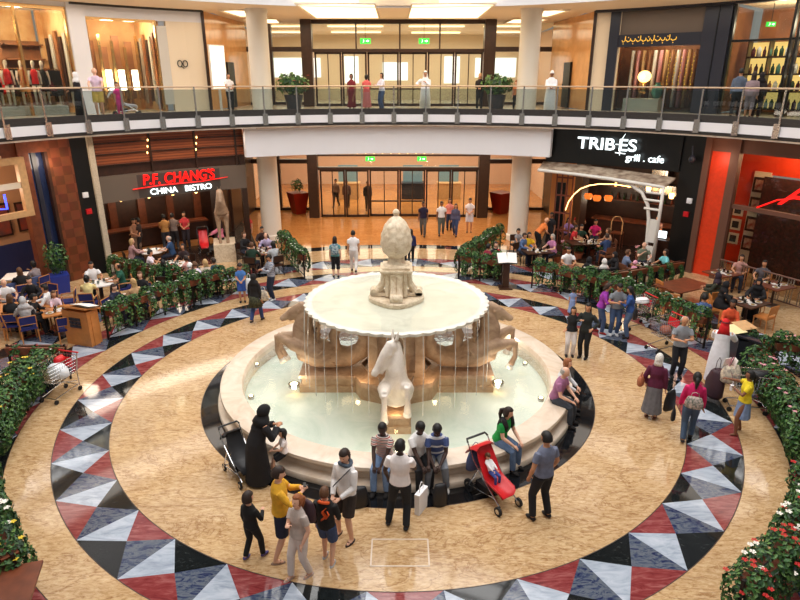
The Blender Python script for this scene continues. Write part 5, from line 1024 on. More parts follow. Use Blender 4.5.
WHT = (238, 236, 236); BLK = (24, 22, 26); NAVY = (28, 34, 60)
F_ = dict(fem=1)
# ---- cafe terrace at left
T1 = G(99, 283, .74); table('square white-topped cafe table between two men, near the slanting railing', *T1, .9, .9, 'white_cloth', .5); setting('the cafe table near the slanting railing', *T1, .28, 4)
diner('man in white shirt facing the court at the cafe table near the slanting railing', 92, 267, T1, .45, 'blue', 'under the man in white near the slanting railing', top=(WHT, 's'), hair=('short', 'black'), skin='tan')
diner('man in dark green shirt bending over the cafe table near the slanting railing', 109, 269, T1, .45, 'blue', 'under the man in dark green', top=((24, 84, 66), 's'), hair=('receding', 'dkbrown'), skin='tan')
diner('dark-haired woman in pale yellow top seen from behind at the cafe table', 86, 281, T1, .45, 'blue', 'with its back to us under the yellow top', top=((232, 214, 150), 's'), hair=('bun', 'black'), **F_)
T2 = G(137, 296, .74); table('cafe table laid with white dishes beside the curved planter railing', *T2, 1.1, .8, 'white_cloth', .4); setting('the cafe table beside the curved planter railing', *T2, .32, 5)
diner('man in navy shirt leaning over the cafe table beside the curved railing', 116, 288, T2, .5, 'blue', 'under the man in navy', top=(NAVY, 'l'), hair=('short', 'dkbrown'), skin='fair', face_=-10)
diner('woman in black jacket over white collar facing the court by the curved railing', 139, 278, T2, .45, 'blue', 'under the woman in a black jacket', top=(BLK, 'l'), hair=('bob', 'brown'), skin='fair', **F_)
diner('blond person bending over the table beside the curved railing', 153, 288, T2, .45, 'blue', 'under the blond person', top=((190, 150, 110), 'l'), hair=('long', 'blond'), skin='fair', **F_)
T3 = G(22, 306, .74); table('long light wood table crowded with diners at the far left', *T3, 1.9, .9, 'wood_light', .35); setting('the crowded long table at the far left', *T3, .36, 6)
diner('bald man in white shirt at the far left edge of the crowded table', 3, 284, T3, .7, 'blue', 'under the bald man in white', top=(WHT, 's'), hair=('receding', 'grey'), skin='fair')
diner('man in dark suit jacket facing us behind the crowded table', 30, 281, T3, .5, 'blue', 'under the man in the dark jacket facing us', top=(BLK, 'l'), hair=('short', 'black'), skin='fair')
diner('brown-haired woman in black at the left of the crowded table', 13, 297, T3, .45, 'blue', 'under the brown-haired woman in black', top=(BLK, 'l'), hair=('bob', 'brown'), **F_)
diner('woman in grey patterned scarf at the crowded table', 23, 303, T3, .45, 'blue', 'under the grey patterned scarf', top=((176, 172, 172), 'l'), hair=('hijab', (196, 194, 196)), **F_)
diner('black-haired person in white shirt seen from behind at the crowded table', 33, 291, T3, .5, 'blue', 'beside the man in the dark jacket', top=(WHT, 'l'), hair=('short', 'black'))
T4 = G(58, 311, .74); table('small light wood table beside the left corner railing', *T4, .9, .8, 'wood_light', .6); setting('the small table beside the left corner railing', *T4, .26, 3)
diner('man in black suit leaning across the small table near the left corner railing', 38, 298, T4, .5, 'blue', 'under the man in the black suit', top=(BLK, 'l'), hair=('short', 'black'), bot=(BLK, 'pants'), lean=22)
diner('child in pale pink top beside the small table near the left corner railing', 56, 302, T4, .4, 'blue', 'under the child in pale pink', 1.0, top=((226, 196, 206), 'l'), hair=('bob', 'brown'), child=1, h=1.3, lean=5)
for u, v, dg, w in ((68, 300, 200, 'standing empty near the blue pot'), (66, 326, 120, 'standing empty at the near side of the small table'), (12, 322, 40, 'before the crowded table, behind the corner railing'), (48, 296, 250, 'pulled out between the crowded table and the blue pot')):
    x, y = G(u, v, .5); put_chair('blue', w, x, y, R(dg-90))
T5 = (-12.9, 8.2); T5 = (-13.9, 7.0); table('white cloth table by the navy wall inside the cafe opening', -13.9, 7.0, .9, .9, 'white_cloth', .3)
diner('woman in grey top resting her chin on her hands by the navy cafe wall', 35, 266, T5, .45, 'blue', 'under the woman resting her chin', top=((150, 136, 136), 's'), hair=('bun', 'black'), hands='chin', **F_)
diner('brown-haired person in black seated with back to us by the navy cafe wall', 20, 273, T5, .3, 'blue', 'under the person in black by the navy wall', top=(BLK, 'l'), hair=('bob', 'brown'))
bs = thing('bench_sofa', 'blue upholstered bench back in front of the navy cafe wall', 'bench', (-13.2, 5.6, 0), R(60)); b = MB(); b.box(0, 0, .24, 2.2, .5, .48); b.build('seat', 'navy_wall', bs); b = MB(); b.box(0, .22, .62, 2.2, .12, .5); b.build('backrest', mat('slate_blue', (72, 84, 124), .8), bs)
# ---- chinese bistro terrace
T6 = G(152, 251, .74); table('round white table of two at the back of the bistro terrace', *T6, 1.0, 1, 'white_cloth', 0, True); setting('the back round table of the bistro', *T6, .3, 3)
diner('pale-haired woman in pink-grey at the back bistro table', 138, 242, T6, .5, 'dark', 'under the pale-haired woman', top=((170, 130, 130), 'l'), hair=('bob', 'blond'), skin='fair', **F_)
diner('man in blue shirt facing us at the back bistro table', 161, 240, T6, .5, 'dark', 'under the man in blue at the back table', top=((40, 70, 110), 's'), hair=('receding', 'grey'), skin='fair')
T7 = G(172, 264, .74); table('round white table in the middle of the bistro terrace', *T7, 1.1, 1, 'white_cloth', 0, True); setting('the middle round table of the bistro', *T7, .34, 5)
diner('man in white shirt raising a glass at the middle bistro table', 152, 254, T7, .5, 'dark', 'under the man raising a glass', top=((240, 226, 236), 's'), hair=('short', 'black'), hands='eat')
diner('black-haired woman with white collar at the near side of the middle bistro table', 163, 265, T7, .5, 'dark', 'under the woman with a white collar', top=(BLK, 'l'), hair=('long', 'black'), **F_)
diner('woman in dark dress facing us at the middle bistro table', 172, 252, T7, .5, 'dark', 'under the woman in a dark dress', top=((50, 36, 40), 's'), hair=('long', 'dkbrown'), **F_)
diner('child in pink leaning on the middle bistro table', 187, 259, T7, .5, 'dark', 'under the child in pink', 1.1, top=((220, 160, 150), 's'), hair=('short', 'dkbrown'), child=1, h=1.35)
T8 = G(202, 272, .74); table('round white table at the right of the bistro terrace', *T8, 1.1, 1, 'white_cloth', 0, True); setting('the right round table of the bistro', *T8, .34, 4)
diner('man in navy stripes and white cap, back to us, at the right bistro table', 189, 268, T8, .5, 'dark', 'under the white cap', top=((50, 70, 116), 'l'), hair=('cap', WHT), skin='fair')
diner('blond woman at the right bistro table', 206, 264, T8, .5, 'dark', 'under the blond woman at the right table', top=((206, 190, 170), 'l'), hair=('bob', 'blond'), skin='fair', **F_)
diner('person in pale lilac shirt bending low over the right bistro table', 213, 273, T8, .5, 'dark', 'under the pale lilac shirt', top=((222, 210, 232), 's'), hair=('short', 'brown'), lean=25)
diner('man in dark teal shirt, back to us, at the right bistro table', 218, 264, T8, .55, 'dark', 'under the man in teal', top=((20, 62, 74), 'l'), hair=('short', 'dkbrown'))
T9 = G(261, 251, .74); table('dark round table full of dishes beside the left column', *T9, 1.3, 1, 'wood_brown', 0, True); setting('the dark round table beside the left column', *T9, .42, 6)
diner('woman in black coat at the left of the table beside the column', 243, 236, T9, .6, 'dark', 'under the woman in a black coat', top=(BLK, 'l'), hair=('bun', 'brown'), skin='fair', **F_)
diner('person in dark green at the near left of the table beside the column', 251, 247, T9, .6, 'dark', 'under the person in dark green', top=((20, 50, 36), 'l'), hair=('short', 'brown'))
diner('man in pale purple shirt leaning over the table beside the column', 266, 236, T9, .6, 'dark', 'under the man in pale purple', top=((196, 184, 220), 'l'), hair=('receding', 'dkbrown'), skin='fair', lean=22)
diner('dark-haired person behind the pale purple shirt by the column', 262, 230, T9, .9, 'dark', 'behind the pale purple shirt', top=((60, 40, 36), 'l'), hair=('short', 'black'))
diner('woman in light grey shirt at the right of the table beside the column', 274, 246, T9, .6, 'dark', 'under the woman in light grey', top=((180, 184, 190), 's'), hair=('bob', 'black'), **F_)
# ---- tables behind the open menu stand
T10 = G(537, 251, .74); table('dark table behind the right column planter', *T10, 1.1, .9, 'wood_dark', .2); setting('the dark table right of the right column', *T10, .3, 4)
diner('child in grey beside the right column', 518, 231, T10, .5, 'dark', 'under the child in grey', 1.1, top=((150, 146, 150), 's'), hair=('short', 'dkbrown'), child=1, h=1.35)
diner('man in blue denim shirt, back to us, beside the right column', 525, 237, T10, .5, 'dark', 'under the blue denim shirt', top=((76, 100, 140), 'l'), hair=('short', 'dkbrown'))
diner('dark-haired person in bright yellow shirt beside the right column', 533, 238, T10, .5, 'dark', 'under the yellow shirt', top=((240, 190, 30), 's'), hair=('bob', 'black'), **F_)
diner('grey-haired woman in mauve at the table right of the right column', 547, 239, T10, .55, 'dark', 'under the woman in mauve', top=((186, 120, 160), 's'), hair=('bob', 'grey'), skin='fair', **F_)
T11 = G(500, 262, .74); table('low wooden table behind the open menu stand', *T11, 1.0, .7, 'wood_brown', .2)
diner('woman in black top facing us behind the planter by the menu stand', 497, 247, T11, .5, 'dark', 'under the woman behind the menu stand', top=(BLK, 's'), hair=('bun', 'dkbrown'), skin='fair', **F_)
diner('person in burgundy seated behind the planter by the menu stand', 486, 253, (T11[0], T11[1]), .6, 'dark', 'under the burgundy top', top=((130, 24, 50), 'l'), hair=('short', 'black'))
# ---- grill terrace
T12 = G(590, 242, .74); table('long table with white plates in front of the grill arch', *T12, 1.9, .9, 'wood_dark', .1); setting('the long table before the grill arch', *T12, .4, 6)
for lab, u, v, c, hr, fm in (('woman in lilac top at the left end of the long grill table', 568, 221, (150, 120, 180), 'black', 1), ('man in red shirt at the back of the long grill table', 580, 214, (206, 40, 46), 'black', 0), ('woman in magenta at the long grill table', 596, 223, (206, 30, 110), 'black', 1), ('person in red, back to us, at the long grill table', 580, 230, (190, 34, 40), 'dkbrown', 0), ('person in dark green at the long grill table', 589, 231, (24, 60, 44), 'black', 0), ('person in beige at the right of the long grill table', 602, 232, (196, 160, 130), 'brown', 1), ('person in navy at the right end of the long grill table', 608, 238, (40, 60, 100), 'dkbrown', 0)):
    diner(lab, u, v, T12, .5, 'rattan', 'under the ' + lab.split(' in ')[1].split(' at ')[0].split(',')[0] + ' clothes at the long table' + (', back to us' if 'back to us' in lab else ''), top=(c, 's'), hair=('bob' if fm else 'short', hr), fem=fm)
T13 = G(570, 268, .74); table('small table before the man in white at the grill planter', *T13, .9, .8, 'wood_brown', .2)
diner('man in white shirt with dark bag strap behind the grill planter', 570, 254, T13, .45, 'rattan', 'under the man in white behind the planter', top=(WHT, 's'), hair=('short', 'black'))
T14 = G(597, 270, .74); table('small table between women in black near the grill planter', *T14, .8, .7, 'wood_dark', .2); setting('the small table between the women in black', *T14, .22, 2)
diner('woman in black abaya at the left of the small grill table', 588, 262, T14, .4, 'rattan', 'under the left woman in black', top=(BLK, 'l'), bot=(BLK, 'abaya'), hair=('hijab', BLK), **F_)
diner('woman in black abaya with white scarf at the small grill table', 605, 264, T14, .4, 'rattan', 'under the white scarf', top=(BLK, 'l'), bot=(BLK, 'abaya'), hair=('hijab', (220, 214, 210)), **F_)
diner('woman in black abaya facing us behind the small grill table', 610, 257, T14, .5, 'rattan', 'under the woman in black facing us', top=(BLK, 'l'), bot=(BLK, 'abaya'), hair=('hijab', (30, 28, 32)), **F_)
T15 = G(646, 266, .74); table('table with the bald man and two companions near the white arch', *T15, 1.1, .8, 'wood_dark', .2); setting('the table of the bald man near the white arch', *T15, .3, 4)
diner('man in slate blue shirt, back to us, beside the bald man', 630, 254, T15, .5, 'rattan', 'under the slate blue shirt', top=((104, 120, 150), 's'), hair=('short', 'brown'))
diner('bald man in olive grey shirt with hand on chin near the white arch', 644, 246, T15, .5, 'rattan', 'under the bald man', top=((110, 120, 100), 's'), hair=('none', 'grey'), hands='chin', skin='fair')
diner('woman in turquoise top near the white arch', 659, 254, T15, .5, 'rattan', 'under the turquoise top', top=((120, 204, 210), 's'), hair=('bob', 'dkbrown'), **F_)
diner('small child in pink hat and top beside the slate blue shirt', 636, 265, T15, .5, 'rattan', 'under the child in pink at the grill', .9, top=((236, 160, 190), 's'), hair=('cap', (240, 170, 196)), child=1, h=1.1)
# ---- red restaurant terrace at right
T16 = G(683, 285, .74); table('big brown wooden table standing empty behind the right carts', *T16, 1.7, 1.1, 'wood_brown', .5); 
diner('woman in dark green and black scarf at the end of the big brown table', 701, 275, T16, .8, 'oak', 'under the woman in dark green', top=((44, 48, 34), 'l'), bot=((44, 48, 34), 'abaya'), hair=('hijab', (50, 36, 50)), **F_)
T17 = G(722, 273, .74); table('dark square table laid with napkins by the brown post', *T17, 1.0, .9, 'wood_brown', .4); setting('the table by the brown post', *T17, .3, 4)
T18 = G(748, 302, .74); table('dark table with white dishes between women in black', *T18, 1.1, .9, 'wood_dark', .5); setting('the table between the women in black at right', *T18, .3, 4)
diner('woman in black abaya at the left of the dark dish-laden table', 731, 287, T18, .5, 'oak', 'under the left woman in black at right', top=(BLK, 'l'), bot=(BLK, 'abaya'), hair=('hijab', BLK), **F_)
diner('woman in black abaya turning at the back of the dark dish-laden table', 755, 286, T18, .5, 'oak', 'under the right woman in black at right', top=(BLK, 'l'), bot=(BLK, 'abaya'), hair=('hijab', BLK), **F_)
diner('woman in bright orange top in front of the dark dish-laden table', 732, 305, T18, .6, 'oak', 'under the orange top', top=((226, 90, 50), 'l'), hair=('bun', 'black'), face_=250, hands='lap', skin='brown', **F_)
stripes('blue_stripe', [(90, 120, 170), (40, 50, 90)], 26, 2)
diner('person in blue striped shirt, back to us, behind the right planters', 697, 301, T16, .75, 'oak', 'under the blue striped shirt', top=('blue_stripe', 's'), hair=('short', 'black'))
for u, v, dg, w in ((672, 302, 60, 'pushed to the near side of the big brown table'), (665, 290, 10, 'at the left end of the big brown table'), (712, 300, 100, 'standing empty beside the orange top'), (765, 315, 120, 'at the near side of the dark dish-laden table'), (738, 275, 200, 'to the right of the table by the brown post')):
    x, y = G(u, v, .5); put_chair('oak', w, x, y, R(dg-90))
T19 = (13.1, 5.9); table('table with white plates behind the slatted rail at far right', *T19, 1.0, .9, 'wood_brown', .4); setting('the table behind the slatted rail', *T19, .3, 3)
T19h = .5
for lab, u, v, c, hr in (('woman in dusty pink behind the slatted rail at far right', 778, 250, (190, 140, 130), 'dkbrown'), ('person in grey stripes standing out behind the slatted rail', 797, 258, (90, 84, 90), 'black')): diner(lab, u, v, T19, .5, 'oak', 'of the ' + lab.split(' behind')[0], top=(c, 's'), hair=('bob', hr), **F_)
tr = thing('slatted_railing', 'low railing of grouped pale slats before the red restaurant', 'railing'); p0, p1 = Vector((*G(716, 284), 0)), Vector((*G(806, 312), 0)); d = p1-p0; b = MB(); b.path([p0+Vector((0, 0, 1.0)), p1+Vector((0, 0, 1.0))], .03, 6); b.path([p0+Vector((0, 0, .1)), p1+Vector((0, 0, .1))], .025, 6); b.build('rail', 'brown_trim', tr)
for i in range(24):
    f = (i//3)/8+(i % 3)*.028+.02; p = p0+d*f; b = MB(); b.path([p+Vector((0, 0, .08)), p+Vector((0, 0, 1.0))], .022, 5); b.build('slat', 'steel', tr)
# ================================================================ CARTS, STROLLERS, STANDS
def cart(label, x, y, rz, z=0):
    t = thing('shopping_cart', label, 'cart', (x, y, z), rz)           # local +Y is the front of the cart
    def ring(w0, w1, y0, y1, zz): return [(-w1, y0, zz), (w1, y0, zz), (w0, y1, zz), (-w0, y1, zz)]
    lo, hi = ring(.17, .2, -.32, .36, .52), ring(.2, .27, -.38, .5, .98); b = MB()
    b.path(hi, .012, 6, closed=True); b.path(lo, .01, 6, closed=True)
    for i in range(4):
        j = (i+1) % 4; n = 12 if i % 2 else 8
        for k in range(n): f = k/n; a = Vector(hi[i]).lerp(Vector(hi[j]), f); c = Vector(lo[i]).lerp(Vector(lo[j]), f); b.path([a, c], .0035, 4)
        for f in (.2, .4, .6, .8): b.path([Vector(hi[i]).lerp(Vector(lo[i]), f), Vector(hi[j]).lerp(Vector(lo[j]), f)], .0035, 4)
    for k in range(1, 8): f = k/8; b.path([Vector(lo[0]).lerp(Vector(lo[1]), f), Vector(lo[3]).lerp(Vector(lo[2]), f)], .0035, 4)
    for k in range(1, 6): f = k/6; b.path([Vector(lo[0]).lerp(Vector(lo[3]), f), Vector(lo[1]).lerp(Vector(lo[2]), f)], .0035, 4)
    b.build('basket', 'chrome', t)
    b = MB()
    for s in (-1, 1): b.path([(s*.27, -.42, 1.02), (s*.22, -.36, .55), (s*.24, -.34, .18), (s*.24, -.36, .12)], .014, 6); b.path([(s*.24, -.34, .2), (s*.2, .42, .14)], .014, 6); b.path([(s*.17, .3, .52), (s*.22, -.3, .3)], .012, 6)
    b.path([(-.24, -.34, .18), (.24, -.34, .18)], .012, 6); b.path([(-.2, .42, .14), (.2, .42, .14)], .012, 6); b.build('frame', 'chrome', t)
    b = MB(); b.path([(-.29, -.44, 1.03), (.29, -.44, 1.03)], .02, 8); b.build('handle', 'red_plastic', t); b = MB(); b.box(0, -.28, .82, .4, .02, .24, rx=.2); b.build('child_seat_flap', 'red_plastic', t)
    for s in (-1, 1):
        for yy in (-.36, .42): b = MB(); b.path([(s*.22-.015, yy, .06), (s*.22+.015, yy, .06)], .06, 14); b.build('wheel', 'rubber', t)
    return t
def bag(name, label, cat, x, y, z, w, d, h, m, rz=0, handle=True, soft=True, hm=None):
    t = thing(name, label, cat, (x, y, z), rz); b = MB()
    if soft: rings(b, [(Vector((0, 0, 0)), Vector((w*.42, 0, 0)), Vector((0, d*.42, 0))), (Vector((0, 0, h*.1)), Vector((w*.52, 0, 0)), Vector((0, d*.5, 0))), (Vector((0, 0, h*.55)), Vector((w*.5, 0, 0)), Vector((0, d*.5, 0))), (Vector((0, 0, h*.9)), Vector((w*.4, 0, 0)), Vector((0, d*.3, 0))), (Vector((0, 0, h)), Vector((w*.36, 0, 0)), Vector((0, d*.16, 0)))], 16); b.build('body', m, t, True)
    else: b.box(0, 0, h/2, w, d, h, taper=.94); b.build('body', m, t)
    if handle: b = MB(); b.path([(-w*.22, 0, h*.97), (-w*.18, 0, h*1.3), (0, 0, h*1.42), (w*.18, 0, h*1.3), (w*.22, 0, h*.97)], .008, 6); b.build('handle', hm or m, t, True)
    return t
mat('paper_white', (240, 238, 240), .6); mat('canvas_cream', (220, 206, 180), .8, var=.2, scale=14, rgb2=(150, 140, 130)); mat('bag_plum', (58, 34, 44), .6); mat('bag_tan', (170, 100, 66), .5); mat('bag_black', (24, 24, 28), .5); mat('bag_blue', (70, 80, 120), .7); mat('flower_print', (210, 190, 180), .7, rgb2=(90, 100, 90), scale=22)
mat('plastic_bag', (232, 236, 240), .35, bump=.6, scale=10)
x, y = G(62, 392, .1); cart('shopping cart full of white bags beside the left edge bushes', x, y, R(165)); bag('grocery_bag', 'crumpled white plastic bag filling the left shopping cart', 'bag', x, y, .54, .36, .6, .34, 'plastic_bag', R(75), False); bag('grocery_bag', 'red and white bag on top in the left shopping cart', 'bag', x-.02, y+.2, .84, .3, .24, .16, 'red_plastic', R(75), False)
x, y = G(664, 340, .3); cart('empty wire shopping cart by the man in grey checked shirt', x, y, R(112)); bag('grocery_bag', 'small dark red bundle in the wire cart behind the man in grey', 'bag', x, y, .55, .3, .4, .2, 'terracotta', 0, False)
x, y = G(637, 318, .3); cart('shopping cart with a white carrier behind the three friends', x, y, R(108)); bag('baby_carrier', 'white carrier tray lying across the cart behind the three friends', 'carrier', x+.05, y-.05, .86, .5, .42, .14, 'paper_white', R(20), False)
x, y = G(748, 398, .3); cart('shopping cart heaped with bags behind the girl in yellow', x, y, R(75)); 
bag('carrier_bag', 'large plum coloured bag hanging at the head of the heaped cart', 'bag', x-.62, y+.42, .12, .34, .5, .74, 'bag_plum', R(20), True); bag('carrier_bag', 'cream patterned bag heaped with papers on the loaded cart', 'bag', x-.38, y+.25, .62, .48, .4, .42, 'canvas_cream', R(10), False); bag('duffel_bag', 'black holdall lying on the loaded cart', 'bag', x+.16, y-.02, .82, .5, .34, .22, 'bag_black', R(-14), False)
for k in range(3): b = MB(); b.box(0, 0, .11, .2, .012, .22, R(20+30*k), rx=.2); tag(b.build('leaflet', 'menu_paper' if k != 1 else 'petal_pink', loc=(x-.5+.08*k, y+.3-.03*k, 1.0)), 'paper leaflet poking out of the cream bag on the loaded cart', 'leaflet', 'leaflets in the cream bag')
def stroller(label, x, y, rz, fabric, frame, s=1, big=True, baby=None):
    t = thing('stroller', label, 'stroller', (x, y, 0), rz)            # local +Y is forward
    b = MB()
    for q in (-1, 1): b.path([(q*.24, -.5, 1.02), (q*.24, -.3, .72), (q*.22, .0, .46), (q*.2, .46, .14)], .014, 6); b.path([(q*.23, -.18, .6), (q*.27, -.38, .16)], .014, 6); b.path([(q*.27, -.38, .16), (q*.2, .3, .24)], .01, 6)
    b.path([(-.27, -.38, .15), (.27, -.38, .15)], .012, 6); b.build('frame', frame, t)
    b = MB(); b.path([(-.24, -.5, 1.02), (-.22, -.56, 1.06), (.22, -.56, 1.06), (.24, -.5, 1.02)], .022, 8); b.build('handle', 'black_plastic', t, True)
    b = MB(); vs = []
    for (yy, z, w) in ((.44, .3, .17), (.38, .36, .19), (.1, .40, .2), (-.02, .44, .2), (-.22, .74, .19), (-.34, .96, .16)): vs += [(-w, yy, z+.07), (-w*.8, yy, z), (w*.8, yy, z), (w, yy, z+.07)]
    b.add([(a, c, d) for a, c, d in vs]+[(a, c-.02, d-.035) for a, c, d in vs], [(4*i+j, 4*i+j+1, 4*i+j+5, 4*i+j+4) for i in range(5) for j in range(3)]+[(24+4*i+j+4, 24+4*i+j+5, 24+4*i+j+1, 24+4*i+j) for i in range(5) for j in range(3)]+[(4*i, 4*i+4, 28+4*i, 24+4*i) for i in range(5)]+[(4*i+7, 4*i+3, 27+4*i, 31+4*i) for i in range(5)]); b.build('seat', fabric, t, True)
    b = MB(); vs = []
    for k in range(6):
        a = R(100+k*13); vs += [(w*.2, -.18+.44*math.cos(a)*1.0, .62+.42*math.sin(a)*(1 if abs(w) < 1 else .82)) for w in (-1.1, -.8, 0, .8, 1.1)]
    b.add(vs+[(p[0]*.94, p[1]+.0, p[2]-.02) for p in vs], [(5*i+j, 5*i+j+1, 5*i+j+6, 5*i+j+5) for i in range(5) for j in range(4)]+[(30+5*i+j+5, 30+5*i+j+6, 30+5*i+j+1, 30+5*i+j) for i in range(5) for j in range(4)]); b.build('canopy', fabric, t, True)
    b = MB(); b.box(0, -.12, .22, .36, .34, .14); b.build('storage_basket', 'bag_black', t)
    for q in (-1, 1):
        for yy, r in ((-.4, .13 if big else .09), (.46, .09)):
            b = MB(); b.path([(q*.25-.02, yy, r), (q*.25+.02, yy, r)], r, 20); w = b.build('wheel', 'rubber', t); b = MB(); b.path([(q*.25-.024, yy, r), (q*.25+.024, yy, r)], r*.55, 14); b.build('hub', 'chrome', w)
    return t
sx, sy = G(241, 462, .3); s_ = stroller('black hooded stroller with bright frame left of the veiled woman', sx, sy, R(-142), 'bag_black', 'chrome', big=False); s_.scale = (.88,)*3
sx, sy = G(493, 482, .35); stroller('red pushchair with a baby parked at the fountain rim', sx, sy, R(-118-30), 'red_plastic', 'chrome'); bag('changing_bag', 'slate blue bag hanging behind the red pushchair', 'bag', sx-.32, sy+.36, .42, .4, .2, .4, 'bag_blue', R(40))
baby = person('baby in white top and blue trousers lying in the red pushchair', (sx-.02, sy+.03), -58-0, h=.72, top=(WHT, 'l'), bot=((60, 80, 150), 'pants'), hair=('short', 'brown'), skin='fair', sit=.2, lean=-38, head=(0, 40), hands='lap', child=1, z=.33, lod=1, shoec=(230, 230, 236)); baby.rotation_euler = (0, 0, R(-118-30))
x, y = G(205, 252); stroller('small dark stroller with a red seat by the bistro entrance', x, y, R(200), 'red_plastic', 'black_plastic', big=False); x, y = G(219, 254); stroller('small black stroller in front of the stone horse pedestal', x, y, R(160), 'bag_black', 'black_plastic', big=False)
x, y = pol(15.9, 133); 
def lectern(label, x, y, rz, m, w, paper='menu_paper', panel=True):
    t = thing('lectern', label, 'lectern', (x, y, 0), rz)              # local +Y is the reader's far side
    b = MB(); b.prism([(-w/2, -.2), (w/2, -.2), (w/2+.04, .26), (-w/2-.04, .26)], 0, 1.08); b.build('cabinet', m, t)
    b = MB(); b.box(0, .03, 1.14, w+.16, .62, .045, rx=.26); b.build('sloping_top', m, t)
    if panel: 
        b = MB()
        for i in range(3):
            for j in range(3): b.box(-.14+.14*i, .285, .62+.11*j, .12, .02, .09)
        b.build('lattice_emblem', 'dark_blue_panel', t)
        b = MB(); b.box(-w/2-.02, .03, .5, .05, .2, 1.0); b.build('side_post', m, t)
    return t
lx, ly = -9.45, 2.72; lectern('light wood lectern with dark lattice emblem at the left court edge', lx, ly, R(162), 'wood_light', .84)
def open_book(name, label, x, y, z, rz, tilt, m, w=.34, h=.42):
    t = thing(name, label, 'menu', (x, y, z), rz)
    for s in (-1, 1): b = MB(); b.box(s*w/2, 0, 0, w-.01, h, .012, ry=s*.08, rx=tilt); b.build('page', m, t)
    b = MB(); b.box(0, 0, -.018, w*2+.02, h+.02, .012, rx=tilt); b.build('cover', 'bag_black', t); return t
open_book('open_menu', 'open white menu lying on the light wood lectern', lx+.2, ly-.1, 1.24, R(162), .26, 'menu_paper')
x, y = G(505, 288); t = thing('menu_stand', 'dark menu stand with pole before the right terrace', 'stand', (x, y, 0), 0); b = MB(); b.box(0, 0, .03, .5, .5, .06); b.build('base', 'wood_dark', t); b = MB(); b.box(0, 0, .58, .24, .2, 1.06); b.build('column', 'wood_dark', t); b = MB(); b.box(0, -.02, 1.17, .74, .5, .03, rx=.7); b.build('tray', 'wood_dark', t)
open_book('open_menu', 'open white menu displayed on the dark menu stand', x, y-.07, 1.22, 0, .7, 'menu_paper', .36, .46)
x, y = G(742, 356, .5); lectern('dark blue and wood podium behind the man in white robe', x, y, R(75), 'dark_blue_panel', .7, panel=False); 
for k, (dx, dy) in enumerate(((-.18, -.1), (.2, .12))): b = MB(); b.box(0, 0, 0, .5, .42, .015, R(20), rx=.2); o = b.build('menu_board', ['cream_paper', 'tan_frame'][k], loc=(x-.2+dx, y+.05+dy, 1.3+.02*k)); tag(o, ['large pale yellow menu sheet open beside the man in white robe', 'tan menu cover behind the pale yellow sheet'][k], 'menu')
# small things at the frame edges
x, y = G(12, 590, .8); table('brown table corner at the bottom left behind the flowering bushes', x-.25, y, 1.0, 1.0, 'wood_brown', .3)
# stone horse by the bistro door
x, y = G(226, 258); t = thing('horse_sculpture', 'tall tan stone horse standing on a pale block by the bistro entrance', 'statue', (x, y, 0), R(196)); t.scale = (.92,)*3; b = MB(); b.box(0, 0, .42, 1.0, 1.5, .84); b.build('pedestal', 'carved_stone', t)
b = MB(); z0 = .84
b.path([(0, -.5, z0+1.45), (0, -.2, z0+1.42), (0, .2, z0+1.42), (0, .45, z0+1.55)], [.28, .32, .32, .3], 14); b.path([(0, .42, z0+1.5), (0, .62, z0+1.95), (0, .66, z0+2.3), (0, .62, z0+2.5)], [.3, .22, .17, .14], 12); b.path([(0, .6, z0+2.5), (0, .8, z0+2.4), (0, 1.0, z0+2.1), (0, 1.02, z0+2.02)], [.14, .14, .09, .08], 10)
for s in (-1, 1):
    b.path([(s*.07, .56, z0+2.58), (s*.08, .55, z0+2.74)], [.04, .012], 6); b.path([(s*.17, .42, z0+1.35), (s*.18, .46, z0+.8), (s*.17, .44, z0+.35), (s*.17, .46, z0+.02)], [.16, .095, .06, .09], 10)
    b.path([(s*.17, -.45, z0+1.35), (s*.18, -.42, z0+.95), (s*.18, -.58, z0+.62), (s*.17, -.5, z0+.02)], [.2, .13, .07, .09], 10)
b.path([(0, -.72, z0+1.55), (0, -.86, z0+1.2), (0, -.84, z0+.7)], [.07, .09, .03], 8); fuse(b, 'horse_body', 'statue_stone', .035, t, 2)
b = MB(); [b.path([(.0, .48-.02*k, z0+2.52-.13*k), (.0, .34-.01*k, z0+2.44-.13*k)], [.07, .04], 6) for k in range(6)]; b.build('mane', 'statue_stone', t, True)
lc = pol(17.0, 44.9)
lp = thing('laptop_screen', 'bright screen on the counter by the white arch', 'screen', (*G(661, 238, 1.1), 1.1), R(-40)); b = MB(); b.box(0, 0, .16, .42, .02, .3); b.build('panel', 'sign_white', lp); b = MB(); b.box(0, .1, -.0, .42, .3, .02); b.build('base', 'black_plastic', lp)
b = MB(); x, y = G(661, 238, 1.1); b.box(0, 0, .54, .9, .6, 1.08, R(-40)); tag(b.build('service_desk', 'wood_dark', loc=(x, y, 0)), 'dark service desk under the bright screen at the grill', 'desk')
for k, (u, v) in enumerate(((654, 228), (654, 236))): x, y = G(u, v, 1.3); t = thing('table_lamp', 'round orange table lamp at the grill desk, ' + ['farther one', 'nearer one'][k], 'lamp', (x, y, 1.09)); MB().ell((0, 0, .22), (.14, .14, .13)).build('lamp_shade', 'orange_shade', t, True); b = MB(); b.lathe([(.01, 0), (.07, 0), (.02, .03), (.02, .12), (.01, .12)], n=12); b.build('base', 'wood_dark', t); b = MB(); b.box(x, y, .54, .3, .3, 1.08); tag(b.build('lamp_pedestal', 'wood_dark'), 'dark block under the orange table lamp, ' + ['farther one', 'nearer one'][k], 'pedestal')

# ================================================================ PEOPLE ON THEIR FEET AND AT THE FOUNTAIN
def walk(u, v): return G(u, v)
W1 = ((-.055, -.12, .06), (.055, .12, .04)); W2 = ((-.05, .1, .04), (.05, -.12, .06)); WS = ((-.08, .02, .04), (.08, -.01, .04))
JEAN = (60, 80, 120); 
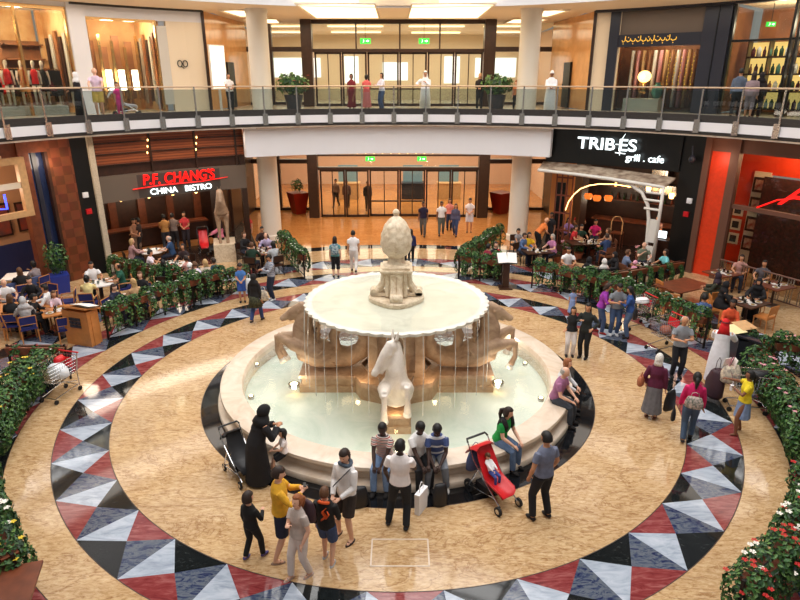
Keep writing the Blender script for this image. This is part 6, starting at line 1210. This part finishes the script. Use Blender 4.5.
# family in front
person('small boy in black top and trousers with purple shoes, back turned', G(254, 558), 60, h=1.28, top=((22, 22, 24), 'l'), bot=((24, 24, 26), 'pants'), hair=('short', 'dkbrown'), skin='fair', hands=((-.12, .03, .48), (.06, .17, .66)), child=1, lod=2, feet=((-.07, -.08, .05), (.08, .09, .04)), shoec=(86, 76, 130))
p = G(284, 556); person('man in yellow rugby shirt and navy shorts looking at his camera', p, 12, h=1.76, top=((226, 170, 44), 'l'), bot=((26, 32, 56), 'shorts'), hair=('short', 'dkbrown'), skin='fair', hands=((-.02, .2, .74), (.05, .2, .73)), head=(0, 12), lod=2, feet=((-.08, .1, .04), (.08, -.08, .04)), shoe='sandal', shoec=(150, 120, 100))
cx_, cy_ = wpt(p, 12, (.0, .235, 0), 1.76)[:2]; b = MB(); b.box(0, 0, 0, .11, .05, .07, R(12-90)); b.path([(0, 0, 0), (.05, .02, 0)], .022, 10); tag(b.build('camera', 'black_plastic', loc=(cx_, cy_, 1.33)), 'small black camera in the hands of the man in yellow', 'camera')
b = MB(); b.path([(-.07, -.02, 0), (-.03, .075, -.035), (.03, .075, -.035), (.07, -.02, 0)], .016, 6)
p = G(302, 575); person('girl in grey top and pale trousers with a backpack strap', p, 228, h=1.55, top=((186, 172, 164), 's'), bot=((228, 214, 206), 'pants'), hair=('pony', 'ginger'), skin='fair', hands=((-.12, .06, .5), (-.05, .17, .76)), head=(8, -4), child=0, fem=1, lod=2, feet=((-.06, -.06, .04), (.05, .1, .04)), shoe='sandal', shoec=(196, 170, 160))
q = wpt(p, 228, (-.02, -.13, .62), 1.55); bag('backpack', 'small dark red and black backpack on the girl in grey', 'backpack', q[0], q[1], .98, .26, .16, .36, 'bag_plum', R(138), False)
p = G(328, 562); person('boy in black jacket with orange flame emblem, back to us', p, 75, h=1.48, top=((24, 22, 22), 'lx'), bot=((56, 74, 110), 'shorts'), hair=('short', 'brown'), skin='fair', hands=((-.14, .04, .45), (.1, .12, .52)), lod=2, feet=((-.06, .06, .04), (.06, -.04, .04)), shoe='sandal', shoec=(180, 180, 180))
q = wpt(p, 75, (0.02, -.088, .72), 1.48); b = MB(); b.path([(-.05, 0, -.12), (.03, 0, -.04), (-.03, 0, .04), (.04, 0, .12)], [.03, .045, .035, .008], 6, flat=.4); b.path([(.03, 0, -.08), (.08, 0, .0), (.05, 0, .07)], [.02, .026, .006], 6, flat=.4); o = b.build('flame_emblem', mat('flame', (230, 90, 30), .6), smooth=True, loc=q, rot=(0, 0, R(75-90))); tag(o, 'orange flame print on the back of the black jacket', 'print')
q = wpt(p, 75, (0, -.02, .83), 1.48); b = MB(); b.path([(.075*math.cos(a), .06*math.sin(a)-.02, -.04*math.sin(a)) for a in np.linspace(0, 2*PI, 13)[:-1]], .028, 6, closed=True); o = b.build('hood', 'flame', smooth=True, loc=q, rot=(0, 0, R(75-90))); tag(o, 'orange hood lining at the collar of the black jacket', 'hood')
p = G(348, 536); person('teenager in white hoodie and dark shorts with a scarf and shoulder strap', p, 235, h=1.78, top=((236, 232, 230), 'lx'), bot=((52, 44, 40), 'shorts'), hair=('curly', 'dkbrown'), skin='fair', hands=((-.05, .15, .56), (.04, .15, .55)), head=(10, 12), lod=2, feet=((-.08, .04, .04), (.09, .02, .04)), shoe='sandal', shoec=(60, 44, 40))
q = wpt(p, 235, (0, .0, .845), 1.78); b = MB(); b.path([(.095*math.cos(a), .085*math.sin(a), .02*math.sin(a*2)) for a in np.linspace(0, 2*PI, 15)[:-1]], .035, 8, closed=True); tag(b.build('scarf', mat('scarf_blue', (96, 110, 124), .9, rgb2=(50, 60, 74), scale=25), smooth=True, loc=q), 'grey-blue scarf round the neck of the teenager in white', 'scarf')
b = MB(); q0 = wpt(p, 235, (-.085, .03, .83), 1.78); q1 = wpt(p, 235, (.0, .155, .7), 1.78); q2 = wpt(p, 235, (.115, .08, .56), 1.78); q3 = wpt(p, 235, (.06, -.09, .7), 1.78); b.path([q0, q1, q2], .014, 6, flat=.4); tag(b.build('shoulder_strap', 'bag_black', smooth=True), 'black strap across the chest of the teenager in white', 'strap')
x, y = G(358, 497, .2); bag('carrier_bag', 'black bag on the dark floor behind the teenager in white', 'bag', x, y, 0, .4, .2, .42, 'bag_black', .2, False)
# group of men at the fountain rim
stripes('red_stripe_shirt', [(226, 214, 206), (180, 70, 60), (226, 214, 206), (90, 80, 84)], 16); stripes('blue_stripe_shirt', [(70, 88, 140), (70, 88, 140), (222, 224, 230), (70, 88, 140)], 5.2)
rim = lambda a, r=4.12: (fx+r*math.cos(R(a)), r*math.sin(R(a)))
def rimsit(label, a, dface=None, **k):
    k.setdefault('hands', 'lap'); k.setdefault('lean', 14); k.setdefault('lod', 2); return person(label, rim(a), a if dface is None else dface, sit=.50, **k)
rimsit('seated man in striped shirt and pale jeans at the left of the rim group', -93, -105, h=1.72, top=('red_stripe_shirt', 's'), bot=((120, 146, 184), 'pants'), hair=('short', 'black'), skin='dark', hands='knees', feet=((-.09, .22, .04), (.05, .26, .04)))
rimsit('seated man in white polo with a red badge in the middle of the rim group', -84, -70, h=1.78, top=(WHT, 's'), bot=((28, 28, 32), 'pants'), hair=('short', 'black'), skin='dark', hands='knees', head=(0, 15))
rimsit('seated man in blue and white striped shirt and grey jeans on the rim', -79, -88, h=1.76, top=('blue_stripe_shirt', 's'), bot=((128, 132, 140), 'pants'), hair=('short', 'black'), skin='dark', hands='knees', head=(0, 25), feet=((-.11, .2, .04), (.11, .22, .04)), lean=20, shoec=(200, 196, 190))
person('standing man in white shirt and black trousers with back to us at the rim', G(400, 526), 78, h=1.78, top=((240, 232, 230), 's'), bot=((26, 30, 38), 'pants'), hair=('short', 'black'), skin='dark', hands=((-.14, .08, .5), (.1, .2, .56)), head=(-10, 6), lod=2, feet=((-.12, -.0, .04), (.07, -.04, .04)), shoec=(40, 40, 44))
x, y = G(421, 508, .05); bag('paper_bag', 'flat white paper shopping bag standing by the seated men', 'bag', x, y, .0, .34, .1, .44, 'paper_white', R(60), True, False); x, y = G(440, 500, .1); bag('carrier_bag', 'black bag between the feet of the striped shirt men', 'bag', x, y, 0, .3, .2, .46, 'bag_black', .3, False)
rimsit('seated woman in green top and black bolero with jeans beside the red pushchair', -58.5, -42, h=1.68, top=((26, 150, 66), 's'), bot=((92, 116, 150), 'pants'), hair=('pony', 'dkbrown'), skin='fair', fem=1, hands='lap', head=(15, 12))
q = wpt(rim(-61), -42, (0, .01, .60), 1.68); 
b = MB(); 
for s in (-1, 1): b.path([(s*.1, -.03, .17), (s*.125, .03, .12), (s*.11, .08, .0), (s*.1, .06, -.1)], [.04, .055, .05, .03], 8)
b.path([(-.13, -.05, .02), (0, -.08, .04), (.13, -.05, .02)], [.07, .09, .07], 8); o = b.build('bolero', fab(BLK), smooth=True, loc=(rim(-58.5)[0]+.07, rim(-58.5)[1]-.06, .98), rot=(0, 0, R(-42-90))); tag(o, 'short black bolero over the green top of the seated woman', 'bolero')
person('standing man in grey-blue polo and dark trousers with back to us', G(540, 517), 118, h=1.78, top=((112, 118, 140), 's'), bot=((24, 26, 34), 'pants'), hair=('short', 'black'), skin='tan', hands=((-.13, .06, .5), (.13, .06, .5)), head=(0, 14), lod=2, feet=((-.1, .0, .04), (.07, -.04, .04)))
rimsit('grey-haired man in purple shirt and dark trousers seated on the right rim', -26, -36, h=1.76, top=((160, 104, 140), 's'), bot=((60, 66, 76), 'pants'), hair=('receding', 'grey'), skin='fair', hands='lap', head=(-5, 14))
rimsit('red-haired person in white and black seated beyond the man in purple', -18.5, -24, h=1.68, top=((220, 220, 224), 'l'), bot=((28, 26, 30), 'pants'), hair=('bob', 'ginger'), skin='fair', fem=1)
p = G(259, 481); pv = person('veiled woman in black bending towards a small girl on the rim', p, 32, h=1.66, top=(BLK, 'l'), bot=((20, 19, 22), 'abaya'), hair=('niqab', (20, 19, 22)), skin='tan', fem=1, hands=((-.03, .22, .68), (.05, .22, .69)), lean=16, head=(0, 15), lod=2); pv.scale = (1.2, 1.2, 1)
person('small girl in white top and black shorts sitting on the rim', G(283, 452, .55), 200, h=1.02, top=((240, 230, 228), 's'), bot=((26, 26, 34), 'shorts'), hair=('bob', 'black'), skin='fair', child=1, fem=1, sit=.50, hands=((-.08, .2, .66), (.06, .18, .62)), lod=2, feet=((-.07, .22, .18), (.07, .24, .16)), shoec=(230, 226, 226))
# right-hand floor
person('tall young woman in dark top and leggings embracing a girl', G(583, 358), 232, h=1.68, top=((34, 38, 36), 'lx'), bot=((22, 22, 26), 'pants'), hair=('long', 'black'), skin='tan', fem=1, hands=((-.14, .1, .6), (.06, .14, .72)), head=(10, 12), lod=1)
person('girl in black jacket and white trousers with hand on hip', G(569, 356), 262, h=1.52, top=((22, 24, 26), 'l'), bot=((240, 232, 230), 'pants'), hair=('long', 'black'), skin='tan', fem=1, hands=((.1, .04, .56), (-.13, .04, .5)), lod=1)
person('woman in purple top and jeans looking at a phone with friends', G(598, 333), -20, h=1.68, top=((146, 50, 160), 'l'), bot=(JEAN, 'pants'), hair=('bob', 'dkbrown'), fem=1, hands='phone', lean=10, head=(0, 25), lod=1, feet=((-.05, -.08, .05), (.05, .06, .04)), shoec=(160, 40, 40))
person('man in grey shirt and jeans between purple and blue friends', G(613, 335), 262, h=1.74, top=((124, 130, 138), 's'), bot=((64, 86, 124), 'pants'), hair=('short', 'black'), hands='phone', lean=6, head=(0, 25), lod=1, shoec=(210, 210, 214))
person('long-haired woman in blue top and jeans with back to us', G(627, 338), 160, h=1.68, top=((44, 78, 140), 'l'), bot=((84, 106, 140), 'pants'), hair=('long', 'black'), fem=1, hands='phone', lean=6, head=(0, 20), lod=1)
q = G(636, 310, 1.0); bag('shoulder_bag', 'black shoulder bag behind the long-haired woman in blue', 'bag', *G(635, 316, .95), .86, .3, .14, .34, 'bag_black', R(60), True)
person('toddler in pale blue dress standing behind the girls', G(571, 315), 80, h=.95, top=((140, 160, 206), 's'), bot=((140, 160, 206), 'skirt'), hair=('short', 'dkbrown'), skin='tan', child=1, fem=1)
person('man in grey checked shirt and black trousers looking at his hands', G(675, 377), 262, h=1.76, top=((138, 142, 148), 's'), bot=((24, 26, 34), 'pants'), hair=('receding', 'grey'), skin='tan', hands='phone', head=(0, 18), lod=1)
p = G(650, 418); person('white-haired woman in plum cardigan and long grey skirt, back to us', p, 62, h=1.66, top=((92, 26, 58), 'lx'), bot=((112, 112, 118), 'skirt'), hair=('bob', 'white'), skin='fair', fem=1, hands=((-.12, .06, .5), (.14, .02, .46)), head=(0, 10), lod=1, shoec=(110, 70, 60))
bag('handbag', 'tan leather handbag on the arm of the woman in plum', 'bag', p[0]-.3, p[1]+.1, .84, .36, .16, .22, 'bag_tan', R(60), True); bag('carrier_bag', 'black printed carrier bag carried between the woman in plum and the woman in pink', 'bag', p[0]+.42, p[1]+.04, .2, .38, .14, .5, 'bag_black', R(30), True)
p = G(686, 440); person('dark-haired woman in hot pink top and flared jeans, back to us', p, 68, h=1.66, top=((206, 24, 96), 'l'), bot=((70, 90, 116), 'pants'), hair=('pony', 'black'), skin='tan', fem=1, hands=((-.14, .05, .48), (.14, .06, .48)), lod=1, feet=((-.05, -.1, .05), (.05, .08, .04)))
q = wpt(p, 68, (.0, -.13, .56), 1.66); bag('shoulder_bag', 'floral grey shoulder bag on the back of the woman in pink', 'bag', q[0], q[1], .92, .36, .16, .26, 'flower_print', R(-25), True); q = wpt(p, 68, (-.2, .02, .3), 1.66); bag('handbag', 'small black bag hanging at the left hand of the woman in pink', 'bag', q[0], q[1], .42, .2, .1, .28, 'bag_black', R(60), True)
p = G(738, 433); person('girl in yellow top and denim miniskirt drinking beside the loaded cart', p, 165, h=1.56, top=((236, 210, 40), 's'), bot=((130, 150, 186), 'miniskirt'), hair=('pony', 'black'), skin='brown', fem=1, hands=((-.02, .18, .72), (.22, .2, .74)), lod=1, feet=((-.09, .06, .04), (.08, -.04, .04)), shoe='none')
q = wpt(p, 165, (.01, .2, .66), 1.56); b = MB(); b.lathe([(.01, 0), (.03, 0), (.04, .12), (.042, .13), (.01, .135)], n=14); b.path([(0, 0, .12), (.01, 0, .22)], .005, 5); tag(b.build('paper_cup', 'paper_white', loc=q), 'white drinking cup in the hand of the girl in yellow', 'cup')
person('man in white robe and red headcloth facing the yellow menu', G(714, 382), 62, h=1.78, top=((240, 240, 246), 'robe'), bot=((240, 240, 246), 'robe'), hair=('keffiyeh', (206, 24, 30)), skin='tan', hands=((-.02, .24, .7), (.1, .24, .68)), lod=1)
# left floor, near the planters
p = G(243, 302); person('child in blue top and shorts holding a white bag by the left planters', p, 285, h=1.42, top=((70, 120, 190), 's'), bot=((50, 84, 160), 'shorts'), hair=('short', 'dkbrown'), child=1, hands='clasp', head=(0, 20)); bag('plastic_bag', 'white plastic bag held by the child in blue', 'bag', p[0]+.3, p[1]-.1, .5, .24, .12, .42, 'plastic_bag', 0, True)
p = G(257, 322); person('woman in black top and patterned tunic with jeans walking away', p, 75, h=1.66, top=((26, 24, 26), 'l'), bot=((50, 70, 124), 'pants'), hair=('hijab', (26, 24, 26)), fem=1, feet=W1); 
b = MB(); b.lathe([(.01, 0), (.24, 0), (.2, .2), (.18, .36), (.01, .38)], n=22, fn=lambda r, z, a: r*(1-.2*abs(math.sin(a)))); tag(b.build('tunic_hem', mat('tunic_print', (74, 78, 50), .8, rgb2=(36, 34, 26), scale=20), loc=(p[0], p[1], .56), smooth=True), 'patterned olive tunic hem of the woman walking away', 'tunic'); bag('handbag', 'cream handbag on the arm of the woman in black walking away', 'bag', p[0]+.28, p[1]-.02, .78, .42, .16, .32, 'canvas_cream', R(-30), True)
stripes('plaid', [(170, 176, 190), (80, 86, 104), (200, 200, 206), (60, 66, 84)], 14)
person('person in checked shirt and dark jeans looking down by the planters', G(273, 300), 215, h=1.72, top=('plaid', 'l'), bot=((30, 38, 58), 'pants'), hair=('short', 'black'), hands='phone', head=(0, 25), shoec=(220, 220, 220))
p = G(336, 277); person('woman in teal top with patterned backpack and black capris walking away', p, 92, h=1.68, top=((90, 150, 156), 's'), bot=((26, 26, 30), 'capri'), hair=('bob', 'dkbrown'), skin='fair', fem=1); q = wpt(p, 92, (0, -.13, .6), 1.68); bag('backpack', 'blue and white patterned backpack on the woman in teal', 'backpack', q[0], q[1], 1.0, .32, .18, .42, mat('backpack_print', (40, 84, 110), .7, rgb2=(190, 206, 206), scale=14) and 'backpack_print', 0, False)
person('man all in white walking away beyond the fountain', G(354, 272), 92, h=1.76, top=(WHT, 's'), bot=((232, 226, 220), 'pants'), hair=('short', 'black'), skin='tan', feet=W2)
person('child in navy hooded top behind the pineapple finial, walking', G(411, 263), 90, h=1.5, top=((34, 36, 80), 'l'), bot=((24, 24, 30), 'pants'), hair=('long', 'dkbrown'), feet=W1, fem=1); person('person in black partly hidden behind the pineapple finial', G(404, 262), 100, h=1.45, top=(BLK, 'l'), bot=(BLK, 'pants'), hair=('short', 'black'))
person('man in dark navy shirt and grey trousers walking to the court', G(423, 236), 262, h=1.76, top=((34, 26, 54), 's'), bot=((88, 84, 80), 'pants'), feet=W2, skin='brown'); person('man in white T-shirt and grey trousers walking to the court', G(441, 235), 268, h=1.74, top=(WHT, 's'), bot=((84, 90, 84), 'pants'), feet=W1, skin='brown')
person('woman in salmon pink top beside the man in white T-shirt', G(449, 230), 268, h=1.66, top=((226, 140, 130), 's'), bot=((40, 50, 80), 'pants'), hair=('bob', 'dkbrown'), fem=1); person('woman in grey-blue top and jeans walking between groups', G(455, 236), 255, h=1.66, top=((84, 84, 110), 'l'), bot=((50, 66, 104), 'pants'), hair=('long', 'black'), fem=1, feet=W2)
person('person in white shirt and pale shorts with dark bag strap by the doors', G(469, 232), 262, h=1.78, top=((240, 230, 232), 's'), bot=((214, 210, 218), 'shorts'), hair=('short', 'black'), skin='tan', hands='clasp', shoe='sandal')
for k, (xx, yy, dg, c, lab) in enumerate(((-3.9, 23.5, 250, (150, 110, 90), 'figure in tan behind the left glass doors'), (-3.2, 23.0, 270, (110, 80, 76), 'figure in brown behind the left glass doors'), (-1.9, 22.6, 275, (50, 36, 36), 'dark figure coming in through the middle doors'))): person(lab, (xx, yy), dg, h=1.74, top=(c, 'l'), bot=((60, 50, 50), 'pants'), feet=W1)
person('waiter in white cap and dark clothes bending beside the right column', G(536, 252), 20, h=1.72, top=((236, 130, 60), 's'), bot=(BLK, 'pants'), hair=('cap', (240, 180, 140)), lean=45, hands=((-.08, .3, .5), (.08, .3, .5))); person('man in black standing by the amber wall behind the tables', G(549, 250), 215, h=1.78, top=(BLK, 's'), bot=(BLK, 'pants'), hair=('short', 'black'), skin='brown')
person('barman in pale beige shirt inside the grill room', pol(17.2, 47.6), 250, h=1.76, top=((206, 160, 140), 's'), bot=(BLK, 'pants'), hair=('short', 'black'), hands='clasp')
# bistro interior standing guests
for u, v, dg, c, bc_, lab, fm in ((117, 246, 320, (170, 120, 90), (120, 90, 70), 'person in tan at the left of the bistro interior', 0), (123, 246, 200, (60, 44, 40), (40, 34, 34), 'dark-clothed person beside the tan one in the bistro', 0), (150, 241, 120, (184, 130, 70), (60, 60, 66), 'man in mustard shirt at the bistro counter', 0), (165, 243, 95, (130, 112, 104), (50, 46, 48), 'man in grey-brown shirt with back to us at the counter', 0), (183, 245, 280, (206, 60, 66), (50, 40, 46), 'woman in red top in the middle of the bistro interior', 1)):
    x, y = G(u, v); rr = math.hypot(x, y); f_ = min(1, 16.9/rr)
    person(lab, (x*f_, y*f_), dg, h=1.74, top=(c, 's'), bot=(bc_, 'pants'), hair=('bob' if fm else 'short', 'black'), fem=fm, hands='clasp')
person('woman in pink top with a stroller by the stone horse', G(223, 256), 190, h=1.66, top=((226, 130, 160), 'l'), bot=(BLK, 'skirt'), hair=('hijab', (60, 40, 50)), fem=1, hands='rail'); person('person in red and white top carrying a child near the left column', G(250, 246), 250, h=1.6, top=((200, 60, 50), 's'), bot=(BLK, 'pants'), hair=('short', 'black'))
# gallery
Z6_ = 6.1
def gal(lab, u, deg, r=14.95, **k):
    """stand somebody on the gallery at the bearing of image column u, r metres from the court centre"""
    bear = lambda q: abs(400+612*(r*math.cos(R(q))-.05)/((r*math.sin(R(q))+14.3)*math.cos(.3467)+1.3*math.sin(.3467))-u)
    a = min(np.linspace(15, 165, 3001), key=bear); x, y = pol(r, a)
    return person(lab, (x, y), deg if deg is not None else a+180, z=Z6_, **k)
gal('woman in black coat and white headscarf at the left gallery rail', 82, 200, 15.6, h=1.64, top=(BLK, 'l'), bot=((40, 40, 50), 'abaya'), hair=('hijab', WHT), fem=1, hands='clasp')
gal('man in pale lilac shirt and yellow shorts on the left gallery', 101, 290, 15.4, h=1.8, top=((226, 200, 220), 's'), bot=((226, 190, 90), 'shorts'), hair=('receding', 'grey'), skin='fair', hands='rail')
gal('child in hot pink at the left gallery rail', 121, None, 15.1, h=1.25, top=((222, 40, 130), 's'), bot=((222, 60, 140), 'pants'), hair=('bob', 'dkbrown'), child=1, fem=1)
x, y = pol(15.3, 133.2); s_ = stroller('pale stroller beside the man in yellow shorts on the gallery', x-.5, y+.3, R(-60), mat('pale_fabric', (206, 210, 222), .8) and 'pale_fabric', 'chrome', big=False); s_.location.z = 6.1
gal('woman in white top sitting back by the amber wall, upper left', 231, 300, 17.2, h=1.64, top=(WHT, 's'), bot=(BLK, 'pants'), hair=('bob', 'black'), fem=1, hands='clasp')
gal('woman in dark red sari at the gallery rail, left of centre', 352, 250, 15.5, h=1.62, top=((120, 30, 40), 's'), bot=((110, 26, 36), 'skirt'), hair=('bun', 'black'), skin='brown', fem=1); gal('woman in coral top with white bag at the gallery rail', 367, 80, 15.5, h=1.6, top=((226, 100, 100), 's'), bot=((206, 120, 120), 'skirt'), hair=('bun', 'black'), skin='brown', fem=1, hands='clasp')
gal('woman in white scarf and blue trousers at the gallery rail', 382, 215, 15.5, h=1.66, top=((214, 214, 230), 'l'), bot=((70, 90, 130), 'pants'), hair=('long', 'dkbrown'), fem=1, hands='phone')
gal('man in white robe and headcloth with hand on the gallery rail, centre', 425, 262, 15.0, h=1.74, top=((240, 238, 240), 'robe'), bot=((240, 238, 240), 'robe'), hair=('keffiyeh', (240, 236, 232)), skin='tan', hands=((-.02, .1, .72), (.2, .14, .66)))
gal('woman in black carrying a child by the upper doors', 479, 262, 16.6, h=1.66, top=((36, 28, 28), 'l'), bot=(BLK, 'pants'), hair=('bob', 'blond'), fem=1, hands='clasp'); gal('small child in orange half hidden by the upper right plant', 515, 262, 16.8, h=1.3, top=((226, 140, 90), 's'), bot=(BLK, 'pants'), hair=('short', 'ginger'), child=1, skin='fair')
gal('man in white robe with bare head and folded hands on the right of the gallery', 549, 262, 15.3, h=1.74, top=((244, 242, 242), 'robe'), bot=((244, 242, 242), 'robe'), hair=('cap', (240, 236, 232)), skin='brown', hands='clasp')
gal('man in slate blue shirt walking past the lit shop shelves', 734, 60, 16.4, h=1.78, top=((92, 104, 124), 'l'), bot=((30, 30, 36), 'pants'), hair=('short', 'black'), feet=W1); gal('woman in grey cardigan walking past the lit shop shelves', 747, 60, 16.2, h=1.66, top=((150, 130, 136), 'lx'), bot=((120, 110, 116), 'capri'), hair=('long', 'dkbrown'), fem=1, feet=W2); gal('woman in black headscarf beside the grey cardigan on the gallery', 755, 60, 16.5, h=1.64, top=((40, 34, 38), 'l'), bot=((30, 28, 32), 'pants'), hair=('hijab', (30, 24, 28)), fem=1)

bpy.data.scenes.remove(TMP)
